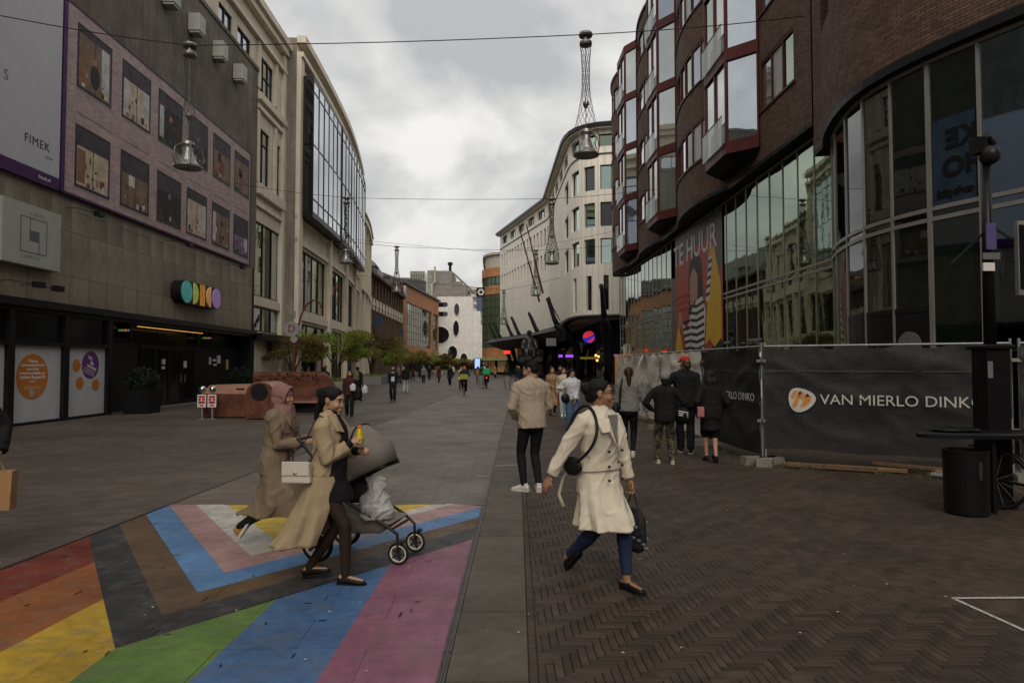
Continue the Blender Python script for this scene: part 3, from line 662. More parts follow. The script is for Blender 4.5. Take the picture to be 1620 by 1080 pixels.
MB().box(36.85, 41.5, .02, .5, 3.1, 3.5).ob('canopy', black_frame, cb, PA)
MB().box(36.9, 41.3, -.3, -.25, 0, 3.1).ob('shop_window', glass_shop, cb, PA)
MB().box(37.6, 38.1, -.24, -.22, .6, 2.6).ob('poster', M('shop_red', (.35, .05, .03), emit=.1, bump=0), cb, PA)
MB().tube([(41.5, -.8, 22.9), (37.5, -.8, 22.9)], .03).tube([(41.5, -.8, 22.0), (41.5, -.8, 22.9)], .03).tube([(39.5, -.8, 22.0), (39.5, -.8, 22.9)], .03).ob('roof_rail', galv, cb, PA)
PB = path([(-12.8, 41.5), (-12.95, 48), (-13.35, 56), (-14.1, 63.5), (-15.1, 71)], 1, 6)
LB = PB.L
pil = [0, .75, 8.6, 9.3, 16.2, 16.8, 23.4, 24.0, LB]
ops = []
for a, b in ((.75, 8.6), (9.3, 16.2), (16.8, 23.4), (24.0, LB - .4)):
    a2, b2 = a + .35, b - .35
    ops.append((a2, b2, 5.3, 9.2, 4, 1)); ops.append((a2, b2, .3, 4.4, 3, [3.4]))
    if a > 24.1: ops.append((a2, b2, 11.8, 19, 6, 3))
glB = lambda r: glass_green if r < .6 else glass_dark
facade(cb, PB, 0, LB, 0, 22.4, ops, cream, black_frame, glB, depth=.2, step=1.3)
m = MB()
for a, b in zip(pil[::2], [.75, 9.3, 16.8, 24.0, LB]): pass
for a, b in ((0, .75), (8.6, 9.3), (16.2, 16.8), (23.4, 24.0), (LB - .4, LB)): m.box(a, b, .002, .28, 0, 21.2, 1)
m.box(0, LB, .002, .4, 21.2, 21.5, 1).box(0, LB, .002, .55, 22.1, 22.55, 1).box(0, LB, .003, .16, 9.4, 9.7, 1).box(0, LB, .003, .14, 10.9, 11.1, 1).box(0, LB, .003, .12, 4.6, 5.1, 1)
m.each('cornice', cream2, cb, PB)
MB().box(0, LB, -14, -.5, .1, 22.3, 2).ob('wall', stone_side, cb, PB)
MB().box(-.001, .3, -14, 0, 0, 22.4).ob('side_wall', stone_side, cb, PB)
# the three glass oriels
for k, (a, b) in enumerate(((.55, 9.0), (9.5, 16.6), (17.0, 25.6))):
    zb, zt = 11.5, 19.9; o = .95
    bay = MB().box(a, b, .28, o, zt, zt + .3, 2).box(a, b, .28, o, zb - .35, zb, 2).box(a + .05, b - .05, .0, o - .12, zb, zt, 2).ob('oriel', black_frame, cb, PB)
    n = (6, 5, 5)[k]; fm = MB()
    for i in range(n + 1):
        s = a + (b - a) * i / n; fm.box(s - .04, s + .04, o - .03, o + .015, zb, zt)
        if i < n:
            for (z0, z1) in ((zb, zb + .8), (zb + .8, 15.8), (15.8, 19.2), (19.2, zt)):
                s1 = a + (b - a) * (i + 1) / n; t_ = random.uniform(-.012, .012)
                p_ = MB().add([(s, o - .02, z0), (s1, o - .02 + t_, z0), (s1, o - .02 + t_, z1), (s, o - .02, z1)], [(0, 1, 2, 3)]).ob('pane', glass_sky, bay, PB)
    for z in (zb + .8, 15.8, 19.2): fm.box(a, b, o - .03, o + .012, z - .04, z + .04, 2)
    fm.each('mullion', black_frame, bay, PB)
    e = MB()
    for z0, z1 in ((zb, 15.7), (15.8, zt)): e.quad((a - .003, .25, z0), (a - .003, o, z0), (a - .003, o, z1), (a - .003, .25, z1))
    e.ob('pane', glass_dark, bay, PB)
# yellow shopfront behind the trees
yel = M('shop_yellow', (.62, .36, .02), rough=.4, emit=.10, bump=0)
MB().box(.9, 8.3, -.30, -.2, 3.3, 4.35, 2).box(.9, 3.2, -.32, -.22, .3, 3.3).box(9.8, 15.8, -.30, -.2, 3.0, 3.6, 2).box(17.3, 23.0, -.30, -.2, 3.6, 4.3, 2).ob('shop_fascia', yel, cb, PB)
# next cream block
nb_ = thing('stone_building', 'narrow cream stone building beyond the department store, partly behind the trees', 'building', (-15.3, 74, 0))
PC = path([(-15.15, 71.2), (-15.8, 78), (-17.3, 88)], 1, 4); ops = []
for k in range(4):
    a = .8 + k * 4.2; ops += [(a, a + 2.6, 11.2, 16.2, 3, 2), (a, a + 2.6, 5.2, 9.4, 3, 2), (a, a + 3.0, .4, 4.0, 2, 1)]
facade(nb_, PC, 0, PC.L, 0, 18.4, ops, cream, black_frame, glB, depth=.22, step=3)
m = MB()
for k in range(5): m.box(.05 + k * 4.2, .55 + k * 4.2, .002, .3, 0, 17.6)
m.box(0, PC.L, .003, .5, 17.6, 18.1, 2).box(0, PC.L, .003, .35, 10.0, 10.6, 2).box(0, PC.L, .003, .6, 18.4, 18.6, 2).each('cornice', cream2, nb_, PC)
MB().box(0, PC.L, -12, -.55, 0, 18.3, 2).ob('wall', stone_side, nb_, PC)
# ================================================================ BROWN BRICK BUILDING (right)
rb = thing('brick_building', 'brown brick building with dark red bay windows above a long green glass shopfront, right side', 'building', (9.4, 30, 0))
# glass line, near end bulging towards the street
GP = path([(10.9, 8.6), (10.1, 9.5), (9.25, 10.7), (8.75, 11.7), (8.36, 12.65), (8.12, 13.6), (8.07, 14.5), (8.25, 15.6), (8.62, 16.8), (9.05, 17.7), (9.43, 18.4)], -1, 5)
GF = path([(9.43, 18.4), (9.43, 51.5)], -1)
def glasswall(P, L, n, z0, zr, zt, stepz=0, near=False):
    SS = [0, .9, 1.8, 2.8, 3.85, 4.8, 5.68, 6.6, 7.6, 8.7, 9.75, L] if near else [L * i / n for i in range(n + 1)]; n = len(SS) - 1
    post = MB(); rail = MB()
    for i in range(n + 1):
        s = SS[i]; w_ = .045 if i % 5 == 0 else .028; post.box(s - w_, s + w_, -.05, .035 if near else .02, z0, zt)
    for z in (zr - .1, zr + .1): rail.box(0, L, -.05, .028, z - .04, z + .04, 0 if L > 20 else .4)
    rail.box(0, L, -.05, .028, zt - .08, zt, 0 if L > 20 else .4)
    post.each('mullion', steel_frame, rb, P); rl = rail.each('rail', steel_frame, rb, P)
    for i in range(n):
        a, b = SS[i], SS[i + 1]
        for (c, d) in ((z0, zr), (zr, zt)):
            t = random.uniform(-.006, .006); pu = V(P((a + b) / 2, 0, 0)); pu = 790 + 1050 * pu.x / pu.y; gm = glass_green if not near or 1325 < pu < 1352 else (glass_sky_tint if pu > 1562 else glass_near)
            MB().add([(a, 0, c), (b, t, c), (b, t + random.uniform(-.004, .004), d), (a, 0, d)], [(0, 1, 2, 3)]).ob('pane', gm, rb, P)
glasswall(GF, 33.1, 30, 0, 4.6, 8.55); glasswall(GP, GP.L, 13, 0, 4.62, 7.65, near=True)
mm = MB().box(4.85, 7.55, .0, .03, 2.75, 2.85, .4).box(4.85, 7.55, .0, .02, 0, 2.75, .4).ob('dark_panel', black_frame, rb, GP)
for (s0, s1) in ((5.3, 6.5), (8.6, 10.4)): MB().box(s0, s1, .0, .04, 2.6, 2.7).ob('rail', steel_frame, rb, GF)
# round sign seen in the pane
MB().lathe([(0, 0), (.28, 0), (.28, .01), (0, .01)], 28).ob('window_sticker', M('sticker_grey', (.12, .12, .12), bump=0), rb, lambda x, y, q: GP(5.3 + x, .035 + q, 2.1 + y))
# sheets hung inside
MB().box(3.92, 4.72, .006, .012, 4.75, 6.4, .4).ob('window_poster', M('poster_navy', (.020, .034, .052), rough=.25, var=.3, bump=0), rb, GP)
for t, z, s_, sz in (('KE', 5.96, 4.16, .50), ('HO', 5.42, 4.14, .50), ('ende plei', 4.96, 4.3, .18)):
    p = V(GP(s_, .02, z)); q = V(GP(s_ - .4, .02, z)); d = (p - q).normalized()   # printed to be read from inside: mirrored outside
    text(t, sz, frame(p, d, (0, 0, 1)), M('poster_ink', (.004, .004, .006), bump=0), rb, bold=.02, extrude=.002)
# brick wall line with shallow waves between the bays
def XF(y):
    w_ = 0
    for a, b, h in ((25.6, 32.9, .62), (36.4, 42.4, .38), (46.0, 51.6, .5)):
        if a < y < b: w_ = h * sin(pi * (y - a) / (b - a)) ** .8
    return 9.0 - w_
BP = path([(XF(18.7 + .4 * k), 18.7 + .4 * k) for k in range(83)], -1)
def S_(y):
    import bisect
    k = (y - 18.7) / .4; i = int(k); return BP.cum[i] + (BP.cum[i + 1] - BP.cum[i]) * (k - i)
FL = [9.45, 12.8, 16.15, 19.5]; ops = []
gset = lambda r: [glass_pale, glass_dark, glass_sky, curtain, glass_green][int(r * 5)]
for f in FL:
    for (a, b, n) in ((19.8, 22.4, 3), (26.6, 32.4, 6), (37.6, 42.2, 3), (47.0, 50.6, 2)):
        ops.append((S_(a), S_(b), f + .95, f + 2.65, n, 1, gset))
facade(rb, BP, 0, BP.L, 8.75, 22.9, ops, brick_brown, red_paint, gset, depth=.10, step=.5, fw=.08)
cp = MB()
for q in ops: cp.box(q[0] - .06, q[1] + .06, -.05, .06, q[2] - .07, q[2] - .002, .5)
cp.each('sill', red_paint, rb, BP)
MB().box(0, BP.L, -.3, .10, 22.9, 23.05, .5).ob('roof_edge', slate, rb, BP)
MB().box(0, BP.L, -.9, .0, 8.6, 8.745, .5).box(0, BP.L, -14, -.95, 8.6, 22.9, 3).ob('soffit', dark_paint, rb, BP)
MB().box(8.6, 33.2, -8, -.3, 0, 8.6).ob('interior_core', M('interior_dark', (.02, .02, .018)), rb, lambda s, o, z: (9.43 - o, 18.4 + s, z))
# bays
def rail_glass(P_, a, b, z):
    m = MB().box(a, b, .10, .115, z, z + 1.0).ob('balustrade', M('balustrade_%d' % int(z * 100 + a), (.20, .23, .22), rough=.05, ior=1.8, var=.05, bump=0, alpha=.45), rb, P_); return m
for bi, (y0, ya, yb, xo) in enumerate(((22.5, 23.3, 25.6, 8.13), (33.1, 34.1, 36.4, 8.28), (42.6, 43.6, 46.0, 8.38))):
    if bi == 3: wx, y1 = 8.2, 15.8
    else: wx, y1 = 9.0, yb + .6
    Q = path([(wx, y0), (xo, ya), (xo, yb), (wx, y1)], -1); c = Q.cum
    bands = MB(); fr_ = MB(); ZB = [9.1, 9.45, 12.8, 16.15, 19.5, 22.75] if bi < 3 else [8.9, 9.3, 12.8, 16.15]
    poly_ = lambda i: None
    for z in ZB[1:]:
        bands.box(0, Q.L, -.1, .09, z - .22, z + .22, .3)
    # underside tapering towards the wall
    ub = MB(); pts = [V(Q(s, .05, 0)) for s in (0, c[1], c[2], Q.L)]; inn = [V((wx + .02, p.y * .86 + (ya + yb) / 2 * .14, 0)) if i in (0, 3) else V((xo + .35, p.y * .9 + (ya + yb) / 2 * .1, 0)) for i, p in enumerate(pts)]
    zt, zb_ = ZB[1] - .22, ZB[1] - .48
    ub.rings([[(p.x, p.y, zb_) for p in inn] + [(wx + .3, inn[3].y, zb_), (wx + .3, inn[0].y, zb_)], [(p.x, p.y, zt) for p in pts] + [(wx + .3, pts[3].y, zt), (wx + .3, pts[0].y, zt)]])
    bay = ub.ob('bay_window', dark_paint, rb); bands.each('bay_band', red_paint, bay, Q)
    top = MB(); top.rings([[(p.x, p.y, ZB[-1] + .2) for p in pts] + [(wx + .3, pts[3].y, ZB[-1] + .2), (wx + .3, pts[0].y, ZB[-1] + .2)], [(p.x, p.y, ZB[-1] + .3) for p in pts] + [(wx + .3, pts[3].y, ZB[-1] + .3), (wx + .3, pts[0].y, ZB[-1] + .3)]]); top.ob('bay_top', red_paint, bay)
    seg = [(0, c[1], 1), (c[1], c[2], 2), (c[2], Q.L, 1)]
    for z0, z1 in zip(ZB[1:], ZB[2:]):
        for (a, b, n) in seg:
            for k in range(n + 1):
                s = a + (b - a) * k / n; e = .05 if 0 < k < n else .07
                fr_.box(s - e + (.07 if k == 0 else 0), s + e - (.07 if k == n else 0), -.04, .06, z0 + .22, z1 - .22)
            for k in range(n):
                s, t = a + (b - a) * k / n, a + (b - a) * (k + 1) / n
                g_ = random.choice([glass_sky, glass_pale, glass_green, glass_pale]) if a > 0 else random.choice([glass_sky, glass_sky, glass_pale])
                w1 = random.uniform(-.006, .006)
                MB().add([(s + .04, .0, z0 + .2), (t - .04, w1, z0 + .2), (t - .04, w1, z1 - .2), (s + .04, 0, z1 - .2)], [(0, 1, 2, 3)]).ob('pane', g_, bay, Q)
        if bi < 3:
            rm = MB().box(c[1] + .1, c[2] - .1, .16, .175, z0 + .1, z0 + 1.15).ob('balustrade', MATS.get('balustrade') or M('balustrade', (.20, .24, .22), rough=.05, ior=2.0, var=.05, bump=0, alpha=.55), bay, Q)
            fr_.box(c[1] + .08, c[2] - .08, .16, .19, z0 + 1.15, z0 + 1.18)
    fr_.each('bay_frame', red_paint, bay, Q)
    for k in range(1, 3 if bi else 2): pass
# near bulge in brick above the curved glass
HP = path([(GP(s, .22)[0], GP(s, .22)[1]) for s in [GP.L * k / 40 for k in range(38)]] + [(9.0, 18.62)], -1)
facade(rb, HP, 0, HP.L, 7.85, 16.4, [(HP.L - 2.9, HP.L - 1.2, 10.4, 12.3, 2, 1)], brick_brown, red_paint, glass_dark, depth=.25, step=.4, fw=.09)
MB().box(0, HP.L, -.8, .0, 7.66, 7.845, .4).box(0, HP.L, -6, -.9, 7.7, 16.4, 1.2).ob('soffit', dark_paint, rb, HP)
MB().box(.6, GP.L - .5, -4, -.35, 0, 7.6, 1.2).ob('interior_core', MATS['interior_dark'], rb, GP)
# to-let banner behind the glass
tb = thing('to_let_banner', 'tall red TE HUUR banner with a woman in striped shirt, on the glass', 'banner', (9.4, 26, 2))
ya, yb = 27.6, 35.8; Xb = 9.385
def bq(nm, pts, mt, lay=0): # pts as (fraction across seen from the street, height)
    m = MB(); P_ = [(Xb - .004 - lay * .002, yb - u * (yb - ya), z) for u, z in pts]; Q_ = [(x + .0012, y, z) for x, y, z in P_]
    m.rings([Q_, P_]); return m.ob(nm, mt, tb)
def bp(n, c): return M('banner_' + n, c, rough=.5, var=.12, bump=0)
bred, byel, bski, bwhi, bbla, bgry = bp('red', (.33, .045, .03)), bp('yellow', (.55, .33, .02)), bp('skin', (.34, .19, .12)), bp('white', (.52, .50, .47)), bp('black', (.025, .022, .022)), bp('grey', (.09, .085, .085))
bq('sheet', [(0, 1.8), (1, 1.8), (1, 8.4), (0, 8.4)], bred); bq('print', [(0, 6.4), (1, 5.9), (1, 8.4), (0, 8.4)], bgry, 1); bq('print', [(0, 1.8), (.07, 1.8), (.09, 8.4), (0, 8.4)], bgry, 1)
bq('print', [(.1, 6.4), (.55, 6.15), (.9, 6.0), (.9, 7.6), (.1, 7.0)], bred, 2)
bq('print', [(.70, 2.6), (.78, 2.9), (.86, 2.5), (.98, 2.9), (.97, 5.2), (.86, 7.0), (.80, 6.9), (.76, 5.0)], byel, 3); bq('print', [(.06, 1.8), (.28, 1.8), (.22, 3.1), (.16, 3.8), (.10, 3.0)], byel, 3)
bq('print', [(.82, 1.8), (1, 1.8), (1, 2.7), (.9, 3.0), (.82, 2.6)], bbla, 2)
bq('print', [(.38, 4.2), (.5, 3.9), (.68, 4.6), (.64, 6.7), (.5, 7.2), (.40, 6.6)], bbla, 3); bq('print', [(.42, 4.7), (.5, 4.5), (.57, 5.0), (.57, 6.0), (.49, 6.45), (.42, 6.0)], bski, 4)
bq('print', [(.14, 3.9), (.2, 3.6), (.25, 4.0), (.19, 4.6)], bski, 4); bq('print', [(.76, 6.6), (.8, 6.5), (.84, 7.1), (.78, 7.2)], bski, 4); bq('print', [(.40, 1.8), (.68, 1.8), (.68, 2.2), (.40, 2.2)], bski, 3)
bq('print', [(.42, 1.95), (.67, 2.0), (.72, 4.2), (.66, 4.9), (.52, 4.8), (.42, 4.2)], bwhi, 4)
for k in range(8): z = 2.1 + k * .34; bq('stripe', [(.425, z + .05), (.55, z - .05), (.69, z + .08), (.69, z + .23), (.55, z + .1), (.425, z + .2)], bbla, 5)
bq('print', [(.24, 3.9), (.34, 2.3), (.41, 2.3), (.42, 4.2), (.36, 3.4)], bwhi, 4); bq('print', [(.72, 4.6), (.78, 6.6), (.84, 6.5), (.78, 4.6)], bwhi, 5)
for k in range(5): z = 2.45 + k * .33; bq('stripe', [(.31 - k * .012, z), (.415, z + .05), (.415, z + .2), (.30 - k * .012, z + .15)], bbla, 6)
for k in range(5): z = 4.8 + k * .36; u = .725 + k * .012; bq('stripe', [(u, z), (u + .062, z + .05), (u + .066, z + .2), (u + .004, z + .15)], bbla, 6)
text('TE HUUR', 1.55, frame((Xb - .022, yb - .49 * (yb - ya), 7.35), (0, -1, 0), (0, 0, 1)), bwhi, tb, bold=.02, sx=1.1)
for k in range(3): text('winkelruimte te huur', .32, frame((Xb - .022, yb - .26 * (yb - ya), 5.3 - k * .33), (0, -1, 0), (0, 0, 1)), bp('pink%d' % k, (.45, .12, .09)), tb)
# ================================================================ WHITE CURVED BUILDING
wbld = thing('curved_building', 'white clad building with rounded corner and slot windows over a dark arcade', 'building', (6.5, 70, 0))
CP = path([(17, 59.2), (12, 59.2), (10, 59.3), (8.9, 59.6), (8.1, 60.1), (7.5, 60.8), (7.1, 61.8), (6.85, 63.0), (6.75, 64.5), (6.42, 85.8), (6.25, 87.0), (.1, 109.9)], -1)
def s_at(u):
    best = min(range(0, int(CP.L * 20)), key=lambda i: abs((lambda p: (p[0] / p[1] * 1050 + 790) - u)(CP(i / 20.))) + (1000 if CP(i / 20.)[0] > 12 else 0)); return best / 20.
su = {u: s_at(u) for u in (970, 951, 943, 924.5, 917, 905, 900, 894)}
ops = []
cols_ = [(su[970], su[951]), (su[943], su[924.5]), (su[917], su[905]), (su[900], su[894])]
for i, (a, b) in enumerate(cols_):
    for (c, d) in ((17.65, 19.9), (14.3, 16.5), (10.9, 13.2)): ops.append((a, b, c, d, 1, 1))
    ops.append((a + (b - a) * .3, a + (b - a) * .75, 6.7, 9.85, 1, 1)) if i < 3 else None
    ops.append((a - .1, b + .1, 21.6, 22.75, 1, 1)) if i < 3 else None
x_ = CP.L - 0.8; k = 0
while CP(x_)[1] > 83:
    for (c, d) in ((17.65, 19.9), (14.3, 16.5)): ops.append((x_ - .8, x_, c, d, 1, 1, glass_dark))
    ops.append((x_ - .3, x_, 11.3, 11.9, 1, 1)); x_ -= 1.55; k += 1
x_ = CP.L - 1.5
while CP(x_)[1] > 66: ops.append((x_ - 2.9, x_, 21.5, 22.7, 3, 1)); x_ -= 4.6
glC = lambda r: glass_mint if r < .6 else (glass_green if r < .8 else glass_dark)
facade(wbld, CP, 0, CP.L, 6.2, 23.1, ops, clad, black_frame, glC, depth=.3, step=1.2, fw=.06)
MB().box(0, CP.L, -.6, .6, 23.1, 23.25, 1).ob('cornice', cream2, wbld, CP)
MB().box(0, CP.L, -.6, .8, 23.25, 23.6, 1).ob('roof_edge', black_frame, wbld, CP)
MB().box(0, CP.L, .002, .07, 20.85, 21.0, 1).ob('string_course', slate, wbld, CP)
MB().box(0, CP.L, -6, -.5, 6.0, 23.0, 2).ob('wall', cream, wbld, CP)
# arcade
ARC = M('arcade_steel', (.010, .010, .011), rough=.5, bump=.03)
MB().box(0, CP.L, -3.2, -3.0, 0, 6.2, 2).box(0, CP.L, -3.2, .1, 6.02, 6.19, 1.2).ob('arcade_wall', dark_paint, wbld, CP)
gp = MB()
for k in range(int(CP.L / 2.2)): gp.box(k * 2.2 + .2, k * 2.2 + 2.0, -2.99, -2.95, .3, 5.2)
gp.each('arcade_glass', glass_dark, wbld, CP)
MB().box(0, CP.L, -.05, .12, 6.2, 6.32, 1).ob('arcade_lip', galv, wbld, CP)
claw = [(940, 467), (874, 470), (843, 482), (813, 497), (801, 504), (790, 511), (782, 515)]
lip = MB(); s0 = s_at(893)
n = 26; rings = []
for i in range(n + 1):
    s = s0 + (CP.L + .0 - s0) * i / n; w_ = .3 + 2.2 * min(1, i / 8)
    rings.append([CP(s, -.2, 6.0), CP(s, .05, 6.18), CP(s, w_ * .6, 6.0), CP(s, w_, 5.4), CP(s, w_ * .5, 4.9), CP(s, -.2, 4.3)])
lip.rings(rings); lip.ob('arcade_canopy', ARC, wbld, smooth=False)
ss = [s_at(u + 18 if u > 800 else u + 10) for u, v in claw]
for (u, v), s in zip(claw, ss):
    zt = 8.75; kk = .08 if u > 860 else 1.
    c = MB(); c.tube([CP(s, -1.6, 0), CP(s, -1.6, 2.6), CP(s, -1.2, 4.0), CP(s, -.2, 5.2), CP(s, .9, 5.9)], [.28, .3, .42, .5, .3], 10)
    c.tube([CP(s, .5, 5.5), CP(s + .35 * kk, 1.0, 6.6), CP(s + .9 * kk, 1.5, 8.2), CP(s + 1.2 * kk, 1.7, zt - .1), CP(s + 1.5 * kk, 1.6, zt), CP(s + 1.8 * kk, 1.45, zt - .3)], [.34, .24, .19, .19, .19, .16], 8)
    c.tube([CP(s + 1.8 * kk, 1.45, zt - .3), CP(s + 2.2 * kk, 1.1, 7.7), CP(s + 2.9 * kk, .3, 6.3)], [.14, .07, .04], 6)
    c.ob('arcade_column', ARC, wbld, smooth=True)
# neon disc and small lit signs
ns = thing('neon_sign', 'round neon sign, glowing red above blue, hung in the dark arcade', 'sign', (8.3, 61.5, 4.2))
m = MB().lathe([(0, -.08), (.56, -.08), (.56, .08), (0, .08)], 32).ob('disc', M('neon_blue', (.03, .03, .6), emit=.4, bump=0), ns, lambda x, y, z: (8.32 + x, 61.5 + z, 4.32 + y))
rn = M('neon_red', (.75, .03, .04), emit=.5, bump=0)
def npoly(pts): MB().rings([[(8.32 + x, 61.41, 4.32 + y) for x, y in pts], [(8.32 + x, 61.38, 4.32 + y) for x, y in pts]]).ob('glyph', rn, ns)
npoly([(-.55, -.12), (-.5, .25), (-.25, .52), (.15, .58), (.45, .38), (.3, .2), (-.1, -.02)]); npoly([(-.2, -.42), (.2, -.5), (.52, -.15), (.45, .05), (.1, -.25)])
MB().box(8.30, 8.34, 61.46, 61.52, 4.9, 6.1).ob('hanger', black_frame, ns)
pur = M('neon_purple', (.30, .08, .75), emit=.9, bump=0); ora = M('bulb_amber', (1, .45, .12), emit=2.2, bump=0); redl = M('neon_sign_red', (1, .04, .02), emit=1.2, bump=0)
dp = [('purple lit strip sign to the left, in the dark arcade glass', pur, 887, 563, .35, .22), ('wider purple lit strip sign in the arcade glass, beside the small one', pur, 901, 563, .7, .22), ('purple lit sign at the right end of the arcade, by the brick building', pur, 979, 562, .8, .16), ('red lit sign low in the arcade between the far columns', redl, 802, 557, .7, .35), ('small red lamp by the dark statue', redl, 832, 554, .35, .3), ('white lettering panel high in the arcade glass', M('dim_lettering', (.16, .16, .16), var=.8, scale=9, bump=0), 872, 541, .9, .7)]
for lab, mt, u, v, w_, h in dp:
    d = 60 if u > 860 else 72; x, z = (u - 790) / 1050 * d, 1.7 + (578 - v) / 1050 * d
    tag(MB().box(x - w_ / 2, x + w_ / 2, d, d + .08, z - h / 2, z + h / 2).ob('lit_sign', mt, None, loc=(x, d, z)), lab, 'sign', 'lit signs in the arcade')
for k, (u, v) in enumerate(((943, 562), (947, 564), (945, 570))):
    d = 58; tag(MB().ell(((u - 790) / 1050 * d, d, 1.7 + (578 - v) / 1050 * d), (.11, .11, .11), n=10, m=6).ob('light_bulb', ora, None), ['amber bulb, upper left of the three in the arcade', 'amber bulb, upper right of the three in the arcade', 'amber bulb, lowest of the three in the arcade'][k], 'bulb', 'amber bulbs')
tag(MB().box(7.0, 8.6, 57.5, 57.56, 2.25, 2.45).ob('lettering_board', M('gold_dim', (.25, .18, .03), emit=.12, bump=0), None, loc=(7.8, 57.5, 2.3)), 'dim gold lettering board under the neon disc', 'sign')
# flag poles
pm_ = M('pole_red', (.10, .045, .035), rough=.5)
for k, (a, b) in enumerate((((5.2, 86, 10.0), (2.35, 82, 19.2)), ((5.5, 83.5, 10.8), (3.25, 80, 18.9)))):
    tag(MB().tube([a, b], [.13, .07], 8).ob('flag_pole', pm_, None, loc=a), ['bare reddish flag pole leaning from the white facade, left one of two', 'bare reddish flag pole leaning from the white facade, right one of two'][k], 'flag pole', 'bare flag poles')
# ================================================================ FAR RIGHT: round orange building
ro = thing('round_tower', 'round cornered tower with orange brick bands and green glass, behind the white curved building', 'building', (3, 128, 0))
RP = path([(9, 122), (2.2, 122.3), (-1.3, 123.6), (-2.9, 126.5), (-3.3, 131), (-3.4, 150)], -1, 5)
for (z0, z1, mt, o) in ((0, 2.6, glass_shop, -.6), (2.6, 3.1, M('awning_green', (.28, .30, .13), var=.1), 1.4), (3.1, 5.0, brick_orange, .1), (5.0, 15.0, green_glass, 0), (15.0, 16.6, brick_orange, .15), (16.6, 18.3, green_glass, -.1), (18.3, 20.0, brick_orange, .15), (20.0, 22.4, beige_far, -.5), (22.4, 22.8, beige_far, 0)):
    MB().box(0, RP.L, -6, o, z0 + .01, z1, 1.5).ob('wall_band', mt, ro, RP)
fm = MB()
for k in range(int(RP.L / 1.0)): fm.box(k * 1.0, k * 1.0 + .1, -.05, .1, 5.0, 15.0); fm.box(k * 1.0, k * 1.0 + .1, -.1, .05, 16.6, 18.3)
for k in range(7): fm.box(0, RP.L, 0, .09, 5.0 + k * 1.5, 5.12 + k * 1.5, 1.5)
fm.ob('mullion', M('mullion_brown', (.07, .06, .045)), ro, RP)
for k in range(4): MB().box(RP.L * .2 + k * 3, RP.L * .2 + k * 3 + 2.2, -.59, -.5, .5, 2.5).ob('shop_window', M('shop_glow%d' % k, (.45, .26, .12), emit=.12, bump=0), ro, RP)
hs = thing('hexagon_sign', 'black square sign with pale hexagon ring hung high on the tower edge', 'sign', (-3.6, 118, 15))
MB().box(-4.1, -2.6, 118, 118.3, 13.9, 15.6).ob('board', black_frame, hs)
hx = [(cos(R(60 * k)), sin(R(60 * k))) for k in range(6)]; m = MB(); m.rings([[(-3.3 + .62 * x, 117.95, 14.75 + .62 * y) for x, y in hx], [(-3.3 + .62 * x, 117.9, 14.75 + .62 * y) for x, y in hx], [(-3.3 + .32 * x, 117.9, 14.75 + .32 * y) for x, y in hx], [(-3.3 + .32 * x, 117.95, 14.75 + .32 * y) for x, y in hx]], closed=True).ob('hexagon', print_white, hs)
# ================================================================ LEFT FAR: dark brick, orange brick
db = thing('dark_brick_building', 'dark brown brick building with steep tiled roof, beyond the cream stone on the left', 'building', (-20, 110, 0))
DP = path([(-19.6, 96), (-20, 104), (-20.2, 138)], 1)
ops = []
for k in range(13):
    a = 1.2 + k * 3.1; ops += [(a, a + 1.5, 11.6, 15.0, 2, 2), (a, a + 1.5, 5.2, 10.2, 2, 3), (a, a + 2.0, .4, 4.0, 1, 1)]
facade(db, DP, 0, DP.L, 0, 15.7, ops, brick_dark, M('brown_frame', (.055, .035, .025)), glass_dark, depth=.4, fw=.12)
m = MB()
for k in range(14): m.box(.2 + k * 3.1, .75 + k * 3.1, .003, .35, 4.5, 15.5)
m.each('pier', brick_dark, db, DP)
m = MB()
for k in range(13):
    a = 1.2 + k * 3.1; m.box(a - .2, a + 1.7, .05, .4, 11.1, 11.5); m.box(a + .1, a + .3, .05, .4, 10.4, 12.2); m.box(a + 1.2, a + 1.4, .05, .4, 10.4, 12.2); m.box(a - .1, a + 1.6, .05, .35, 5.0, 5.2)
m.ob('stone_band', cream2, db, DP)
rf = MB(); rf.rings([[(0, .7, 15.7), (0, -2.6, 20.2), (0, -9, 20.2), (0, -15, 15.7)], [(26, .7, 15.7), (26, -2.6, 20.4), (26, -9, 20.4), (26, -15, 15.7)], [(DP.L, .7, 15.7), (DP.L - 3, -2.6, 17.6), (DP.L - 3, -9, 17.6), (DP.L, -15, 15.7)]]).ob('roof', slate, db, DP)
MB().box(0, DP.L, -14, -.5, 0, 15.7).box(0, DP.L, -.2, .8, 15.5, 15.9).ob('wall', brick_dark, db, DP)
for s in (8, 20, 31): MB().box(s, s + 2.2, -1.6, .5, 16.0, 17.2).box(s - .2, s + 2.4, -1.8, .7, 17.2, 17.4).ob('dormer', slate, db, DP)
MB().lathe([(0, 0), (1.2, 0), (1.2, .3), (0, .3)], 24).ob('clock', M('clock_pale', (.35, .34, .32)), db, lambda x, y, z: DP(39.5 + x, .8 + z, 16.8 + y))
MB().box(37.5, DP.L, -5, .4, 15.7, 17.8).ob('gable', brick_dark, db, DP)
tag(MB().box(-19.6, -18.1, 103.5, 103.7, 7.7, 9.2).ob('banner_flag', M('banner_blue', (.035, .06, .10), rough=.7), None, loc=(-18, 103.5, 8)), 'blue banner hung out from the dark brick building', 'banner', 'blue hanging banners')
tag(MB().box(-19.6, -18.9, 131, 131.2, 7.2, 8.8).ob('banner_flag', MATS['banner_blue'], None, loc=(-18, 131, 8)), 'small slate blue banner further along the dark brick building', 'banner', 'blue hanging banners')
ob_ = thing('orange_brick_building', 'orange brick building with wide glass curtain wall and grey roof, left side in the distance', 'building', (-19, 155, 0))
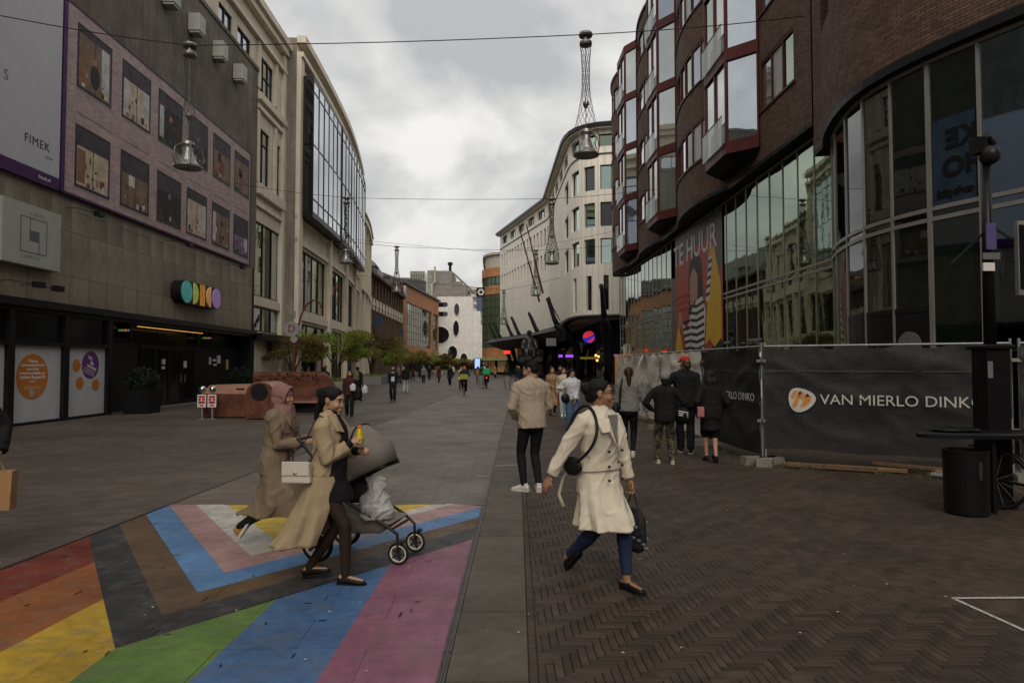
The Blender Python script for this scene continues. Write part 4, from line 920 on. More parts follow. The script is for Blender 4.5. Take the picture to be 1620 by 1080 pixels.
OP = path([(-20.4, 138.5), (-20.2, 140), (-16.6, 181)], 1)
ops = [(4.5, 32.5, 6.0, 15.4, 14, 6, lambda r: green_glass if r < .55 else glass_dark), (34.5, 42.0, 5.6, 15.2, 4, 6, lambda r: green_glass if r < .5 else glass_dark), (1, 41, .5, 4.0, 12, 1)]
facade(ob_, OP, 0, OP.L, 0, 19.0, ops, brick_orange, black_frame, glass_dark, depth=.35, fw=.14)
MB().box(0, OP.L, .01, .4, 4.1, 4.5).ob('ledge', beige_far, ob_, OP)
MB().box(0, OP.L, -12, -.5, 0, 18.9).ob('wall', brick_orange, ob_, OP)
rf = MB(); rf.rings([[(s, .6, 19.0), (s, .6, 19.4), (s, -4, 21.2), (s, -12, 21.2), (s, -12, 19.0)] for s in (0, OP.L)]).ob('roof', slate, ob_, OP)
MB().lathe([(0, 0), (5.5, 0), (5.5, 2.8), (5.0, 3.2), (0, 3.4)], 28, (-24.5, 172, 20.6)).ob('roof_drum', slate, ob_)
# white building with oval windows
wo_ = thing('oval_window_building', 'white tiled building with large oval and round dark windows, closing the street', 'building', (-12, 186, 0))
m = MB().box(-17.5, -7.6, 186, 196, 3.0, 21.0).box(-7.62, -5.4, 186.6, 196, 3.0, 17.0).box(-5.42, -3.6, 187.2, 196, 0, 13.2); m.ob('wall', white_render, wo_)
MB().box(-17.3, -5.6, 186.5, 196, 0, 3.0).ob('shopfront', glass_shop, wo_)
def oval(cx, cz, rx, rz, d=185.9, a0=0, a1=360):
    pts = [(cx + rx * cos(R(a0 + (a1 - a0) * k / 24)), cz + rz * sin(R(a0 + (a1 - a0) * k / 24))) for k in range(24 if a1 - a0 == 360 else 25)]
    f_ = MB(); f_.rings([[(x, d - .05, z) for x, z in pts], [(x, d + .3, z) for x, z in pts]]); w_ = f_.ob('window', glass_dark, wo_)
    o_ = MB(); o_.rings([[((x - cx) * s + cx, y, (z - cz) * s + cz) for x, z in pts] for s, y in ((1.0, d + .1), (1.0, d - .16), (1.1, d - .16), (1.1, d + .1))], closed=True); o_.ob('surround', MATS['white_tile'], w_)
Z = lambda v, d=186: 1.7 + (578 - v) * d / 1050
X_ = lambda u, d=186: (u - 790) * d / 1050
oval(X_(722.5), Z(489.5), .72, 1.7); oval(X_(721.5), Z(519.5), .8, 2.2); oval(X_(696), Z(530), 2.6, 2.35); oval(X_(716), Z(558), 1.3, 1.9); oval(X_(733), Z(527), .45, 1.25, 186.5); oval(X_(704), Z(567), 1.0, 1.5, 185.9); oval(X_(734), Z(569), 1.0, 1.8, 185.9); oval(X_(711), Z(560), .25, 1.1)
for v in (481.5, 496.5):
    pts = [(X_(708 - 3) + .6 * cos(R(a)), Z(v) + .6 * sin(R(a))) for a in range(-90, 91, 30)] + [(X_(690), Z(v) + .6), (X_(690), Z(v) - .6)]
    MB().rings([[(x, 185.85, z) for x, z in pts], [(x, 186.2, z) for x, z in pts]]).ob('window', glass_dark, wo_)
# behind it
def block(nm, lab, u0, u1, v0, d, mt, depth=20, z0=0, cat='building'):
    x0, x1 = X_(u0, d), X_(u1, d); o = MB().box(x0, x1, d, d + depth, z0, Z(v0, d)).ob('wall', mt, None)
    t = thing(nm, lab, cat, ((x0 + x1) / 2, d, 0)); o.data.transform(Matrix.Translation((-(x0 + x1) / 2, -d, 0))); o.parent = t; ORG[o.name] = ORG[t.name]; return t, x0, x1
t, a, b = block('grey_block', 'windowless grey block behind the white building with oval windows', 683, 715, 428, 232, grey_block)
MB().box(X_(715, 232), X_(730, 232), 232.2, 250, 0, Z(445, 232)).box(X_(730, 232), X_(737, 232), 232.4, 250, 0, Z(450, 232)).ob('wing', grey_block, t)
MB().tube([(X_(688, 232), 231, Z(422, 232)), (X_(688, 232), 231, Z(447, 232)), (X_(683.5, 232), 231, Z(450, 232)), (X_(683.5, 232), 231, Z(468, 232))], .35, 6).ob('drain_pipe', beige_far, t)
MB().lathe([(0, 0), (.5, 0), (.5, 2), (.9, 2.2), (.9, 3), (0, 3.3)], 10, (X_(711.5, 232), 233, Z(428, 232))).ob('chimney', dark_paint, t)
t, a, b = block('glass_tower', 'rounded green glass tower far behind the orange brick building', 649, 671.5, 429, 330, green_glass)
gt, a2, b2 = block('glass_tower', 'green glass tower partly hidden behind the windowless grey block', 676, 690, 428, 320, green_glass)
for (tt, x0, x1, d, v0) in ((t, a, b, 330, 429), (gt, a2, b2, 320, 428)):
    m = MB()
    for k in range(9): x = x0 + (x1 - x0) * k / 8; m.box(x - .12, x + .12, d - .3, d, 10, Z(v0, d) + .3)
    z = 10
    while z < Z(v0, d) + .4: m.box(x0, x1, d - .35, d - .05, z, z + .35); z += 3.1
    m.ob('facade_grid', beige_far, tt)
t, a, b = block('apartment_tower', 'beige apartment tower with stacked corner balconies, right of the grey block', 737, 750, 453, 262, beige_far)
m = MB(); w2 = MB()
for k in range(17):
    z = Z(453, 262) - 1.5 - k * 2.9
    if z < 3: break
    m.box(X_(746, 262), X_(754 + (k > 9) * (k - 9) * 1.2, 262), 258, 264, z - .2, z + 1.0); w2.box(X_(740, 262), X_(744, 262), 261.8, 262, z - 1.6, z - .1); w2.box(X_(747, 262), X_(750, 262), 261.8, 262, z - 1.8, z - .2)
m.ob('balcony', cream2, t); w2.ob('window', glass_dark, t)
gr_ = MB().bar((X_(716, 240), 240, Z(431, 240)), (X_(754, 240), 258, Z(460, 240)), .5).ob('glass_roof_edge', beige_far, t)
fm = MB()
for k in range(9):
    u = 717 + k * 4; fm.bar((X_(u, 240), 240 + k * 2, Z(431.5 + k * 3.05, 240)), (X_(u, 240), 240 + k * 2, Z(452 + k * 1.2, 240)), .15)
fm.ob('glass_roof_bar', beige_far, t)
t, a, b = block('blue_tower', 'distant blue glass tower between the apartment tower and the orange banded tower', 752, 766, 455, 420, blue_glass, 10)
m = MB()
for k in range(24): m.box(a, b, 419.6, 419.9, 3 + k * 1.9, 3.3 + k * 1.9)
m.ob('floor_band', M('blue_band', (.12, .17, .24)), t)
t, a, b = block('distant_tower', 'pinkish grey tower lower than the blue one beside it', 757, 766, 492, 380, M('pinkish', (.30, .25, .23), kind='brick', bw=3, bh=3, mort=.6, mc=(.12, .11, .11)), 10)
t, a, b = block('terraced_building', 'pale low building with stacked terraces at the end of the street', 741, 757, 538, 230, beige_far, 10)
m = MB()
for k in range(4): m.box(X_(743, 230), X_(759, 230), 228, 231, 3 + k * 1.9, 3.7 + k * 1.9)
m.ob('balcony', cream2, t)
# a street wall that closes the view behind the trees
cl_ = thing('street_end_building', 'low grey shop building closing the street below the terraces', 'building', (-4, 215, 0))
MB().box(-14, 14, 215, 222, 0, 7.5).ob('wall', beige_far, cl_); MB().box(-13, 13, 214.8, 215, .3, 3.2).ob('shop_window', glass_shop, cl_)
# the street continues behind the camera: plain shop blocks that the glass reflects
bb1 = thing('shop_block', 'cream shop block behind the camera on the left', 'building', (-14, -20, 0))
MB().box(-28, -14, -60, 5.9, 0, 19).ob('wall', cream, bb1)
bb2 = thing('shop_block', 'brown shop block behind the camera on the right', 'building', (14, -20, 0))
MB().box(15, 30, -60, 5, 0, 18).ob('wall', brick_brown, bb2)
# ================================================================ SITE FENCE (right)
cloth_dark = M('fence_cloth_dark', (.028, .027, .027), rough=.6, var=.2, scale=1.5, bump=.25, bscale=7, bd=.05)
cloth_white = M('fence_cloth_white', (.60, .56, .50), rough=.7, var=.12, scale=1.2, bump=.3, bscale=6, bd=.05)
print_pale = M('print_pale', (.50, .48, .43), rough=.6, var=.12, bump=0); logo_or = M('print_orange', (.52, .23, .06), rough=.6, var=.1, bump=0)
block_m = M('concrete_block', (.16, .15, .13), rough=.9)
fpts = [(7.95 + .867 * 1.6, 9.45 - .498 * 1.6), (4.55 + .867 * 3.5, 11.4 - .498 * 3.5), (4.55, 11.4), (4.35, 14.1), (4.3, 17.6), (4.3, 21.1), (4.45, 24.6)]
flab = ['end panel of dark site fence, behind the lamp post at the right edge', 'site fence panel with dark cloth and large orange and white logo lettering', 'short dark cloth fence panel before the white ones, beside the steel posts', 'white cloth fence panel nearest the dark ones, behind the red capped man', 'middle white cloth fence panel with a torn flap, behind the grey hat', 'farthest white cloth fence panel at the corner of the brick building']
for i, (a, b) in enumerate(zip(fpts, fpts[1:])):
    if i == 0: a, b = b, a; a, b = (a[0] + .03, a[1] - .02), b
    elif i == 1: a, b = b, a
    dk = i < 3; a, b = V(a), V(b); d = (b - a); L_ = d.length; d.normalize(); n_ = V((d.y, -d.x))
    if n_.y > 0 and i < 2: n_ = -n_
    if i >= 2 and n_.x > 0: n_ = -n_
    F = lambda s, o, z, a=a, d=d, n_=n_: (a.x + d.x * s + n_.x * o, a.y + d.y * s + n_.y * o, z)
    t = thing('fence_panel', flab[i], 'fence panel', (a.x, a.y, 0), group='temporary site fence along the shopfront')
    m = MB(); e = .035
    for s in (e, L_ - e): m.tube([F(s, 0, .02), F(s, 0, 2.1)], .021, 8)
    for z in (.34, 2.03): m.tube([F(e, 0, z), F(L_ - e, 0, z)], .019, 8)
    m.ob('fence_frame', galv, t)
    w_ = MB(); k = .15
    while k < L_ - .1: w_.bar(F(k, 0, .26), F(k, 0, 2.02), .005); k += .2
    w_.ob('fence_wire', galv, t)
    rg = random.Random(i); cm = MB(); nx, nz = int(L_ / .07), 26; Vt = []
    for x in range(nx + 1):
        for z in range(nz + 1):
            zb0 = .29 if i == 1 else .2; s = .03 + (L_ - .06) * x / nx; zz = zb0 + (2.02 - zb0) * z / nz; h = z / nz
            q = noise.noise(V((s * 1.3 + i * 9, zz * 2.1, 0))) * .05 + noise.noise(V((s * 4 + zz * 3, zz * 3 - s * 2, i))) * .016 + .03 * max(0, 1 - 5 * abs(noise.noise(V((s * .9 + zz * 1.6, zz * 1.2 - s * .5, i + 5.)))))
            sag = .05 * (sin(s / L_ * pi * 5) ** 2) * h ** 6
            low = .05 * (1 - h) ** 3 * noise.noise(V((s * 1.1, i * 3.3, 0)))
            Vt.append(F(s, .035 + q * min(1, 3 * h + .2), zz - sag + low))
    cm.add(Vt, [(x * (nz + 1) + z, (x + 1) * (nz + 1) + z, (x + 1) * (nz + 1) + z + 1, x * (nz + 1) + z + 1) for x in range(nx) for z in range(nz)])
    cm.ob('fence_cloth', cloth_dark if dk else cloth_white, t, smooth=True)
    if dk: MB().box(.05, L_ - .05, .075, .079, 1.60, 1.612, .3).ob('cloth_seam', M('seam_%d' % i, (.075, .072, .07), bump=0), t, F)
    ft = MB().box(-.12, .12, -.36, .36, .0, .13, taper=.03); ft.ob('fence_foot', block_m, t, lambda x, y, z: F(.05 + x, y, z))
    cl = MB()
    for z in (.75, 1.78): cl.bar(F(-.09, .03, z), F(.06, .03, z), .03, .05)
    cl.ob('fence_clamp', galv, t)
    up = (0, 0, 1); vx = (d.x, d.y, 0) if i < 2 else (-d.x, -d.y, 0)
    if i == 1:
        text('VAN MIERLO DINKC', .235, frame(F(.9, .085, 1.135), vx, up), print_pale, t, sx=1.03, spacing=1.0, align='LEFT', extrude=.001)
        c0 = F(.60, .08, 1.15); fm = frame(c0, vx, up)
        def sh(pts, mt, lay, nm='logo'):
            P_ = [fm @ V((x, y, lay * .004)) for x, y in pts]; MB().rings([[tuple(p) for p in P_], [tuple(p + V((-.001 * -n_.x, -.001 * -n_.y, 0))) for p in P_]]).ob(nm, mt, t)
        sh([(.21 * cos(R(q)) * (1 + .14 * cos(R(q))) , .20 * sin(R(q)) * (1 - .22 * cos(R(q - 40)))) for q in range(0, 360, 15)], print_pale, 1)
        for (pts) in ([(-.15, .03), (-.09, .13), (-.03, .13), (-.10, -.02)], [(-.13, -.13), (-.03, .10), (.03, .12), (-.05, -.13), (-.1, -.16)], [(-.02, .10), (.06, .11), (.0, 0), (-.04, .02)], [(.0, -.14), (.09, .07), (.17, .04), (.16, -.05), (.07, -.14)], [(.02, -.03), (.10, .06), (.07, .09), (.0, .02)]): sh(pts, logo_or, 2)
        for (pts) in ([(-.04, .06), (0, .13), (.03, .09)], [(.08, .02), (.11, .09), (.15, .04)]): sh(pts, cloth_dark, 3)
    if i == 2: text('VAN MIERLO DINKO', .20, frame(F(.12 + .95, .09, 1.135), vx, up), print_pale, t, extrude=.001)
    if i in (3, 4): text('VAN MIERLO DINKO', .20, frame(F(L_ / 2, .09, 1.135), vx, up), M('print_faint%d' % i, (.20, .19, .18), bump=0), t, extrude=.001)
    if i == 4: MB().add([F(1.6, .1, 2.0), F(1.95, .1, 2.0), F(1.9, .2, 1.72), F(1.7, .26, 1.66)], [(0, 1, 2, 3)]).ob('torn_flap', M('flap_white', (.6, .59, .56)), t)
    if i == 1: MB().bar(F(-.015, .06, 1.15), F(-.015, .06, 1.45), .03, .01).bar(F(-.03, .06, 1.85), F(-.03, .06, 1.93), .05, .02).ob('tape', print_white, t)
tag(MB().box(4.35, 5.1, 24.9, 24.96, .1, 2.12).ob('plywood_board', M('plywood', (.40, .20, .09), var=.15), None, loc=(4.7, 24.9, .1)), 'orange plywood board at the far end of the white fence', 'board')
# loose timber and weeds under the fence
wood = M('old_timber', (.13, .075, .04), rough=.85, var=.4, scale=5, stretch=(1, 6, 6), bump=.3); wood2 = M('fresh_timber', (.22, .125, .055), rough=.8, var=.3, scale=5, bump=.2)
pk = [((4.95, 11.35, .06), (6.15, 10.75, .05), .10, .07, wood, 'long weathered timber under the fence, nearest the steel posts'), ((5.6, 11.15, .05), (6.55, 10.62, .05), .09, .06, wood2, 'notched pale beam under the fence below the lettering'), ((6.2, 11.0, .13), (7.3, 10.25, .09), .12, .05, wood, 'dark board lying across the timbers under the fence'), ((6.9, 10.5, .06), (7.45, 10.05, .06), .10, .08, wood2, 'short orange plank end, beside the black bin'), ((7.3, 10.35, .05), (8.2, 9.75, .05), .1, .07, wood, 'dark timber behind the black bin')]
for p, q, w_, h, mt, lab in pk:
    p = (p[0] - .17, p[1] - .30, p[2]); q = (q[0] - .17, q[1] - .30, q[2])
    o = MB().bar(p, q, w_, h).ob('timber_plank', mt, None, loc=p); o.data.transform(Matrix.Translation(V(p))) if False else None; bev(o, .006); tag(o, lab, 'timber', 'loose timber under the fence')
for me_ in []: pass
o = MB().tube([(6.55, 10.0, .05), (6.67, 9.84, .05)], .045, 8).ob('pipe_offcut', galv, None, loc=(6.55, 10.0, .05)); tag(o, 'short grey pipe offcut on the ground by the timbers', 'pipe')
wd = MB(); rg = random.Random(5)
def blade(m, x, y, h, w=.006, z0=-.01):
    a = rg.uniform(0, 2 * pi); dx, dy = cos(a) * w, sin(a) * w; lx, ly = rg.uniform(-.4, .4) * h, rg.uniform(-.4, .4) * h
    m.add([(x - dx, y - dy, z0), (x + dx, y + dy, z0), (x + lx * .5 + dx * .7, y + ly * .5 + dy * .7, z0 + h * .6), (x + lx, y + ly, z0 + h)], [(0, 1, 2, 3)])
for k in range(5200):
    if k % 3: t = rg.uniform(-.2, 3.9); x, y = 4.55 + .867 * t, 11.4 - .498 * t; o = rg.gauss(.05, .16); x -= .498 * -o * -1; y -= .867 * o
    else: y = rg.uniform(11.4, 24); x = 4.42 + rg.gauss(0, .08)
    if noise.noise(V((x * 2.2, y * 2.2, 0))) > -.12: blade(wd, x, y, rg.uniform(.02, .10))
wd.ob('weeds', M('weeds', (.075, .085, .028), rough=.7, var=.4, scale=3), kind='stuff')
# ================================================================ LAMP POST, BIN, RAIL, BICYCLE (right edge)
BLK = M('gloss_black', (.008, .008, .009), rough=.32, var=.1, bump=.02)
lp = thing('street_pole', 'black street pole with camera dome and thick square foot, at the right edge', 'pole', (6.0, 8.0, 0))
bev(MB().box(5.86, 6.14, 7.86, 8.14, 0, 1.92).box(5.82, 6.18, 7.82, 8.18, 1.90, 1.95).box(5.83, 6.17, 7.83, 8.17, 0, .1).ob('pole_foot', BLK, lp))
MB().tube([(6, 8, 1.9), (6, 8, 4.35)], [.068, .055], 16).ob('pole', BLK, lp, smooth=True)
MB().tube([(5.93, 7.98, 4.46), (6.02, 7.98, 4.52), (6.1, 7.98, 4.42)], .05, 8).box(5.84, 5.98, 7.92, 8.06, 4.3, 4.5).ob('camera_bracket', BLK, lp)
MB().ell((6.02, 7.95, 4.28), (.12, .12, .12)).ob('camera_dome', M('dome_black', (.02, .02, .022), rough=.25), lp, smooth=True)
MB().box(5.84, 6.05, 7.86, 7.88, 2.98, 3.06).ob('name_plate', MATS['sticker_grey'], lp); MB().box(5.84, 5.98, 7.86, 7.88, 2.84, 2.94).ob('name_plate', print_white, lp); MB().box(5.88, 6.0, 7.85, 7.87, 3.1, 3.42).ob('sticker', M('sticker_violet', (.08, .06, .16), bump=0), lp)
MB().bar((5.98, 8, 3.35), (5.6, 8.1, 2.95), .02).bar((6.0, 8, 3.45), (6.42, 7.9, 3.1), .02).bar((6.0, 8, 3.1), (6.42, 7.9, 2.9), .02).ob('brace', BLK, lp)
for k in range(2): MB().box(6.27 + k * .13, 6.36 + k * .13, 7.86, 7.92, 2.55 - k * .1, 3.45).ob('lamp_frame', galv, lp); 
for k in range(2): MB().box(6.285 + k * .13, 6.345 + k * .13, 7.85, 7.859, 2.62 - k * .1, 3.40).ob('lamp_panel', BLK, lp)
MB().box(5.858, 5.92, 7.855, 7.859, 1.55, 1.75).ob('sticker', MATS['sticker_grey'], lp)
bn = thing('litter_bin', 'round black litter bin standing by the street pole', 'bin', (5.38, 7.6, 0))
MB().lathe([(0, 0), (.215, 0), (.225, .02), (.23, .70), (.235, .705), (.235, .73), (.2, .735), (.19, .6), (0, .6)], 32, (5.38, 7.6, 0)).ob('body', BLK, bn, smooth=False)
MB().box(5.36, 5.4, 7.36, 7.372, .42, .62).ob('lock_plate', M('plate_grey', (.03, .03, .03)), bn)
rl = thing('leaning_rail', 'black flat oval leaning rail around the street pole above the bin', 'rail', (5.9, 7.75, .86))
pts = []
for k in range(40):
    a = 2 * pi * k / 40; pts.append((5.78 + .86 * cos(a) * (1 if abs(cos(a)) < .8 else 1), 7.75 + .28 * sin(a), .88))
MB().rings([[(x, y, z + dz) for x, y, z in pts] for dz in (-.02, .022)] + [[(5.78 + (x - 5.78) * .96, 7.75 + (y - 7.75) * .9, z + .045) for x, y, z in pts]]).ob('rail_top', BLK, rl)
MB().ell((5.35, 7.72, .95), (.3, .16, .04)).ob('cushion', BLK, rl, smooth=True)
MB().bar((5.7, 7.6, .0), (5.7, 7.6, .85), .05).bar((6.45, 7.75, 0), (6.45, 7.75, .85), .05).each('rail_leg', BLK, rl)
def bicycle(lab, loc, rz, frame_c, small=False, extra=None):
    t = thing('bicycle', lab, 'bicycle', loc, rz); n = 12 if small else 28
    for x in (-.52, .52):
        w = MB(); w.tube([(x + .33 * cos(2 * pi * k / n), 0, .345 + .33 * sin(2 * pi * k / n)) for k in range(n)], .022, 6, closed=True); wo = w.ob('wheel', dark_paint, t, smooth=True)
        sp = MB()
        for k in range(14 if not small else 6): a = 2 * pi * k / (14 if not small else 6); sp.bar((x, 0, .345), (x + .31 * cos(a), 0, .345 + .31 * sin(a)), .004)
        sp.tube([(x, -.05, .345), (x, .05, .345)], .025, 8); sp.ob('spokes', galv, wo)
        f_ = MB(); P_ = [(x + .365 * cos(R(a)), 0, .345 + .365 * sin(R(a))) for a in range(20, 200, 15)]; f_.tube(P_, .012, 6); f_.ob('mudguard', frame_c, t)
    m = MB(); m.tube([(-.52, 0, .345), (-.12, 0, .30), (.42, 0, .72), (.40, 0, .80), (-.18, 0, .62)], .017, 8); m.tube([(-.12, 0, .3), (-.24, 0, .86)], .017, 8); m.tube([(-.52, 0, .345), (-.2, 0, .74)], .012, 6); m.tube([(.38, 0, .98), (.44, 0, .66), (.52, 0, .345)], .017, 8)
    m.ob('bike_frame', frame_c, t, smooth=True)
    m = MB(); m.tube([(.15, -.28, 1.05), (.32, -.2, 1.06), (.38, 0, 1.03), (.32, .2, 1.06), (.15, .28, 1.05)], .012, 6).ob('handlebar', galv, t, smooth=True)
    m = MB(); m.ell((-.27, 0, .90), (.14, .08, .035)).ob('saddle', dark_paint, t, smooth=True)
    m = MB(); m.box(-.78, -.35, -.06, .06, .72, .735).bar((-.7, .05, .72), (-.52, .03, .35), .01).ob('carrier', frame_c, t)
    m = MB(); m.lathe([(0, -.01), (.09, -.01), (.09, .01), (0, .01)], 14).ob('chainring', galv, t, lambda x, y, z: (x - .12, z + .04, y + .3))
    return t
bicycle('black city bicycle leaning beside the street pole, cut by the right edge', (6.25, 7.45, 0), R(-50), BLK)
# ================================================================ HANGING LAMPS ON CABLES
brass = M('lamp_metal', (.16, .155, .145), rough=.35, metal=.6, var=.2); bell_m = M('lamp_bell', (.30, .30, .29), rough=.28, metal=.55, var=.25, scale=4); wire_m = M('net_wire', (.10, .095, .085), rough=.5, metal=.5)
def hlamp(lab, loc, detail=True):
    t = thing('hanging_lamp', lab, 'lamp', loc, group='bell lamps hung on cables over the street', local=True)
    MB().lathe([(0, .0), (.18, 0), (.2, .04), (.18, .10), (0, .10)], 20).lathe([(0, -.16), (.08, -.16), (.08, 0), (0, 0)], 12).lathe([(0, -.25), (.17, -.25), (.18, -.2), (.17, -.15), (0, -.15)], 20).ob('cap', brass, t)
    MB().tube([(0, 0, -.2), (0, 0, -2.75)], .012, 6).lathe([(0, -2.06), (.03, -2.04), (.09, -1.93), (.08, -1.86), (0, -1.84)], 14).ob('rod', brass, t)
    MB().lathe([(0, -2.64), (.16, -2.66), (.17, -2.74), (.12, -2.82), (.13, -2.95), (.22, -3.2), (.33, -3.32), (.33, -3.38), (.3, -3.4), (0, -3.36)], 28).ob('bell', bell_m, t, smooth=False)
    prof = [(-.25, .16), (-.5, .135), (-.9, .115), (-1.35, .11), (-1.7, .135), (-2.0, .19), (-2.3, .25), (-2.55, .31), (-2.8, .37), (-3.05, .395), (-3.35, .36)]
    nn = 12; nt = MB(); turns = .9
    for dr_ in (1, -1):
        for k in range(nn):
            P_ = []
            for i, (z, r) in enumerate(prof): a = 2 * pi * k / nn + dr_ * turns * 2 * pi * i / len(prof); P_.append((r * cos(a), r * sin(a), z))
            nt.tube(P_, .0045 if detail else .008, 3)
    nt.ob('net', wire_m, t)
    hp = MB()
    for k in range(5):
        a = 2 * pi * k / 5 + .3; hp.tube([(.15 * cos(a), .15 * sin(a), -2.7), (.36 * cos(a), .36 * sin(a), -2.85), (.40 * cos(a), .40 * sin(a), -3.1), (.33 * cos(a), .33 * sin(a), -3.36)], .013, 6)
    n = 24; hp.tube([(.35 * cos(2 * pi * k / n), .35 * sin(2 * pi * k / n), -3.37) for k in range(n)], .016, 6, closed=True)
    hp.ob('hoop', brass, t)
    for k in range(4): a = k * pi / 2 + .5; MB().ell((.36 * cos(a), .36 * sin(a), -3.34), (.035, .035, .035), n=8, m=6).ob('knob', bell_m, t)
    return t
def cable(lab, pts, r=.012):
    P_ = []
    for a, b in zip(pts, pts[1:]):
        for k in range(8): t = k / 8; P_.append(V(a).lerp(V(b), t) - V((0, 0, .06 * sin(pi * t))))
    P_.append(V(pts[-1])); o = MB().tube(P_, r, 5).ob('overhead_cable', black_frame, None, loc=pts[0]); tag(o, lab, 'cable', 'cables across the street')
l1, l2 = (-8.6, 18.3, 10.52), (2.42, 18.3, 10.93)
hlamp('bell lamp in a wire net, hanging in front of the mural', l1); hlamp('largest bell lamp in a wire net, high against the sky near the brick building', l2)
cable('nearest overhead cable carrying two net lamps', [(-13.3, 17.6, 11.0), (l1[0], l1[1], l1[2] + .06), (l2[0], l2[1], l2[2] + .06), (8.9, 18.9, 11.9)], .014)
l3, l4 = (-8.0, 34.6, 10.4), (2.75, 34.6, 10.4)
hlamp('bell lamp in front of the glass oriels of the department store', l3, False); hlamp('middle bell lamp in front of the white curved building', l4, False)
cable('second overhead cable, over the middle of the street', [(-13.5, 33.5, 10.9), (l3[0], l3[1], l3[2] + .06), (l4[0], l4[1], l4[2] + .06), (8.6, 35.2, 11.2)])
l5, l6 = (-7.75, 50, 10.6), (2.76, 50, 10.35)
hlamp('net lamp high above the dark brick building roof, left of centre', l5, False); hlamp('bell lamp seen between the two leaning flag poles', l6, False)
cable('third overhead cable, before the white curved building', [(-12.6, 49, 11.1), (l5[0], l5[1], l5[2] + .06), (l6[0], l6[1], l6[2] + .06), (8.5, 50.5, 10.9)], .014)
l7 = (.45, 66, 9.15); hlamp('small far bell lamp by the lower left of the white curved building', l7, False)
cable('farthest overhead cable, low over the street', [(-13.8, 64, 10.4), (l7[0], l7[1], l7[2] + .06), (6.2, 67, 10.6)], .016)
cable('thin slack cable below the second one', [(-13.2, 45.5, 10.7), (0, 44, 9.2), (8.3, 44.5, 10.9)], .009)
# ================================================================ STREET FURNITURE (left)
corten = M('rusty_steel', (.105, .040, .024), rough=.7, var=.5, scale=2.8, bump=.12, bscale=40); corten_top = M('rusty_steel_pale', (.24, .125, .085), rough=.4, var=.2, scale=2.5, bump=.08)
ct = thing('waste_container', 'low rusty brown box container with sloped pale lid, in front of the dark shop entrance', 'container', (-8.8, 22.0, 0))
m = MB(); x0, x1, y0, y1 = -9.65, -7.75, 21.7, 22.9
m.rings([[(x0, y0, .04), (x1, y0, .04), (x1, y1, .04), (x0, y1, .04)], [(x0, y0, .78), (x1, y0, .78), (x1, y1, .78), (x0, y1, .78)]]); m.ob('body', corten, ct)
m = MB(); m.rings([[(x0, y0 - .005, .782), (x1, y0 - .005, .782), (x1, y1, .782), (x0, y1, .782)], [(x0 + .18, y0 + .25, 1.06), (x1, y0 + .25, 1.1), (x1, y1 - .2, 1.1), (x0 + .18, y1 - .2, 1.06)]]).ob('lid', corten_top, ct)
MB().box(-8.55, -8.3, 21.76, 21.83, .93, .96).ob('slot', dark_paint, ct)
ctb = thing('rounded_bin', 'rusty bin with rounded hood and dark round mouth, between the box container and the bench', 'bin', (-7.5, 21.6, 0))
hood = [(0, .80)] + [(.12 + .3 - .42 * cos(R(a)) - .0, .80 + .38 * sin(R(a))) for a in range(10, 181, 17)]
hx_ = [(-7.98 + (0 if False else x), z) for x, z in [(.0, .0), (0, .78)] + [(.45 - .45 * cos(R(a)), .78 + .36 * sin(R(a))) for a in range(15, 180, 15)] + [(.9, .78), (.9, 0)]]
MB().rings([[(x, 21.1, z + .04) for x, z in hx_], [(x, 22.5, z + .04) for x, z in hx_]]).ob('body', corten, ctb)
hh = [(x, z) for x, z in hx_[2:-1]]
MB().rings([[(x, 21.08, z + .05) for x, z in hh] + [(x * .985 - .11, 21.08, z + .02) for x, z in reversed(hh)], [(x, 22.52, z + .05) for x, z in hh] + [(x * .985 - .11, 22.52, z + .02) for x, z in reversed(hh)]]).ob('hood', corten_top, ctb)
MB().lathe([(0, 0), (.27, 0), (.27, .01), (0, .01)], 20).ob('mouth', dark_paint, ctb, lambda x, y, z: (-7.56 + x, 21.085 + z, .86 + y))
bh_ = thing('curved_bench', 'large rusty steel bench with perforated curved back and rounded right end', 'bench', (-7.3, 24.5, 0))
sec = [(.0, .42), (.5, .42), (.62, .40), (.66, .50), (.78, 1.25), (.74, 1.42), (.60, 1.46), (.45, 1.36), (.50, .9), (.46, .56), (.02, .50)]
rings = []
for k in range(9): s = k / 8; y = 24.0; x = -9.0 + 2.5 * s; rings.append([(x, y + a, z + 0) for a, z in sec])
for k in range(1, 7): s = k / 6; rings.append([(-6.5 + .55 * s, 24.0 + a, .42 + (z - .42) * (1 - .75 * s ** 2)) for a, z in sec])
MB().rings(rings).ob('seat_shell', corten, bh_, smooth=False)
MB().box(-9.0, -5.95, 23.97, 24.03, .36, .43).ob('seat_edge', corten_top, bh_)
MB().box(-8.9, -6.2, 24.3, 24.6, 0, .42).ob('base', dark_paint, bh_)
MB().box(-9.0, -6.6, 24.56, 24.73, 1.465, 1.475).ob('back_edge', corten_top, bh_)
holes = MB(); rg = random.Random(2)
for k in range(46):
    x = rg.uniform(-8.9, -6.6); z = rg.uniform(1.15, 1.42); holes.ell((x, 24.44 + (1.36 - z) * .1, z), (.022, .03, .03), n=8, m=5)
holes.ob('perforation', dark_paint, bh_, kind='stuff')
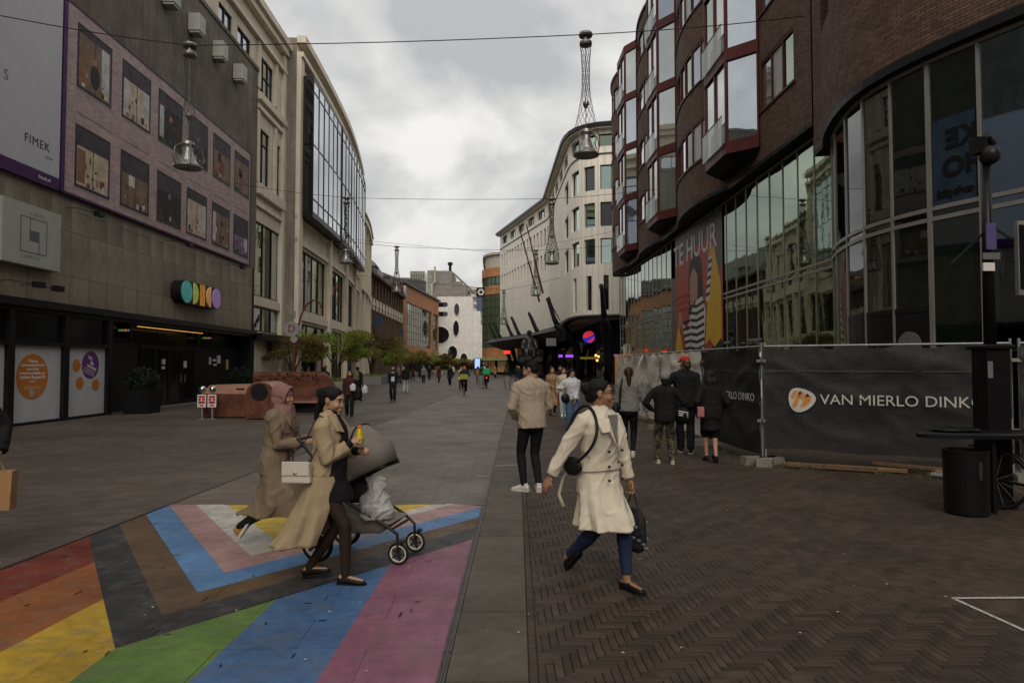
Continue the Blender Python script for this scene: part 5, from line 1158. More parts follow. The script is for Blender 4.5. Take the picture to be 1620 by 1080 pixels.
for k, x in enumerate((-9.42, -9.1)):
    t = thing('notice_post', ['left notice post with chrome ball and red white plate, by the container', 'right notice post with chrome ball and red white plate, by the container'][k], 'post', (x, 21.3, 0), group='notice posts')
    MB().bar((x, 21.3, 0), (x, 21.3, .85), .05).box(x - .14, x + .14, 21.2, 21.4, 0, .02).ob('post', galv, t); MB().ell((x, 21.28, .95), (.11, .11, .11)).ob('ball', M('chrome%d' % k, (.5, .5, .5), rough=.12, metal=1, var=.05, bump=0), t, smooth=True)
    MB().box(x - .135, x + .135, 21.24, 21.26, .38, .78).ob('plate', print_white, t)
    pr_ = M('plate_red%d' % k, (.35, .02, .03), bump=0); MB().box(x - .1, x + .1, 21.232, 21.239, .68, .74).box(x - .1, x + .1, 21.232, 21.239, .50, .57).box(x - .06, x + .06, 21.232, 21.239, .42, .46).box(x - .1, x - .02, 21.232, 21.239, .59, .66).box(x + .02, x + .1, 21.232, 21.239, .59, .66).ob('print', pr_, t)
# shop plant tubs
leaf_dark = M('leaf_dark', (.016, .024, .010), rough=.6, var=.4, scale=3); leaf_green = M('leaf_green', (.22, .30, .04), rough=.55, var=.45, scale=1.5); leaf_olive = M('leaf_olive', (.20, .18, .04), rough=.6, var=.45, scale=1.2); leaf_rust = M('leaf_rust', (.12, .068, .028), rough=.6, var=.4, scale=1.2)
for lm in (leaf_green, leaf_olive, leaf_rust):     # thin leaves let light through
    nt = lm.node_tree; pb_ = nt.nodes['Principled BSDF']; tr_ = nt.nodes.new('ShaderNodeBsdfTranslucent'); mx_ = nt.nodes.new('ShaderNodeMixShader'); mx_.inputs[0].default_value = .42
    nt.links.new(pb_.inputs['Base Color'].links[0].from_socket, tr_.inputs['Color']); nt.links.new(pb_.outputs[0], mx_.inputs[1]); nt.links.new(tr_.outputs[0], mx_.inputs[2]); nt.links.new(mx_.outputs[0], nt.nodes['Material Output'].inputs['Surface'])
bark = M('bark', (.05, .038, .028), rough=.9, var=.3, bump=.4)
def leaves(m, c, r, n, size, rg, shell=.5, flat=1):
    for _ in range(n):
        d = V((rg.gauss(0, 1), rg.gauss(0, 1), rg.gauss(0, 1))).normalized() * (shell + (1 - shell) * rg.random()) ** .6
        p = V((c[0] + d.x * r[0], c[1] + d.y * r[1], c[2] + d.z * r[2])); s = size * rg.uniform(.6, 1.4)
        a = V((rg.gauss(0, 1), rg.gauss(0, 1), rg.gauss(0, .6))).normalized(); b = a.cross(V((rg.gauss(0, 1), rg.gauss(0, 1), rg.gauss(0, 1)))).normalized()
        m.add([p - a * s, p - b * s * .45, p + a * s, p + b * s * .45], [(0, 1, 2, 3)])
for k, (x, y) in enumerate(((-12.75, 24.0), (-12.9, 33.5))):
    t = thing('plant_tub', ['square black plant tub with dark shrub, near the poster windows', 'square black plant tub with dark shrub, far side of the dark entrance'][k], 'plant tub', (x, y, 0), group='plant tubs at the entrance')
    MB().rings([[(x - .42, y - .42, 0), (x + .42, y - .42, 0), (x + .42, y + .42, 0), (x - .42, y + .42, 0)], [(x - .5, y - .5, .85), (x + .5, y - .5, .85), (x + .5, y + .5, .85), (x - .5, y + .5, .85)]]).ob('tub', dark_paint, t)
    m = MB(); rg = random.Random(k); leaves(m, (x, y, 1.2), (.55, .55, .45), 1500, .05, rg); m.ob('foliage', leaf_dark, t)
# trees in planters
plant_m = M('planter_concrete', (.20, .195, .185), rough=.8, var=.15, bump=.1)
def tree(lab, x, y, h, r, mats_, n, leaf, seed, planter=None, stems=5):
    rg = random.Random(seed); t = thing('planter_tree', lab, 'tree', (x, y, 0), group='small trees along the street')
    z0 = .65 if planter else 0
    tr = MB(); 
    for k in range(stems):
        a = 2 * pi * k / stems + rg.uniform(-.3, .3); q = rg.uniform(.3, .75) * r
        P_ = [(x + .08 * cos(a), y + .08 * sin(a), z0 - .1), (x + .2 * cos(a), y + .2 * sin(a), z0 + (h - z0) * .3), (x + q * .6 * cos(a), y + q * .6 * sin(a), z0 + (h - z0) * .6), (x + q * cos(a), y + q * sin(a), h * .88)]
        tr.tube(P_, [.06, .05, .035, .012], 6)
        for j in range(4):
            b = V(P_[2]).lerp(V(P_[3]), j / 4); c = b + V((rg.uniform(-1, 1), rg.uniform(-1, 1), rg.uniform(.1, .6))) * r * .45; tr.tube([b, c], [.022, .006], 4)
    tr.ob('trunk', bark, t)
    cl = []
    for k in range(int(16 + r * 6)):
        a = rg.uniform(0, 2 * pi); q = r * rg.random() ** .5; zz = h * .70 + (h * .26) * rg.uniform(-.9, 1) * (1 - .5 * (q / r) ** 2)
        cl.append((x + q * cos(a), y + q * sin(a), zz, rg.uniform(.28, .5) * r * .8))
    for mi, mt in enumerate(mats_):
        m = MB()
        for j, (cx, cy, cz, cr) in enumerate(cl):
            if j % len(mats_) == mi: leaves(m, (cx, cy, cz), (cr, cr, cr * .5), int(n / len(cl)), leaf, rg, .2)
        m.ob('crown', mt, t)
    if planter:
        w_, d_ = planter; MB().box(x - w_ / 2, x + w_ / 2, y - d_ / 2, y + d_ / 2, 0, .72).ob('planter', plant_m, t)
        m = MB(); leaves(m, (x, y, .8), (w_ * .45, d_ * .45, .16), 500, .06, rg); m.ob('underplanting', leaf_green, t)
    return t
tree('thin olive tree behind the round D sign', -12.2, 39.5, 3.75, 1.8, [leaf_olive, leaf_rust], 6000, .06, 1, (1.4, 1.4), 4)
tree('bright green multi-stemmed tree in a grey planter behind the bench', -10.1, 41.5, 4.3, 2.25, [leaf_green, leaf_green, leaf_olive], 12000, .062, 2, (1.6, 1.6), 6)
tree('wide rust and green tree in a long grey planter, right of the bright green one', -11.9, 62, 4.9, 2.5, [leaf_rust, leaf_olive, leaf_olive], 11000, .085, 3, (2.6, 4.5), 6)
far_ = [(-12.4, 78, 'olive tree behind the rust tinted planter tree'), (-12.6, 96, 'reddish small tree before the dark brick building'), (-13.0, 112, 'small tree by the far end of the dark brick building'), (-11.5, 128, 'small tree at the near corner of the orange building'), (-11.4, 142, 'small tree under the middle of the orange building'), (-9.6, 155, 'small tree by the glass end of the orange building'), (-9.8, 168, 'far small tree before the white oval window building'), (-7.0, 172, 'far small tree under the round window'), (-4.6, 176, 'farthest small tree, right of the white building')]
for k, (x, y, lab) in enumerate(far_): tree(lab, x, y, 4.1 if k < 4 else 3.3, 2.3 if k < 2 else 2.6, [leaf_rust, leaf_olive] if k % 2 else [leaf_olive, leaf_green], 3000, .13 if k < 3 else .2, 10 + k, (1.8, 1.8), 4)
for k, (x, y) in enumerate(((-1.35, 51), (.58, 48))):
    t = thing('potted_conifer', ['dark cone shaped shrub in a tall grey pot, left of two in mid street', 'dark cone shaped shrub in a tall grey pot, beside the arcade columns'][k], 'potted shrub', (x, y, 0), group='potted cone shrubs')
    MB().lathe([(0, 0), (.22, 0), (.28, .9), (.3, .95), (0, .95)], 18, (x, y, 0)).ob('pot', plant_m, t)
    m = MB(); rg = random.Random(k + 40)
    for j in range(9): z = 1.0 + j * .13; leaves(m, (x, y, z), (.36 * (1 - j / 10), .36 * (1 - j / 10), .1), 130, .04, rg)
    m.ob('foliage', leaf_dark, t)
# D sign
ds = thing('transport_sign', 'round grey sign with letter D on a curved dark red pole', 'sign', (-8.95, 29, 0))
rust_pole = M('pole_dark_red', (.10, .03, .022), rough=.5)
MB().tube([(-8.92, 29, 0), (-8.92, 29, 1.9), (-8.8, 29, 3.2), (-8.62, 29, 3.9), (-8.4, 29, 4.35), (-8.1, 29, 4.55), (-7.85, 29, 4.45), (-7.72, 29, 4.15)], [.085, .07, .045, .04, .04, .035, .03, .03], 8).ob('pole', rust_pole, ds, smooth=True)
MB().lathe([(0, -.03), (.33, -.03), (.33, .03), (0, .03)], 32).ob('disc', M('sign_grey', (.22, .21, .21), rough=.5, var=.05), ds, lambda x, y, z: (-9.0 + x, 28.92 + z, 3.28 + y)); MB().lathe([(0, -.02), (.15, -.02), (.15, .02), (0, .02)], 20).ob('small_disc', MATS['sign_grey'], ds, lambda x, y, z: (-8.9 + x, 28.92 + z, 2.83 + y))
text('D', .46, frame((-9.0, 28.885, 3.28), (1, 0, 0), (0, 0, 1)), M('sign_red', (.13, .03, .02), bump=0), ds, bold=.004)
# statue
st = thing('seated_statue', 'dark bronze seated figure on a heavy pedestal behind the young man, before the arcade', 'statue', (2.15, 47, 0)); bronze = M('bronze', (.022, .022, .022), rough=.4, metal=.4)
MB().box(1.75, 2.75, 46.6, 47.6, 0, 2.0).box(1.4, 3.0, 46.3, 47.9, 2.0, 2.12).box(1.5, 2.9, 46.4, 47.8, 2.12, 2.3).ob('pedestal', bronze, st)
# info posters in the far street
for k, (x, y, z0, z1, w_, c, lab) in enumerate(((-3.9, 118, 1.2, 3.0, 1.1, (.35, .5, .9), 'lit blue white advertising panel, far down the street'), (-11.9, 100, .3, 3.0, 1.6, (.02, .03, .03), 'tall dark advertising column before the orange building'), (-9.2, 165, .3, 1.5, 2.0, (.45, .03, .03), 'red low box far down the street'))):
    t = thing('advert_panel' if k < 2 else 'red_box', lab, 'panel', (x, y, 0)); MB().box(x - w_ / 2, x + w_ / 2, y, y + .3, z0 * 0, z1).ob('case', dark_paint if k < 2 else M('box_red', c), t); MB().box(x - w_ / 2 + .1, x + w_ / 2 - .1, y - .02, y - .001, z0, z1 - .1).ob('screen', M('screen%d' % k, c, emit=.8 if k == 0 else 0, bump=0), t)
# ================================================================ PEOPLE
def remesh(mb, vox, smooth=2, wr=0., wscale=9., vert=.35, seed=0, name='m', dirf=None):
    """Union of overlapping closed shapes as ONE smooth surface, with cloth creases along the normals."""
    me = mb.mesh(name); o = bpy.data.objects.new('tmp', me); COL.objects.link(o)
    r = o.modifiers.new('r', 'REMESH'); r.mode = 'VOXEL'; r.voxel_size = vox; r.use_smooth_shade = True
    if smooth: s = o.modifiers.new('s', 'SMOOTH'); s.iterations = smooth; s.factor = .5
    dg = bpy.context.evaluated_depsgraph_get(); out = bpy.data.meshes.new_from_object(o.evaluated_get(dg))
    bpy.data.objects.remove(o); bpy.data.meshes.remove(me)
    if wr:
        off = V((seed * 3.7, seed * 1.3, 0)); ns = [v.normal.copy() for v in out.vertices]
        for v, n in zip(out.vertices, ns):
            p = v.co; q = V((p.x * wscale, p.y * wscale, p.z * wscale * vert)) + off
            a = noise.noise(q); q = V(((p.x + p.z * .5) * wscale * .8, (p.y - p.z * .35) * wscale * .8, p.z * wscale * .55)) + off; c_ = max(0, 1 - abs(noise.noise(q)) * 5); b = 1 - abs(noise.noise(V((p.x * wscale * 1.6, p.y * wscale * 1.6, p.z * wscale * (2.4 if vert > .5 else .8))) + off * 2)) * 2.6
            v.co = p + n * wr * (a * .9 + max(-.5, b) * .35 + c_ * .9)
    out.shade_smooth(); return out
def ik(a, c, l1, l2, pole):
    a, c = V(a), V(c); d = c - a; L_ = min(d.length, (l1 + l2) * .999); dn = d.normalized(); c = a + dn * L_
    x = (l1 * l1 - l2 * l2 + L_ * L_) / (2 * L_); h = math.sqrt(max(0, l1 * l1 - x * x))
    p = V(pole); p = (p - dn * p.dot(dn)).normalized(); return a + dn * x + p * h, c
SKIN = {}
def skin(c):
    if c not in SKIN: SKIN[c] = M('skin_%d' % len(SKIN), c, rough=.5, var=.1, scale=20, bump=.04)
    return SKIN[c]
CL = {}
def cloth(nm, c, rough=.85, **k):
    if nm not in CL: CL[nm] = M('cloth_' + nm, c, rough=rough, var=k.pop('var', .12), scale=k.pop('scale', 6), bump=k.pop('bump', .12), bscale=k.pop('bscale', 260), **k)
    return CL[nm]
hair_black = M('hair_black', (.008, .007, .007), rough=.6, var=.3, scale=30, bump=.5, stretch=(4, 4, 1), bscale=50); hair_brown = M('hair_brown', (.03, .018, .011), rough=.45, var=.4, scale=30, bump=.5, stretch=(4, 4, 1), bscale=50)
eye_w = M('eye_white', (.36, .33, .30), rough=.25, bump=0); eye_d = M('eye_dark', (.012, .008, .006), rough=.2, bump=0); lip_m = M('lips', (.22, .07, .06), rough=.4, bump=0)
def person(lab, at, phi, H=1.7, near=2, sk=(.36, .20, .13), lean=0., feet=None, hands=None, head=(0, 0), girth=1., top=None, coat=None, legs=None, shoes=None, hair='short', hairm=None, twist=0., female=False, group=None, legbare=False, seed=1, elbow=None, hipz=None, knee=None):
    """near: 2 close, 1 middle, 0 far. at = ground point below the pelvis; phi = heading in degrees clockwise from straight ahead."""
    vox = (.021, .013, .0072)[near]; rg = random.Random(seed)
    t = thing('person', lab, 'person', (at[0], at[1], 0), R(-phi), group)
    hz = hipz or .527 * H; g = girth
    bend = Matrix.Rotation(-R(lean), 3, 'X')       # lean forward
    tw = Matrix.Rotation(R(-twist), 3, 'Z')
    P = V((0, 0, hz)); up = lambda f: P + bend @ V((0, 0, f * H - hz))
    sh_w = (.100 if female else .108) * H * (.5 + .5 * g); hip_w = .05 * H
    chest = up(.72); neck = up(.825); hy, hp = head
    SHL = {s: up(.797) + bend @ (tw @ V((s * sh_w, -.005, 0))) for s in (-1, 1)}
    feet = feet or {-1: (-.09, .0, 0, 0, -8), 1: (.09, .0, 0, 0, 8)}   # side: x, y, lift, pitch, yaw ; -1 = left
    body = MB(); ul, ll = .25 * H, .245 * H; J = {}
    for s in (-1, 1):
        fx_, fy_, lift, pit, yaw = feet[s]; ankle = V((fx_, fy_, .055 * H / 1.0 * .8 + lift)); hip = P + V((s * hip_w, 0, -.01))
        kn, ankle = ik(hip, ankle, ul, ll, V((s * .08, 1, 0)) if not knee else V(knee[s])); J[s] = (hip, kn, ankle, pit, yaw)
        q = 1.0 if not legbare else .97
        body.tube([hip, hip.lerp(kn, .35), kn.lerp(hip, .12), kn, kn.lerp(ankle, .25), kn.lerp(ankle, .6), ankle], [.048 * H * g, .045 * H * g, .032 * H * g, .029 * H * g, .031 * H * g, .023 * H, .019 * H], 12, True)
        fr_ = Matrix.Rotation(R(-yaw), 3, 'Z') @ Matrix.Rotation(-R(pit), 3, 'X'); J[s] += (fr_,)
        body.tube([ankle + fr_ @ V((0, -.03, -.02)), ankle + fr_ @ V((0, .05, -.035)), ankle + fr_ @ V((0, .13, -.045))], [.028, .03, .02], 8, True)
    # torso
    def rings_t(spec, grow=0., n=18):
        rs = []
        for f, rx, ry, oy in spec:
            c = up(f) + bend @ V((0, oy * H, 0)); k_ = max(0, min(1, (f - .55) / .25)); m_ = Matrix.Rotation(R(-twist * k_), 3, 'Z')
            rs.append([c + bend @ (m_ @ V(((rx * H * g + grow) * abs(cos(a)) ** .85 * (1 if cos(a) > 0 else -1), (ry * H * g + grow) * sin(a), 0))) for a in [2 * pi * j / n for j in range(n)]])
        return rs
    TS = [(.46, .068, .055, -.004), (.50, .092, .066, -.008), (.55, .096, .068, -.006), (.61, .080, .060, 0), (.67, .086, .064, .004), (.73, .098, .072, .008), (.78, .102, .066, .002), (.81, .085, .05, -.004), (.835, .04, .036, -.002)]
    if not female: TS = [(a, b * (.93 if a < .6 else 1.08), c * (.95 if a < .6 else 1.03), d) for a, b, c, d in TS]
    body.rings(rings_t(TS))
    # head
    hc = neck + bend @ V((0, .012 * H * .6, .088 * H)); hs = H * .0550 / 0.1
    HM = Matrix.Rotation(R(-hy), 3, 'Z') @ Matrix.Rotation(-R(hp), 3, 'X')
    h = lambda x, y, z: hc + HM @ (V((x, y, z)) * hs * 1.06)
    nk = h(0, -.015, -.10)
    body.tube([up(.80), neck, nk, h(0, -.005, -.02)], [.036 * H, .031 * H, .030 * H, .04 * H], 14, True)
    k_ = hs * 1.06
    if near == 0: body.ell(hc, (.075 * k_, .092 * k_, .112 * k_), HM)
    else:
        body.ell(h(0, -.018, .032), (.078 * k_, .095 * k_, .085 * k_), HM, 20, 14); body.ell(h(0, .018, -.02), (.066 * k_, .078 * k_, .085 * k_), HM, 20, 14)
        body.ell(h(0, .045, -.068), (.042 * k_, .042 * k_, .036 * k_), HM); body.ell(h(0, .084, -.094), (.02 * k_, .018 * k_, .017 * k_), HM)
        body.tube([h(0, .084, .022), h(0, .097, -.006), h(0, .106, -.022)], [.008 * k_, .0095 * k_, .012 * k_], 8, True); body.ell(h(0, .096, -.028), (.018 * k_, .013 * k_, .008 * k_), HM)
        body.tube([h(-.04, .070, .038), h(0, .080, .040), h(.04, .070, .038)], [.010 * k_, .011 * k_, .010 * k_], 8, True)
        for s in (-1, 1):
            body.ell(h(s * .040, .070, -.028), (.024 * k_, .024 * k_, .026 * k_), HM); body.ell(h(s * .079, -.008, -.002), (.009 * k_, .020 * k_, .034 * k_), HM)
        body.tube([h(-.020, .094, -.058), h(0, .101, -.056), h(.020, .094, -.058)], [.008 * k_, .0105 * k_, .008 * k_], 8, True); body.tube([h(-.017, .093, -.069), h(0, .099, -.070), h(.017, .093, -.069)], [.008 * k_, .011 * k_, .008 * k_], 8, True)
    # arms and hands
    ua, fa = .172 * H, .150 * H; AJ = {}
    for s in (-1, 1):
        if hands and s in hands: tg = V(hands[s][:3])
        else: tg = V((s * .21 * (.6 + .4 * g), .02, .47 * H))
        pole = V((s * .5, -1, -.2)) if not (elbow and s in elbow) else V(elbow[s])
        el, wr_ = ik(SHL[s], tg, ua, fa, pole); AJ[s] = (SHL[s], el, wr_)
        body.tube([SHL[s], el.lerp(SHL[s], .4), el, el.lerp(wr_, .35), wr_], [.024 * H * g, .024 * H * g, .021 * H, .0205 * H, .0135 * H], 12, True)
        f_ = (wr_ - el).normalized(); curl = hands[s][3] if hands and s in hands and len(hands[s]) > 3 else .35
        side = V((s, 0, 0)); pn = f_.cross(V((0, 1, 0)) if abs(f_.y) < .8 else V((0, 0, 1))).normalized()  # palm normal points to the body
        if pn.dot(V((-s, 0, -.2))) < 0: pn = -pn
        wid = f_.cross(pn).normalized()
        if wid.dot(V((0, 1, .3))) < 0: wid = -wid       # towards the thumb
        hl = .058 * H * .9; pm = wr_ + f_ * hl * .62
        m3 = Matrix((wid, pn, f_)).transposed(); body.ell(pm, (.040 * H / 1.7, .017 * H / 1.7, hl * .62), m3, 14, 10)
        ln = [.072, .080, .076, .060]
        for q in range(4):
            b0 = wr_ + f_ * hl * (1.12 - .05 * abs(q - 1.3)) + wid * (.027 - .018 * q) * H / 1.7; L_ = ln[q] * H / 1.75; r_ = .0088 * H / 1.7
            c1 = curl * 55; c2 = curl * 135; d1 = f_ * cos(R(c1)) + pn * sin(R(c1)); d2 = f_ * cos(R(c2)) + pn * sin(R(c2)); d3 = f_ * cos(R(c2 + curl * 50)) + pn * sin(R(c2 + curl * 50))
            p1 = b0 + d1 * L_ * .45; p2 = p1 + d2 * L_ * .32; p3 = p2 + d3 * L_ * .23
            body.tube([b0 - f_ * .02, b0, p1, p2, p3], [r_, r_ * 1.05, r_, r_ * .9, r_ * .75], 8, True)
        tb_ = wr_ + f_ * hl * .35 + wid * .026 * H / 1.7; t1 = tb_ + (f_ * .7 + wid * .6 + pn * .35 * (1 + curl)).normalized() * .034; t2 = t1 + (f_ * .8 + wid * .1 + pn * (.3 + curl)).normalized() * .028
        body.tube([tb_ - f_ * .015, tb_, t1, t2], [.012, .0125, .0105, .0085], 8, True)
    me = remesh(body, vox, 1, name='body'); b = link('body', me, skin(sk), t)
    # face details
    if near >= 1:
        for s in (-1, 1):
            m = MB().ell(h(s * .031, .080, .014), (.0135 * k_, .008 * k_, .0075 * k_), HM, 10, 8); e = m.ob('eye', eye_w, t, smooth=True)
            MB().ell(h(s * .031, .0865, .014), (.0065 * k_, .0035 * k_, .0068 * k_), HM, 10, 8).ob('iris', eye_d, e, smooth=True)
            MB().tube([h(s * .012, .093, .036), h(s * .032, .088, .042), h(s * .050, .074, .037)], [.0025 * k_, .0038 * k_, .002 * k_], 6).ob('eyebrow', hairm or hair_black, t, smooth=True)
            MB().tube([h(s * .016, .0875, .017), h(s * .031, .0895, .0225), h(s * .046, .082, .017)], .0022 * k_, 6).ob('eyelid', hairm or hair_black, t, smooth=True)
        MB().tube([h(-.021, .1005, -.059), h(0, .1095, -.057), h(.021, .1005, -.059)], [.003 * k_, .0052 * k_, .003 * k_], 6).tube([h(-.018, .0995, -.068), h(0, .108, -.0695), h(.018, .0995, -.068)], [.003 * k_, .006 * k_, .003 * k_], 6).ob('mouth', lip_m, t, smooth=True)
    # legwear
    if legs:
        nm, mt = legs[0], legs[1]; m = MB()
        fit = dict(skinny=.010, trousers=.020, wide=.034, tights=.004, shorts=.018)[nm]; end = legs[2] if len(legs) > 2 else .93
        for s in (-1, 1):
            hip, kn, an = J[s][:3]; e = kn.lerp(an, end) if nm != 'shorts' else hip.lerp(kn, .95)
            if nm == 'shorts': pts, rr = [hip, hip.lerp(kn, .5), e], [.062 * H * g, .058 * H * g, .052 * H * g]
            else:
                base = [.050 * H * g, .046 * H * g, .031 * H * g, .031 * H * g, .024 * H, .020 * H]
                fl = {'skinny': [0, .0, .0, .0, .0, .0], 'tights': [0] * 6, 'trousers': [0, 0, .004, .006, .012, .016], 'wide': [0, .004, .014, .018, .03, .038]}[nm]
                pts = [hip, hip.lerp(kn, .35), kn, kn.lerp(e, .3), kn.lerp(e, .68), e]; rr = [a + fit * (.5 if i < 2 else .8) + f for i, (a, f) in enumerate(zip(base, fl))]
            m.tube(pts, rr, 14, True)
            if nm == 'tights': m.tube([an, an + J[s][5] @ V((0, -.03, -.02)), an + J[s][5] @ V((0, .05, -.035)), an + J[s][5] @ V((0, .13, -.045))], [.030, .029, .027, .018], 10, True)
        m.rings(rings_t([(.455, .070, .057, -.006), (.50, .096, .068, -.012), (.55, .095, .066, -.008), (.59, .082, .060, 0)], fit * .6 + .004))
        link(dict(skinny='leggings', trousers='trousers', wide='trousers', tights='tights', shorts='shorts')[nm], remesh(m, vox, 1, .0045 if nm in ('trousers', 'wide') else (.002 if nm == 'skinny' else 0), 14, 1.3, seed, 'legs'), mt, t)
    # shoes
    if shoes:
        style, mt, sole = shoes
        for s in (-1, 1):
            an, fr_ = J[s][2], J[s][5]; m = MB(); f = lambda x, y, z: an + fr_ @ V((x * H / 1.7, y * H / 1.7, z * H / 1.7))
            hgt = dict(sneaker=1.15, flat=.88, boot=1.2)[style]; w_ = 1.12 if style == 'sneaker' else .95
            for_ = [(-.070, .026, .030), (-.045, .033, .040), (0, .034, .045), (.05, .036, .036), (.10, .042, .026), (.145, .038, .020), (.175, .024, .014)]
            rs = []
            for y, rx, rz in for_:
                top_ = rz * 2 * hgt - .0; rs.append([f(rx * w_ * cos(a), y, -.071 + max(.0, (top_ / 2) * (1 + sin(a)))) for a in [2 * pi * j / 14 for j in range(14)]])
            m.rings(rs)
            if style == 'boot' or style == 'sneaker': m.tube([f(0, -.02, -.02), f(0, -.022, .03 if style == 'sneaker' else .1)], [.038, .034], 12)
            sh = link('shoe', remesh(m, max(.006, vox * .8), 1, name='shoe'), mt, t)
            sm = MB(); ol = [(-.078, 0), (-.07, .028), (-.03, .036), (.04, .036), (.10, .045), (.15, .040), (.185, .018), (.185, -.018), (.15, -.040), (.10, -.045), (.04, -.036), (-.03, -.036), (-.07, -.028)]
            th = .024 if style == 'sneaker' else .012
            sm.rings([[f(x * w_, y, -.078) for y, x in ol], [f(x * w_, y, -.078 + th) for y, x in ol]]).ob('sole', sole, sh)
    # upper garment
    def sleeve(m, s, r0, r1, end, cuff=0):
        a, e, w_ = AJ[s]; p = e.lerp(w_, end) if end <= 1 else w_; mid = a.lerp(e, .5)
        ai = a + (P - a) * .10; m.tube([ai, a.lerp(e, .06), mid, e, e.lerp(p, .5), p], [r0 * .9, r0 * .93, r0 * .88, (r0 + r1) / 2, r1 * 1.03, r1 + cuff], 14); m.ell(a.lerp(e, .04) + V((0, 0, -.012)), (r0 * .93, r0 * .93, r0 * .9)); m.tube([a.lerp(e, .05) + V((0, 0, -.008)), a.lerp(up(.825), .5) + V((0, 0, .002)), up(.832)], [r0 * .86, r0 * .80, .040 * H], 14, True)
    if top:
        hem, puff, r0, r1, end, mt = top['hem'], top.get('puff', .02), top.get('r0', .062), top.get('r1', .042), top.get('end', .96), top['mat']
        m = MB(); sp = []
        lo = max(hem, .44)
        for (f, rx, ry, oy) in TS:
            if f >= lo - .001: sp.append((f, rx, ry, oy))
        if top.get('straight'): sp = [(f, max(rx, .092) if f < .76 else rx, max(ry, .068) if f < .76 else ry, oy) for f, rx, ry, oy in sp]
        if hem < .44: sp = [(f, max(rx, .098), max(ry, .075), oy) if f < .53 else (f, rx, ry, oy) for f, rx, ry, oy in sp]
        sp = [(lo, sp[0][1], sp[0][2], sp[0][3])] + sp if sp[0][0] - lo > .01 else sp
        rs = rings_t(sp, puff)
        if hem < .44:      # skirt of a coat: covers the legs at every height
            n = 18; sk_ = []; fl = top.get('flare', .03); tail = top.get('tail', (0, 0)); zs = [.53 - (.53 - hem) * k / 9 for k in range(10)]
            for i, f in enumerate(zs):
                z = f * H; pts = []
                for s in (-1, 1):
                    hip, kn, an = J[s][:3]; a, b_ = (hip, kn) if z > kn.z else (kn, an); tt = 0 if abs(a.z - b_.z) < 1e-5 else (a.z - z) / (a.z - b_.z); pts.append(a.lerp(b_, max(0, min(1.1, tt))))
                c = (pts[0] + pts[1]) / 2; k_2 = i / 9; cx = c.x * .8 + tail[0] * k_2 ** 1.4; cy = c.y + tail[1] * k_2 ** 1.4
                rx = max(abs(pts[0].x - pts[1].x) / 2 + .05 * H * g, .090 * H * g) + puff + fl * k_2; ry = max(abs(pts[0].y - pts[1].y) / 2 + .052 * H * g, .068 * H * g) + puff + fl * .8 * k_2 + abs(tail[1]) * .3 * k_2
                amp = .010 + .022 * k_2; nf = top.get('folds', 7)
                sk_.append([V((cx + rx * cos(a), cy + ry * sin(a), z + top.get('hemwave', .0) * sin(a * 2 + 1) * k_2)) * 1 + V((cos(a), sin(a), 0)) * amp * k_2 * sin(nf * a + seed + 1.2 * sin(2 * a)) for a in [2 * pi * j / 36 for j in range(36)]])
            m.rings(sk_[::-1]); 
        m.rings(rs)
        for s in (-1, 1): sleeve(m, s, r0 * H / 1.7 * (.6 + .4 * g), r1 * H / 1.7, end)
        m.tube([up(.80), up(.842)], [.060 * H, .038 * H], 14, True)
        if top.get('hood'): m.tube([up(.80) + V((-.07, -.05, 0)), up(.80) + V((0, -.10, .01)), up(.80) + V((.07, -.05, 0))], [.035, .05, .035], 12, True); m.tube([up(.815) + V((.09 * cos(R(a)), .075 * sin(R(a)) - .01, .0)) for a in range(0, 360, 30)], .028, 8, closed=True)
        if top.get('collar'): m.tube([up(.832) + V((.062 * cos(R(a)), .058 * sin(R(a)) - .006, .0)) for a in range(0, 360, 30)], .020 if top['collar'] == 1 else .03, 8, closed=True)
        link(top.get('name', 'jacket'), remesh(m, vox * (1.05), top.get('sm', 3), top.get('wr', .008) * .8, top.get('ws', 9) * 1.15, .38, seed, 'top'), mt, t)
    # hair
    hm = hairm or hair_black; m = MB(); nmh = 'hair'
    if hair in ('short', 'bun', 'pony', 'long', 'crop', 'quiff'):
        m.ell(h(0, -.026, .044), (.084 * k_, .096 * k_, .080 * k_), HM, 18, 12); m.ell(h(0, -.050, .0), (.078 * k_, .064 * k_, .080 * k_), HM, 18, 12); m.ell(h(0, -.006, .079), (.066 * k_, .067 * k_, .036 * k_), HM, 18, 12)
        if hair == 'quiff': m.ell(h(.0, .045, .118), (.072 * k_, .058 * k_, .042 * k_), HM); m.ell(h(0, -.01, .12), (.08 * k_, .08 * k_, .05 * k_), HM)
        if hair == 'bun': m.ell(h(0, -.125, .03), (.052 * k_, .048 * k_, .052 * k_), HM); m.ell(h(0, -.09, -.04), (.05 * k_, .045 * k_, .045 * k_), HM)
        if hair == 'pony': m.tube([h(0, -.11, .05), h(0, -.15, .02), h(.01, -.15, -.10), h(.015, -.125, -.24), h(.015, -.11, -.38)], [.03 * k_, .036 * k_, .042 * k_, .036 * k_, .012 * k_], 12, True)
        if hair == 'long':
            for x in (-.05, 0, .05): m.tube([h(x, -.05, .03), h(x * 1.3, -.085, -.08), h(x * 1.5, -.085, -.2), h(x * 1.4, -.075, -.30)], [.05 * k_, .055 * k_, .045 * k_, .02 * k_], 10, True)
            for s in (-1, 1): m.tube([h(s * .07, .0, .04), h(s * .084, .01, -.06), h(s * .088, .02, -.18)], [.022 * k_, .026 * k_, .014 * k_], 10, True)
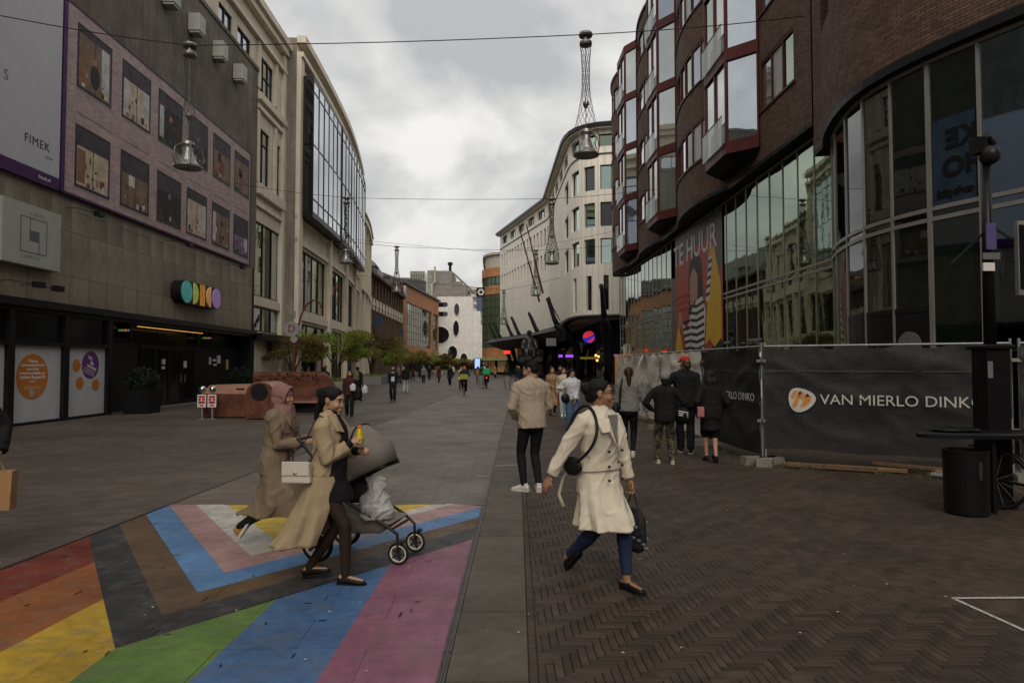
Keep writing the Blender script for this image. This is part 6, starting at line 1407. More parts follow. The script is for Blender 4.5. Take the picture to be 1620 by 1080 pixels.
    if hair == 'beanie':
        nmh = 'beanie'; m.ell(h(0, -.012, .055), (.092 * k_, .108 * k_, .092 * k_), HM, 18, 12)
        mh = MB().ell(h(0, -.052, -.015), (.078 * k_, .062 * k_, .07 * k_), HM).ell(h(0, -.07, -.07), (.06 * k_, .04 * k_, .05 * k_), HM); link('hair', remesh(mh, vox, 1, name='hair'), hair_black, t)
    if hair == 'cap':
        nmh = 'cap'; m.ell(h(0, -.010, .068), (.090 * k_, .108 * k_, .070 * k_), HM, 18, 12); m.rings([[h(x, y, z) for x, y in ((-.07, .06), (.07, .06), (.06, .15), (.03, .175), (-.03, .175), (-.06, .15))] for z in (.050, .062)])
        mh = MB().ell(h(0, -.050, -.0), (.084 * k_, .068 * k_, .08 * k_), HM).ell(h(0, -.08, -.05), (.07 * k_, .05 * k_, .06 * k_), HM); link('hair', remesh(mh, vox, 1, name='hair'), hair_brown, t)
    if hair == 'hijab':
        nmh = 'headscarf'; m.ell(h(0, -.026, .032), (.098 * k_, .108 * k_, .104 * k_), HM, 20, 14); m.ell(h(0, -.035, -.05), (.094 * k_, .092 * k_, .10 * k_), HM, 18, 12)
        n_ = 16; m.tube([h(.085 * cos(R(a)), .055 + .012 * sin(R(a)), .0 + .108 * sin(R(a))) for a in range(0, 360, 24)], .016 * k_, 8, closed=True)
        m.tube([h(0, -.02, -.10), h(0, .01, -.15), h(0, .0, -.20)], [.085 * k_, .095 * k_, .12 * k_], 14, True)
        m.rings([[up(f) + V((rx * cos(a) + ox, ry * sin(a) + oy, 0)) for a in [2 * pi * j / 18 for j in range(18)]] for f, rx, ry, ox, oy in ((.86, .10, .09, 0, .02), (.80, .135, .10, 0, .03), (.75, .12, .085, .01, .065), (.69, .095, .07, .02, .085), (.63, .075, .055, .03, .095), (.585, .055, .04, .035, .10))])
    if hair != 'none' and m.v: link(nmh, remesh(m, vox, 1, .004 if hair != 'hijab' else .004, 16 if hair != 'hijab' else 12, .4, seed, 'hair'), hm, t)
    t['_j'] = 1
    t.pop('_j') if False else None
    return t, dict(h=h, k=k_, up=up, J=J, AJ=AJ, HM=HM, H=H, bend=bend, SHL=SHL)
def w2l(at, phi, p):
    c, s = cos(R(phi)), sin(R(phi)); dx, dy = p[0] - at[0], p[1] - at[1]; return (dx * c - dy * s, dx * s + dy * c, p[2] if len(p) > 2 else 0)
def strap(t, pts, w, mt, nm='strap'):
    P_ = [V(p) for p in pts]; Q_ = []
    for i in range(len(P_) - 1):
        a, b, c, d = P_[max(i - 1, 0)], P_[i], P_[i + 1], P_[min(i + 2, len(P_) - 1)]
        for k in range(5): u = k / 5; Q_.append(.5 * ((2 * b) + (c - a) * u + (2 * a - 5 * b + 4 * c - d) * u * u + (3 * b - a - 3 * c + d) * u ** 3))
    Q_.append(P_[-1]); return MB().tube(Q_, w * .42, 8).ob(nm, mt, t, smooth=True)
def button(t, p, mt, r=.011):
    MB().ell(p, (r, r, r), n=8, m=6).ob('button', mt, t, smooth=True)
white_shoe = cloth('white_leather', (.50, .48, .43), .5, bump=.02); black_leather = M('black_leather', (.010, .010, .010), rough=.4, bump=.1, var=.2)
rubber = M('rubber_white', (.45, .43, .38), rough=.6); rubber_b = M('rubber_black', (.012, .012, .012), rough=.6); dark_button = M('dark_button', (.02, .014, .010), rough=.3)

# --- P1: woman in the cream trench coat
c_trench = cloth('trench_cream', (.56, .50, .395), .8, var=.07, bump=.06); c_jean = cloth('jeans_dark', (.018, .026, .062), .85)
at, ph = (.78, 5.24), 140
t, q = person('woman in belted cream trench coat and glasses striding forward, net bag in hand', at, ph, 1.62, 2, (.27, .145, .085), lean=2, hipz=.83,
    feet={-1: (-.045, .24, .0, -2, 2), 1: (.08, -.27, .085, -46, 6)}, hands={1: (.38, -.20, .79, .5), -1: (-.26, .10, .76, .9)}, head=(-38, 4), girth=1.06, female=True,
    top=dict(hem=.285, puff=.018, r0=.070, r1=.048, end=.93, mat=c_trench, name='trench_coat', wr=.011, ws=8, vert=.8, flare=.035, folds=7, tail=(.02, -.02)), legs=('skinny', c_jean, .84), shoes=('flat', black_leather, rubber_b), hair='bun', seed=3, elbow={1: (.3, -1, -.3), -1: (-.6, -.6, -.2)})
up, h, k = q['up'], q['h'], q['k']; H = 1.62
def face_pt(f, x, out=0.0):   # point on the coat front, f = height fraction, x sideways
    ry = .075 * H * 1.12 + .03; return V((x, ry * math.sqrt(max(.05, 1 - (x / .21) ** 2)) + .01 + out, f * H))
m = MB()   # lapels and collar
for s in (-1, 1):
    m.rings([[face_pt(.80, s * .055, -.03), face_pt(.795, s * .15, -.035), face_pt(.735, s * .135, .012), face_pt(.74, s * .085, .012), face_pt(.665, s * .01, .015)], [face_pt(.80, s * .055, -.012), face_pt(.795, s * .15, -.015), face_pt(.735, s * .135, .032), face_pt(.74, s * .085, .032), face_pt(.665, s * .01, .028)]])
m.tube([up(.838) + V((.088 * cos(R(a)), .070 * sin(R(a)) - .012, -.006 * sin(R(a)))) for a in range(150, 391, 20)], .021, 8)
m.ob('collar', c_trench, t)
c_grey = cloth('top_grey', (.15, .15, .145)); MB().rings([[face_pt(.815, -.055, -.028), face_pt(.815, .055, -.028), face_pt(.69, 0, .004)], [face_pt(.815, -.055, -.016), face_pt(.815, .055, -.016), face_pt(.69, 0, .014)]]).ob('blouse', c_grey, t)
for f, x in ((.645, .075), (.645, -.075), (.575, .075), (.575, -.075), (.51, .075), (.51, -.075)): button(t, face_pt(f, x, .012), dark_button, .012)
MB().rings([[(.19 * cos(a) * 1.07, .135 * sin(a) * 1.12 + .0, z + .012 * sin(a)) for a in [2 * pi * j / 28 for j in range(28)]] for z in (.548 * H, .572 * H)], cap=False).ob('belt', c_trench, t)
MB().tube([(.12, -.15, .56 * H), (.17, -.22, .50 * H), (.19, -.25, .42 * H), (.17, -.22, .36 * H)], [.012, .014, .014, .018], 6).ob('belt_end', c_trench, t, smooth=True)
gl_ = MB()
for s in (-1, 1): gl_.tube([h(s * .031 + .026 * cos(R(a)), .106 - abs(s * .031 + .026 * cos(R(a))) * .18, .012 + .018 * sin(R(a))) for a in range(0, 360, 30)], .0022, 5, closed=True); gl_.tube([h(s * .056, .096, .016), h(s * .076, .06, .015), h(s * .083, -.01, .010)], .0024, 5)
gl_.tube([h(-.006, .106, .014), h(.006, .106, .014)], .0025, 5).ob('glasses', black_leather, t)
sp_ = [(.22, -.15, .99), (.20, -.15, 1.15), (.155, -.12, 1.30), (.120, -.04, 1.385), (.13, .065, 1.345), (.165, .135, 1.22), (.205, .125, 1.10), (.24, .05, 1.0), (.25, -.03, .95)]
strap(t, sp_, .028, black_leather)
sb = thing('shoulder_bag', 'black shoulder bag hanging behind the arm of the woman in the cream trench', 'bag', (at[0], at[1], 0), R(-ph))
m = MB(); m.ell((.235, -.06, .93), (.03, .10, .075)); link('bag_body', remesh(m, .01, 1, .004, 8, 1, 1), black_leather, sb)
nb2 = thing('net_bag', 'black net carrier bag with printed pattern, held by the woman in the cream trench', 'bag', (at[0], at[1], 0), R(-ph))
hw = q['AJ'][-1][2]; net_m = M('net_bag', (.016, .016, .017), rough=.6, var=.6, scale=30, bump=.4, bscale=50)
m = MB(); bx, by, bz = hw.x - .02, hw.y + .02, hw.z - .10
m.rings([[(bx + rx * cos(a), by + ry * sin(a), bz + z) for a in [2 * pi * j / 14 for j in range(14)]] for rx, ry, z in ((.03, .07, -.12), (.05, .12, -.2), (.06, .13, -.32), (.055, .12, -.42), (.03, .07, -.46))]); link('bag_body', remesh(m, .01, 1, .006, 16, 1, 2), net_m, nb2)
m = MB()
for s in (-.06, .06): m.tube([(bx, by + s, bz - .14), (bx, by + s * .5, bz - .05), (bx, by, bz + .03)], .006, 6)
m.ob('bag_handle', net_m, nb2)
pm2 = M('net_print', (.20, .20, .20), var=.4, bump=0); rg = random.Random(8)
for k2 in range(16): a = rg.uniform(0, 6.28); MB().ell((bx + .062 * cos(a), by + .13 * sin(a), bz - rg.uniform(.2, .42)), (.012, .02, .014), n=7, m=5).ob('print', pm2, nb2)

# --- P2: young man in beige fleece, seen from behind
c_fleece = cloth('fleece_beige', (.33, .265, .195), .95, bump=.5, bscale=120, var=.08); c_black = cloth('black', (.009, .009, .010), .85); c_brown = cloth('brown_trim', (.06, .038, .025))
t, q = person('young man in beige fleece jacket and black trousers, standing with his back turned', (.44, 9.06), -22, 1.80, 2, (.33, .18, .11), lean=3,
    feet={-1: (-.10, .03, 0, 0, -38), 1: (.06, -.10, .02, -14, 22)}, hands={-1: (-.14, .20, .98, .5), 1: (.16, .20, .96, .5)}, head=(-48, 18), girth=1.0,
    top=dict(hem=.475, puff=.030, r0=.074, r1=.054, end=.95, mat=c_fleece, name='fleece_jacket', wr=.012, ws=7, vert=1, straight=True, collar=2), legs=('skinny', c_black, .97), shoes=('sneaker', white_shoe, rubber), hair='quiff', seed=5, elbow={-1: (-.8, -.7, 0), 1: (.8, -.7, 0)})
up = q['up']; MB().tube([up(.842) + V((.070 * cos(R(a)), .066 * sin(R(a)) - .008, 0)) for a in range(0, 360, 24)], .010, 6, closed=True).ob('collar_trim', c_brown, t)
for s in (-1, 1): a, e, w_ = q['AJ'][s]; MB().tube([e.lerp(w_, .93), e.lerp(w_, .99)], [.056, .05], 12).ob('cuff', c_brown, t)

# --- P3: woman in headscarf and taupe coat
c_taupe = cloth('coat_taupe', (.165, .120, .078), .8, var=.08); c_scarf = cloth('scarf_rose', (.20, .105, .092), .75, var=.08); c_suede = cloth('suede_ochre', (.28, .155, .05), .9)
at3, ph3 = (-2.12, 6.42), 96
t, q = person('woman in rose headscarf and long taupe trench coat, walking behind the stroller', at3, ph3, 1.54, 2, (.33, .19, .12), lean=4, hipz=.772,
    feet={-1: (-.07, .28, 0, 0, 0), 1: (.07, -.34, .10, -55, 0)}, hands={1: (.09, .30, .985, .6), -1: (-.12, .32, .99, .6)}, head=(4, 8), girth=1.1, female=True,
    top=dict(hem=.19, puff=.022, r0=.070, r1=.052, end=.97, mat=c_taupe, name='trench_coat', wr=.013, ws=7, vert=.7, flare=.015, folds=5, tail=(0, -.06)), legs=('skinny', c_black, .95), shoes=('sneaker', c_suede, rubber), hair='hijab', hairm=c_scarf, seed=9, elbow={1: (.4, -1, -.6), -1: (-.4, -1, -.6)})
up = q['up']; m = MB()
for s in (-1, 1): m.rings([[up(.81) + V((s * .05, .10, .0)), up(.80) + V((s * .14, .06, 0)), up(.74) + V((s * .12, .135, 0)), up(.70) + V((s * .04, .15, 0))], [up(.81) + V((s * .05, .115, .0)), up(.80) + V((s * .145, .08, 0)), up(.74) + V((s * .125, .155, 0)), up(.70) + V((s * .04, .165, 0))]])
m.ob('collar', c_taupe, t); m = MB(); m.bar(up(.815) + V((.07, 0, .035)), up(.80) + V((.16, 0, .02)), .03, .014).ob('shoulder_strap', c_taupe, t)
for s in (1,): a, e, w_ = q['AJ'][s]; MB().tube([e.lerp(w_, .74), e.lerp(w_, .8)], [.058, .058], 14).ob('cuff_strap', c_taupe, t)
MB().tube([(.05, .16, .62 * 1.54), (.03, .15, .36)], .012, 6).ob('scarf_end', c_scarf, t)

# --- P4: woman in sand coach coat over black dress, with juice bottle
c_sand = cloth('coat_sand', (.33, .25, .15), .75, var=.07); c_tights = M('tights', (.028, .017, .013), rough=.6, var=.15, bump=.02)
at4, ph4 = (-1.38, 5.34), 97
t, q = person('woman in open sand coloured coat and black outfit, walking with a juice bottle', at4, ph4, 1.56, 2, (.37, .215, .14), lean=4, hipz=.80,
    feet={-1: (-.05, -.15, .02, -12, 0), 1: (.06, .19, 0, 0, 0)}, hands={1: (-.02, .20, 1.085, .95), -1: (-.17, .22, 1.0, .9)}, head=(12, 16), girth=.95, female=True,
    top=dict(hem=.50, puff=.018, r0=.078, r1=.062, end=.72, mat=c_sand, name='coat', wr=.014, ws=7, vert=.8), legs=('tights', c_tights, .98), shoes=('flat', black_leather, rubber_b), hair='bun', seed=12, elbow={1: (.8, -.6, -.9), -1: (-.5, -.6, -.6)})
up, h = q['up'], q['h']; H = 1.56
m = MB(); n = 24   # black dress
m.rings([[(rx * cos(a), oy + ry * sin(a) + .02, z) for a in [2 * pi * j / n for j in range(n)]] for rx, ry, oy, z in ((.150, .175, .03, .64), (.15, .16, .025, .72), (.14, .125, .02, .80), (.115, .10, .045, .88), (.11, .105, .05, 1.02), (.105, .105, .055, 1.12), (.085, .09, .05, 1.22), (.055, .06, .03, 1.30), (.05, .055, .035, 1.36))]); link('dress', remesh(m, .0085, 1, .004, 12, .6, 4), c_black, t)
m = MB()   # black sleeve ends
for s in (-1, 1): a, e, w_ = q['AJ'][s]; m.tube([e.lerp(w_, .6), e.lerp(w_, .98)], [.040, .031], 12)
m.ob('sleeve', c_black, t, smooth=True)
# two trailing coat panels, open at the front
def panel(s, seed):
    nu, nv = 22, 26; th = .009; A = MB(); F_ = []
    for lay in (0, 1):
        for i in range(nu + 1):
            u = i / nu
            for j in range(nv + 1):
                v = j / nv; ang = R(52 - 142 * u) if s > 0 else R(128 + 142 * u)
                rx, ry = .175 + .03 * v, .145 + .02 * v
                x = rx * cos(ang); y = ry * sin(ang) + .0; z = .84 - (.84 - .26 - .06 * (1 - u)) * v
                y -= (.15 + .11 * u) * v ** 1.5; x += s * .03 * v; w = v * (.026 * sin(u * 13 + seed) + .016 * sin(u * 27 + v * 5)) + .006 * noise.noise(V((u * 9, v * 6, seed))); x += w * cos(ang); y += w * sin(ang)
                x *= 1 - lay * th / .15; y += lay * .004; F_.append((x, y, z))
    A.v = F_; N = (nu + 1) * (nv + 1); idx = lambda l, i, j: l * N + i * (nv + 1) + j
    for l in (0, 1):
        for i in range(nu):
            for j in range(nv): A.f.append((idx(l, i, j), idx(l, i + 1, j), idx(l, i + 1, j + 1), idx(l, i, j + 1)))
    for j in range(nv): A.f.append((idx(0, 0, j), idx(0, 0, j + 1), idx(1, 0, j + 1), idx(1, 0, j))); A.f.append((idx(0, nu, j), idx(0, nu, j + 1), idx(1, nu, j + 1), idx(1, nu, j)))
    for i in range(nu): A.f.append((idx(0, i, nv), idx(0, i + 1, nv), idx(1, i + 1, nv), idx(1, i, nv)))
    A.ob('coat_panel', c_sand, t, smooth=True)
panel(1, 1); panel(-1, 4)
m = MB()
for s in (-1, 1): m.rings([[up(.835) + V((s * .045, .045, .01)), up(.825) + V((s * .12, .02, .01)), up(.765) + V((s * .135, .105, 0)), up(.755) + V((s * .055, .13, 0))], [up(.835) + V((s * .05, .062, .016)), up(.825) + V((s * .125, .03, .026)), up(.765) + V((s * .14, .125, 0)), up(.755) + V((s * .055, .145, 0))]])
m.tube([up(.84) + V((.075 * cos(R(a)), .06 * sin(R(a)) - .008, 0)) for a in range(160, 381, 20)], .020, 8).ob('collar', c_sand, t)
# low ponytail down the back
m = MB(); m.tube([h(0, -.09, -.02), h(0, -.12, -.10), h(0, -.12, -.2)], [.035, .035, .02], 10, True); link('hair', remesh(m, .009, 1), hair_black, t)
hw = q['AJ'][1][2]; el = q['AJ'][1][1]; f_ = (hw - el).normalized(); bc = hw + f_ * .085 + V((.0, .0, .01))
bt = thing('juice_bottle', 'small juice bottle with orange cap, held by the woman in the sand coat', 'bottle', (at4[0], at4[1], 0), R(-ph4))
MB().lathe([(0, -.07), (.027, -.07), (.029, -.03), (.029, .03), (.018, .055), (.015, .065), (0, .065)], 18, tuple(bc)).ob('bottle_body', M('juice', (.55, .38, .02), rough=.15, var=.4, scale=25, bump=0), bt, smooth=True); MB().lathe([(0, .06), (.019, .06), (.019, .085), (0, .085)], 16, tuple(bc)).ob('cap', M('cap_orange', (.75, .13, .02), rough=.35, bump=0), bt)
wb_ = thing('handbag', 'small cream white handbag at the hip of the woman in the sand coat', 'bag', (at4[0], at4[1], 0), R(-ph4))
bagm = M('bag_white', (.50, .46, .39), rough=.4, var=.06, bump=.05); px, py, pz = .20, -.15, .90
o = MB().rings([[(px + a, py + b_, pz - .10) for a, b_ in ((-.03, -.115), (.03, -.115), (.03, .115), (-.03, .115))], [(px + a, py + b_, pz + .06) for a, b_ in ((-.022, -.105), (.022, -.105), (.022, .105), (-.022, .105))]]).ob('bag_body', bagm, wb_); bev(o, .012, 3); o = MB().box(px + .026, px + .038, py - .108, py + .108, pz - .04, pz + .065).ob('flap', bagm, wb_); bev(o, .005, 2); MB().ell((px + .042, py, pz - .02), (.006, .016, .01), n=8, m=6).ob('clasp', M('brass', (.5, .38, .15), metal=1, rough=.3), wb_)
strap(wb_, [(px, py - .1, pz + .06), (.17, -.10, 1.12), (.13, -.02, 1.30), (.14, .05, 1.24), (px - .02, py + .1, pz + .06)], .010, black_leather)

# --- stroller
atS, phS = (-1.26, 6.05), 104
sr = thing('stroller', 'grey brown baby stroller with large hood and white rimmed wheels, pushed by the two women', 'stroller', (atS[0], atS[1], 0), R(-phS))
alu = M('stroller_frame', (.03, .028, .027), rough=.35, metal=.3); fab = cloth('stroller_fabric', (.17, .15, .13), .85, var=.1); fab_d = cloth('stroller_dark', (.028, .023, .020), .9)
for (x, y, r) in ((-.20, .46, .095), (.20, .46, .095), (-.27, -.26, .15), (.27, -.26, .15)):
    w_ = MB(); n = 28; w_.tube([(x, y + r * cos(2 * pi * k2 / n) * .87, r + r * .87 * sin(2 * pi * k2 / n)) for k2 in range(n)], r * .13, 8, closed=True); wo = w_.ob('wheel', rubber_b, sr, smooth=True)
    MB().tube([(x, y + r * cos(2 * pi * k2 / n) * .72, r + r * .70 * sin(2 * pi * k2 / n)) for k2 in range(n)], r * .11, 6, closed=True).ob('rim', rubber, wo, smooth=True)
    sp2 = MB()
    for k2 in range(5): a = 2 * pi * k2 / 5; sp2.bar((x, y, r), (x, y + r * .72 * cos(a), r + r * .72 * sin(a)), r * .16, .018, (1, 0, 0))
    sp2.tube([(x - .025, y, r), (x + .025, y, r)], r * .2, 10).ob('spokes', alu, wo)
m = MB()
for s in (-1, 1):
    m.tube([(s * .20, .46, .10), (s * .20, .45, .26), (s * .22, .34, .34), (s * .25, .0, .52), (s * .26, -.16, .72), (s * .27, -.42, 1.02)], .014, 8); m.tube([(s * .27, -.26, .15), (s * .25, -.05, .5)], .014, 8); m.tube([(s * .18, .50, .20), (s * .22, .50, .20)], .02, 8)
m.tube([(-.27, -.42, 1.02), (-.25, -.47, 1.05), (.25, -.47, 1.05), (.27, -.42, 1.02)], .016, 8).tube([(-.20, .40, .30), (.20, .40, .30)], .012, 8).ob('stroller_chassis', alu, sr, smooth=True)
m = MB(); m.rings([[(s * w_, y, z) for s, y, z in ((-1, y0, z0), (1, y0, z0), (1, y1, z0 + dz), (-1, y1, z0 + dz))] for w_, y0, y1, z0, dz in ((.14, -.10, .26, .22, .02), (.19, -.26, .40, .43, -.08))]); link('basket', remesh(m, .012, 2, .004, 10, 1, 3), fab, sr)
# seat tub and hood
m = MB(); m.tube([(0, -.24, .92), (0, -.14, .72), (0, .0, .58), (0, .14, .57)], [.10, .13, .135, .09], 16, True); link('seat', remesh(m, .012, 2, .004, 9, 1, 3), fab_d, sr)
rs = []; Np = 18
for k2 in range(9):       # hood: fan of arches from the back, leaning over to the front
    a = R(176 - 19 * k2); r_ = .43 + (.03 if k2 % 2 else 0); pv = V((0, -.04, .66)); d = V((0, cos(a) * .94, sin(a) * 1.12))
    w_ = .235 + .01 * (k2 % 2); rr2 = []
    for j in range(Np + 1):
        b_ = pi * j / Np; x = w_ * (abs(cos(b_)) ** .55) * (1 if cos(b_) > 0 else -1); l = r_ * (sin(b_) ** .6 if sin(b_) > 0 else 0) ; rr2.append(pv + V((x, 0, 0)) + d * l)
    rs.append(rr2 + [p * 1 + (pv - p) * .03 for p in reversed(rr2)])
m = MB(); m.rings(rs, cap=True); hd = m.ob('hood', fab, sr, smooth=True)
m = MB()
for k2 in (1, 5, 8): m.tube(rs[k2][:Np + 1], .009, 6)
m.ob('hood_rib', fab_d, sr, smooth=True)
MB().tube([(-.2, .16, .80), (-.18, .30, .82), (.18, .30, .82), (.2, .16, .80)], .014, 8).ob('bumper_bar', alu, sr, smooth=True)
MB().bar((-.21, .0, .52), (-.21, -.02, .70), .05, .05).bar((.21, .0, .52), (.21, -.02, .70), .05, .05).ob('joint', alu, sr)
pb = thing('plastic_bag', 'thin white plastic bag hanging over the stroller basket', 'bag', (atS[0], atS[1], 0), R(-phS))
m = MB(); m.rings([[(.13 + rx * cos(a), .22 + ry * sin(a), z) for a in [2 * pi * j / 16 for j in range(16)]] for rx, ry, z in ((.05, .07, .36), (.11, .15, .38), (.12, .16, .45), (.10, .12, .54), (.06, .07, .62), (.03, .09, .68), (.012, .10, .72), (.008, .03, .74))]); link('bag_body', remesh(m, .009, 1, .016, 13, 1, 5), M('thin_plastic', (.42, .42, .41), rough=.25, alpha=.72, var=.15, bump=.5, bscale=14, bd=.02), pb)

# --- P5..P8 walking away along the fence
c_hood = cloth('hoodie_grey', (.14, .14, .13)); c_navy = cloth('navy', (.014, .016, .024)); c_white = cloth('white_cotton', (.42, .43, .46)); c_camo = M('camouflage', (1, 1, 1), rough=.85, kind='camo', bump=.1, var=.08); c_red = cloth('red', (.35, .02, .012)); c_tan = cloth('tan', (.24, .135, .07)); c_jean2 = cloth('jeans_blue', (.045, .075, .13)); c_pale = cloth('pale_trouser', (.30, .33, .35)); c_maroon = cloth('maroon', (.045, .016, .014)); c_greyk = cloth('knit_grey', (.16, .155, .145)); c_green = cloth('vest_green', (.03, .30, .10)); c_cream = cloth('cream_jacket', (.38, .32, .22))
t, q = person('woman with long ponytail in grey hoodie and black leggings, walking away', (2.42, 12.4), 12, 1.70, 1, female=True, feet={-1: (-.07, .12, 0, 0, 0), 1: (.07, -.10, .03, -20, 0)}, hands={1: (.34, .05, .80), -1: (-.24, .08, .82)}, top=dict(hem=.50, puff=.035, r0=.068, r1=.05, mat=c_hood, wr=.014, straight=True, name='hoodie'), legs=('skinny', c_black, .93), shoes=('sneaker', white_shoe, rubber), hair='pony', hairm=hair_brown, seed=21, elbow={1: (1, -.3, .2)})
strap(t, [q['up'](.5) + V((-.16, -.1, 0)), q['up'](.7) + V((-.15, -.15, 0)), q['up'](.82) + V((-.12, -.09, .04)), q['up'](.82) + V((-.12, .04, .06))], .04, black_leather, 'bag_strap')
o = thing('shoulder_bag', 'black bag under the arm of the woman in the grey hoodie', 'bag', (2.42, 12.4, 0), R(-12)); m = MB(); m.ell((-.24, -.02, .87), (.08, .16, .14)); link('bag_body', remesh(m, .014, 1, .004), black_leather, o)
t, q = person('boy in grey beanie, black sweater and camouflage trousers, walking away', (2.87, 11.5), 6, 1.60, 1, feet={-1: (-.11, .10, 0, 0, -6), 1: (.12, -.06, .02, -14, 10)}, hands={1: (.22, .12, .90), -1: (-.2, .12, .92)}, top=dict(hem=.46, puff=.032, r0=.070, r1=.05, mat=c_black, wr=.01, straight=True, name='sweater'), legs=('trousers', c_camo, .97), shoes=('sneaker', cloth('shoe_sand', (.36, .32, .22)), rubber), hair='beanie', hairm=c_greyk, seed=22, elbow={1: (.9, -.6, 0), -1: (-.9, -.6, 0)})
o = thing('sports_bag', 'black sports bag with white stripes at the side of the boy in camouflage', 'bag', (2.87, 11.5, 0), R(-6)); m = MB(); m.ell((.30, -.04, .84), (.12, .2, .15)); link('bag_body', remesh(m, .014, 1, .005), c_black, o); m = MB()
for k2 in range(3): m.bar((.20, -.23, .86 + k2 * .035), (.36, -.22, .83 + k2 * .035), .008, .014)
m.ob('stripe', print_white, o)
t, q = person('tall man in red cap and black hooded jacket, reaching an arm aside', (3.62, 12.9), 12, 1.90, 1, feet={-1: (-.08, .14, 0, 0, 0), 1: (.09, -.10, .02, -18, 6)}, hands={-1: (-.46, .30, 1.12, .5), 1: (.22, .08, .92)}, head=(-30, 8), top=dict(hem=.47, puff=.03, r0=.072, r1=.052, mat=c_black, wr=.012, straight=True, hood=True, name='hooded_jacket'), legs=('trousers', c_black, .95), shoes=('sneaker', c_black, rubber), hair='cap', hairm=c_red, seed=23, elbow={-1: (-.5, -1, -.5)})
t, q = person('woman with long dark hair in black jacket and red scarf, bare calves', (3.74, 11.7), 4, 1.64, 1, female=True, feet={-1: (-.05, .14, 0, 0, 0), 1: (.05, -.12, .03, -22, 0)}, hands={-1: (-.24, .05, .86), 1: (.2, .15, .95)}, top=dict(hem=.455, puff=.034, r0=.070, r1=.052, mat=c_black, wr=.010, straight=True, name='jacket'), legs=('shorts', c_black), shoes=('sneaker', c_black, rubber_b), hair='long', seed=24)
up = q['up']; MB().tube([up(.845) + V((.075 * cos(R(a)), .07 * sin(R(a)) - .01, .012 * sin(R(a) * 2))) for a in range(0, 360, 30)], .026, 8, closed=True).ob('scarf', c_red, t, smooth=True)
m = MB()
for z, w_ in ((.50, .118), (.44, .125), (.36, .125)): pass
m.rings([[(.135 * cos(a) * s_, .12 * sin(a) * s_, z) for a in [2 * pi * j / 20 for j in range(20)]] for z, s_ in ((.56, 1.18), (.70, 1.15), (.86, 1.1))]); link('skirt', remesh(m, .013, 1, .005, 10, .5, 2), c_black, t)
o = thing('phone_pouch', 'small pink patterned pouch at the hip of the woman with the red scarf', 'bag', (3.74, 11.7, 0), R(-4)); bev(MB().box(-.27, -.15, -.16, -.12, .80, .98).ob('pouch', M('pouch_pink', (.30, .12, .12), var=.5, scale=40), o), .01)
# --- towards the camera, right of the young man
person('woman in long tan coat with black scarf, walking towards the camera', (1.80, 22.6), 178, 1.68, 1, female=True, feet={-1: (-.06, .12, 0, 0, 0), 1: (.06, -.1, .02, -12, 0)}, hands={1: (.05, .26, 1.0, .4), -1: (-.22, .05, .82)}, top=dict(hem=.21, puff=.024, mat=c_tan, name='coat', flare=.04, collar=1), legs=('skinny', c_black), shoes=('flat', black_leather, rubber_b), hair='long', hairm=hair_brown, seed=31)
person('woman in short beige jacket and pale jeans, beside the tan coat', (2.16, 22.3), 184, 1.66, 1, female=True, feet={-1: (-.06, -.08, 0, 0, 0), 1: (.06, .12, 0, 0, 0)}, hands={-1: (-.10, .2, 1.15, .6), 1: (.22, .03, .8)}, top=dict(hem=.48, puff=.034, mat=c_cream, name='jacket', collar=2, straight=True), legs=('trousers', c_pale), shoes=('sneaker', white_shoe, rubber), hair='long', hairm=hair_brown, seed=32)
person('woman in white hooded sweater and wide blue jeans, looking at her hands', (1.88, 17.2), 176, 1.63, 1, female=True, feet={-1: (-.08, -.06, 0, 0, 0), 1: (.09, .12, 0, 0, 0)}, hands={-1: (-.05, .2, .82, .5), 1: (.24, .16, 1.12, .6)}, head=(-6, 22), top=dict(hem=.50, puff=.04, r0=.072, r1=.056, mat=c_white, name='hoodie', hood=True, straight=True, wr=.014), legs=('wide', c_jean2), shoes=('sneaker', c_black, rubber_b), hair='long', seed=33, sk=(.34, .2, .14))
o = thing('crossbody_bag', 'black crossbody bag in front of the white hoodie', 'bag', (1.88, 17.2, 0), R(-176)); m = MB(); m.ell((.20, .16, .86), (.12, .06, .13)); link('bag_body', remesh(m, .014, 1), black_leather, o)
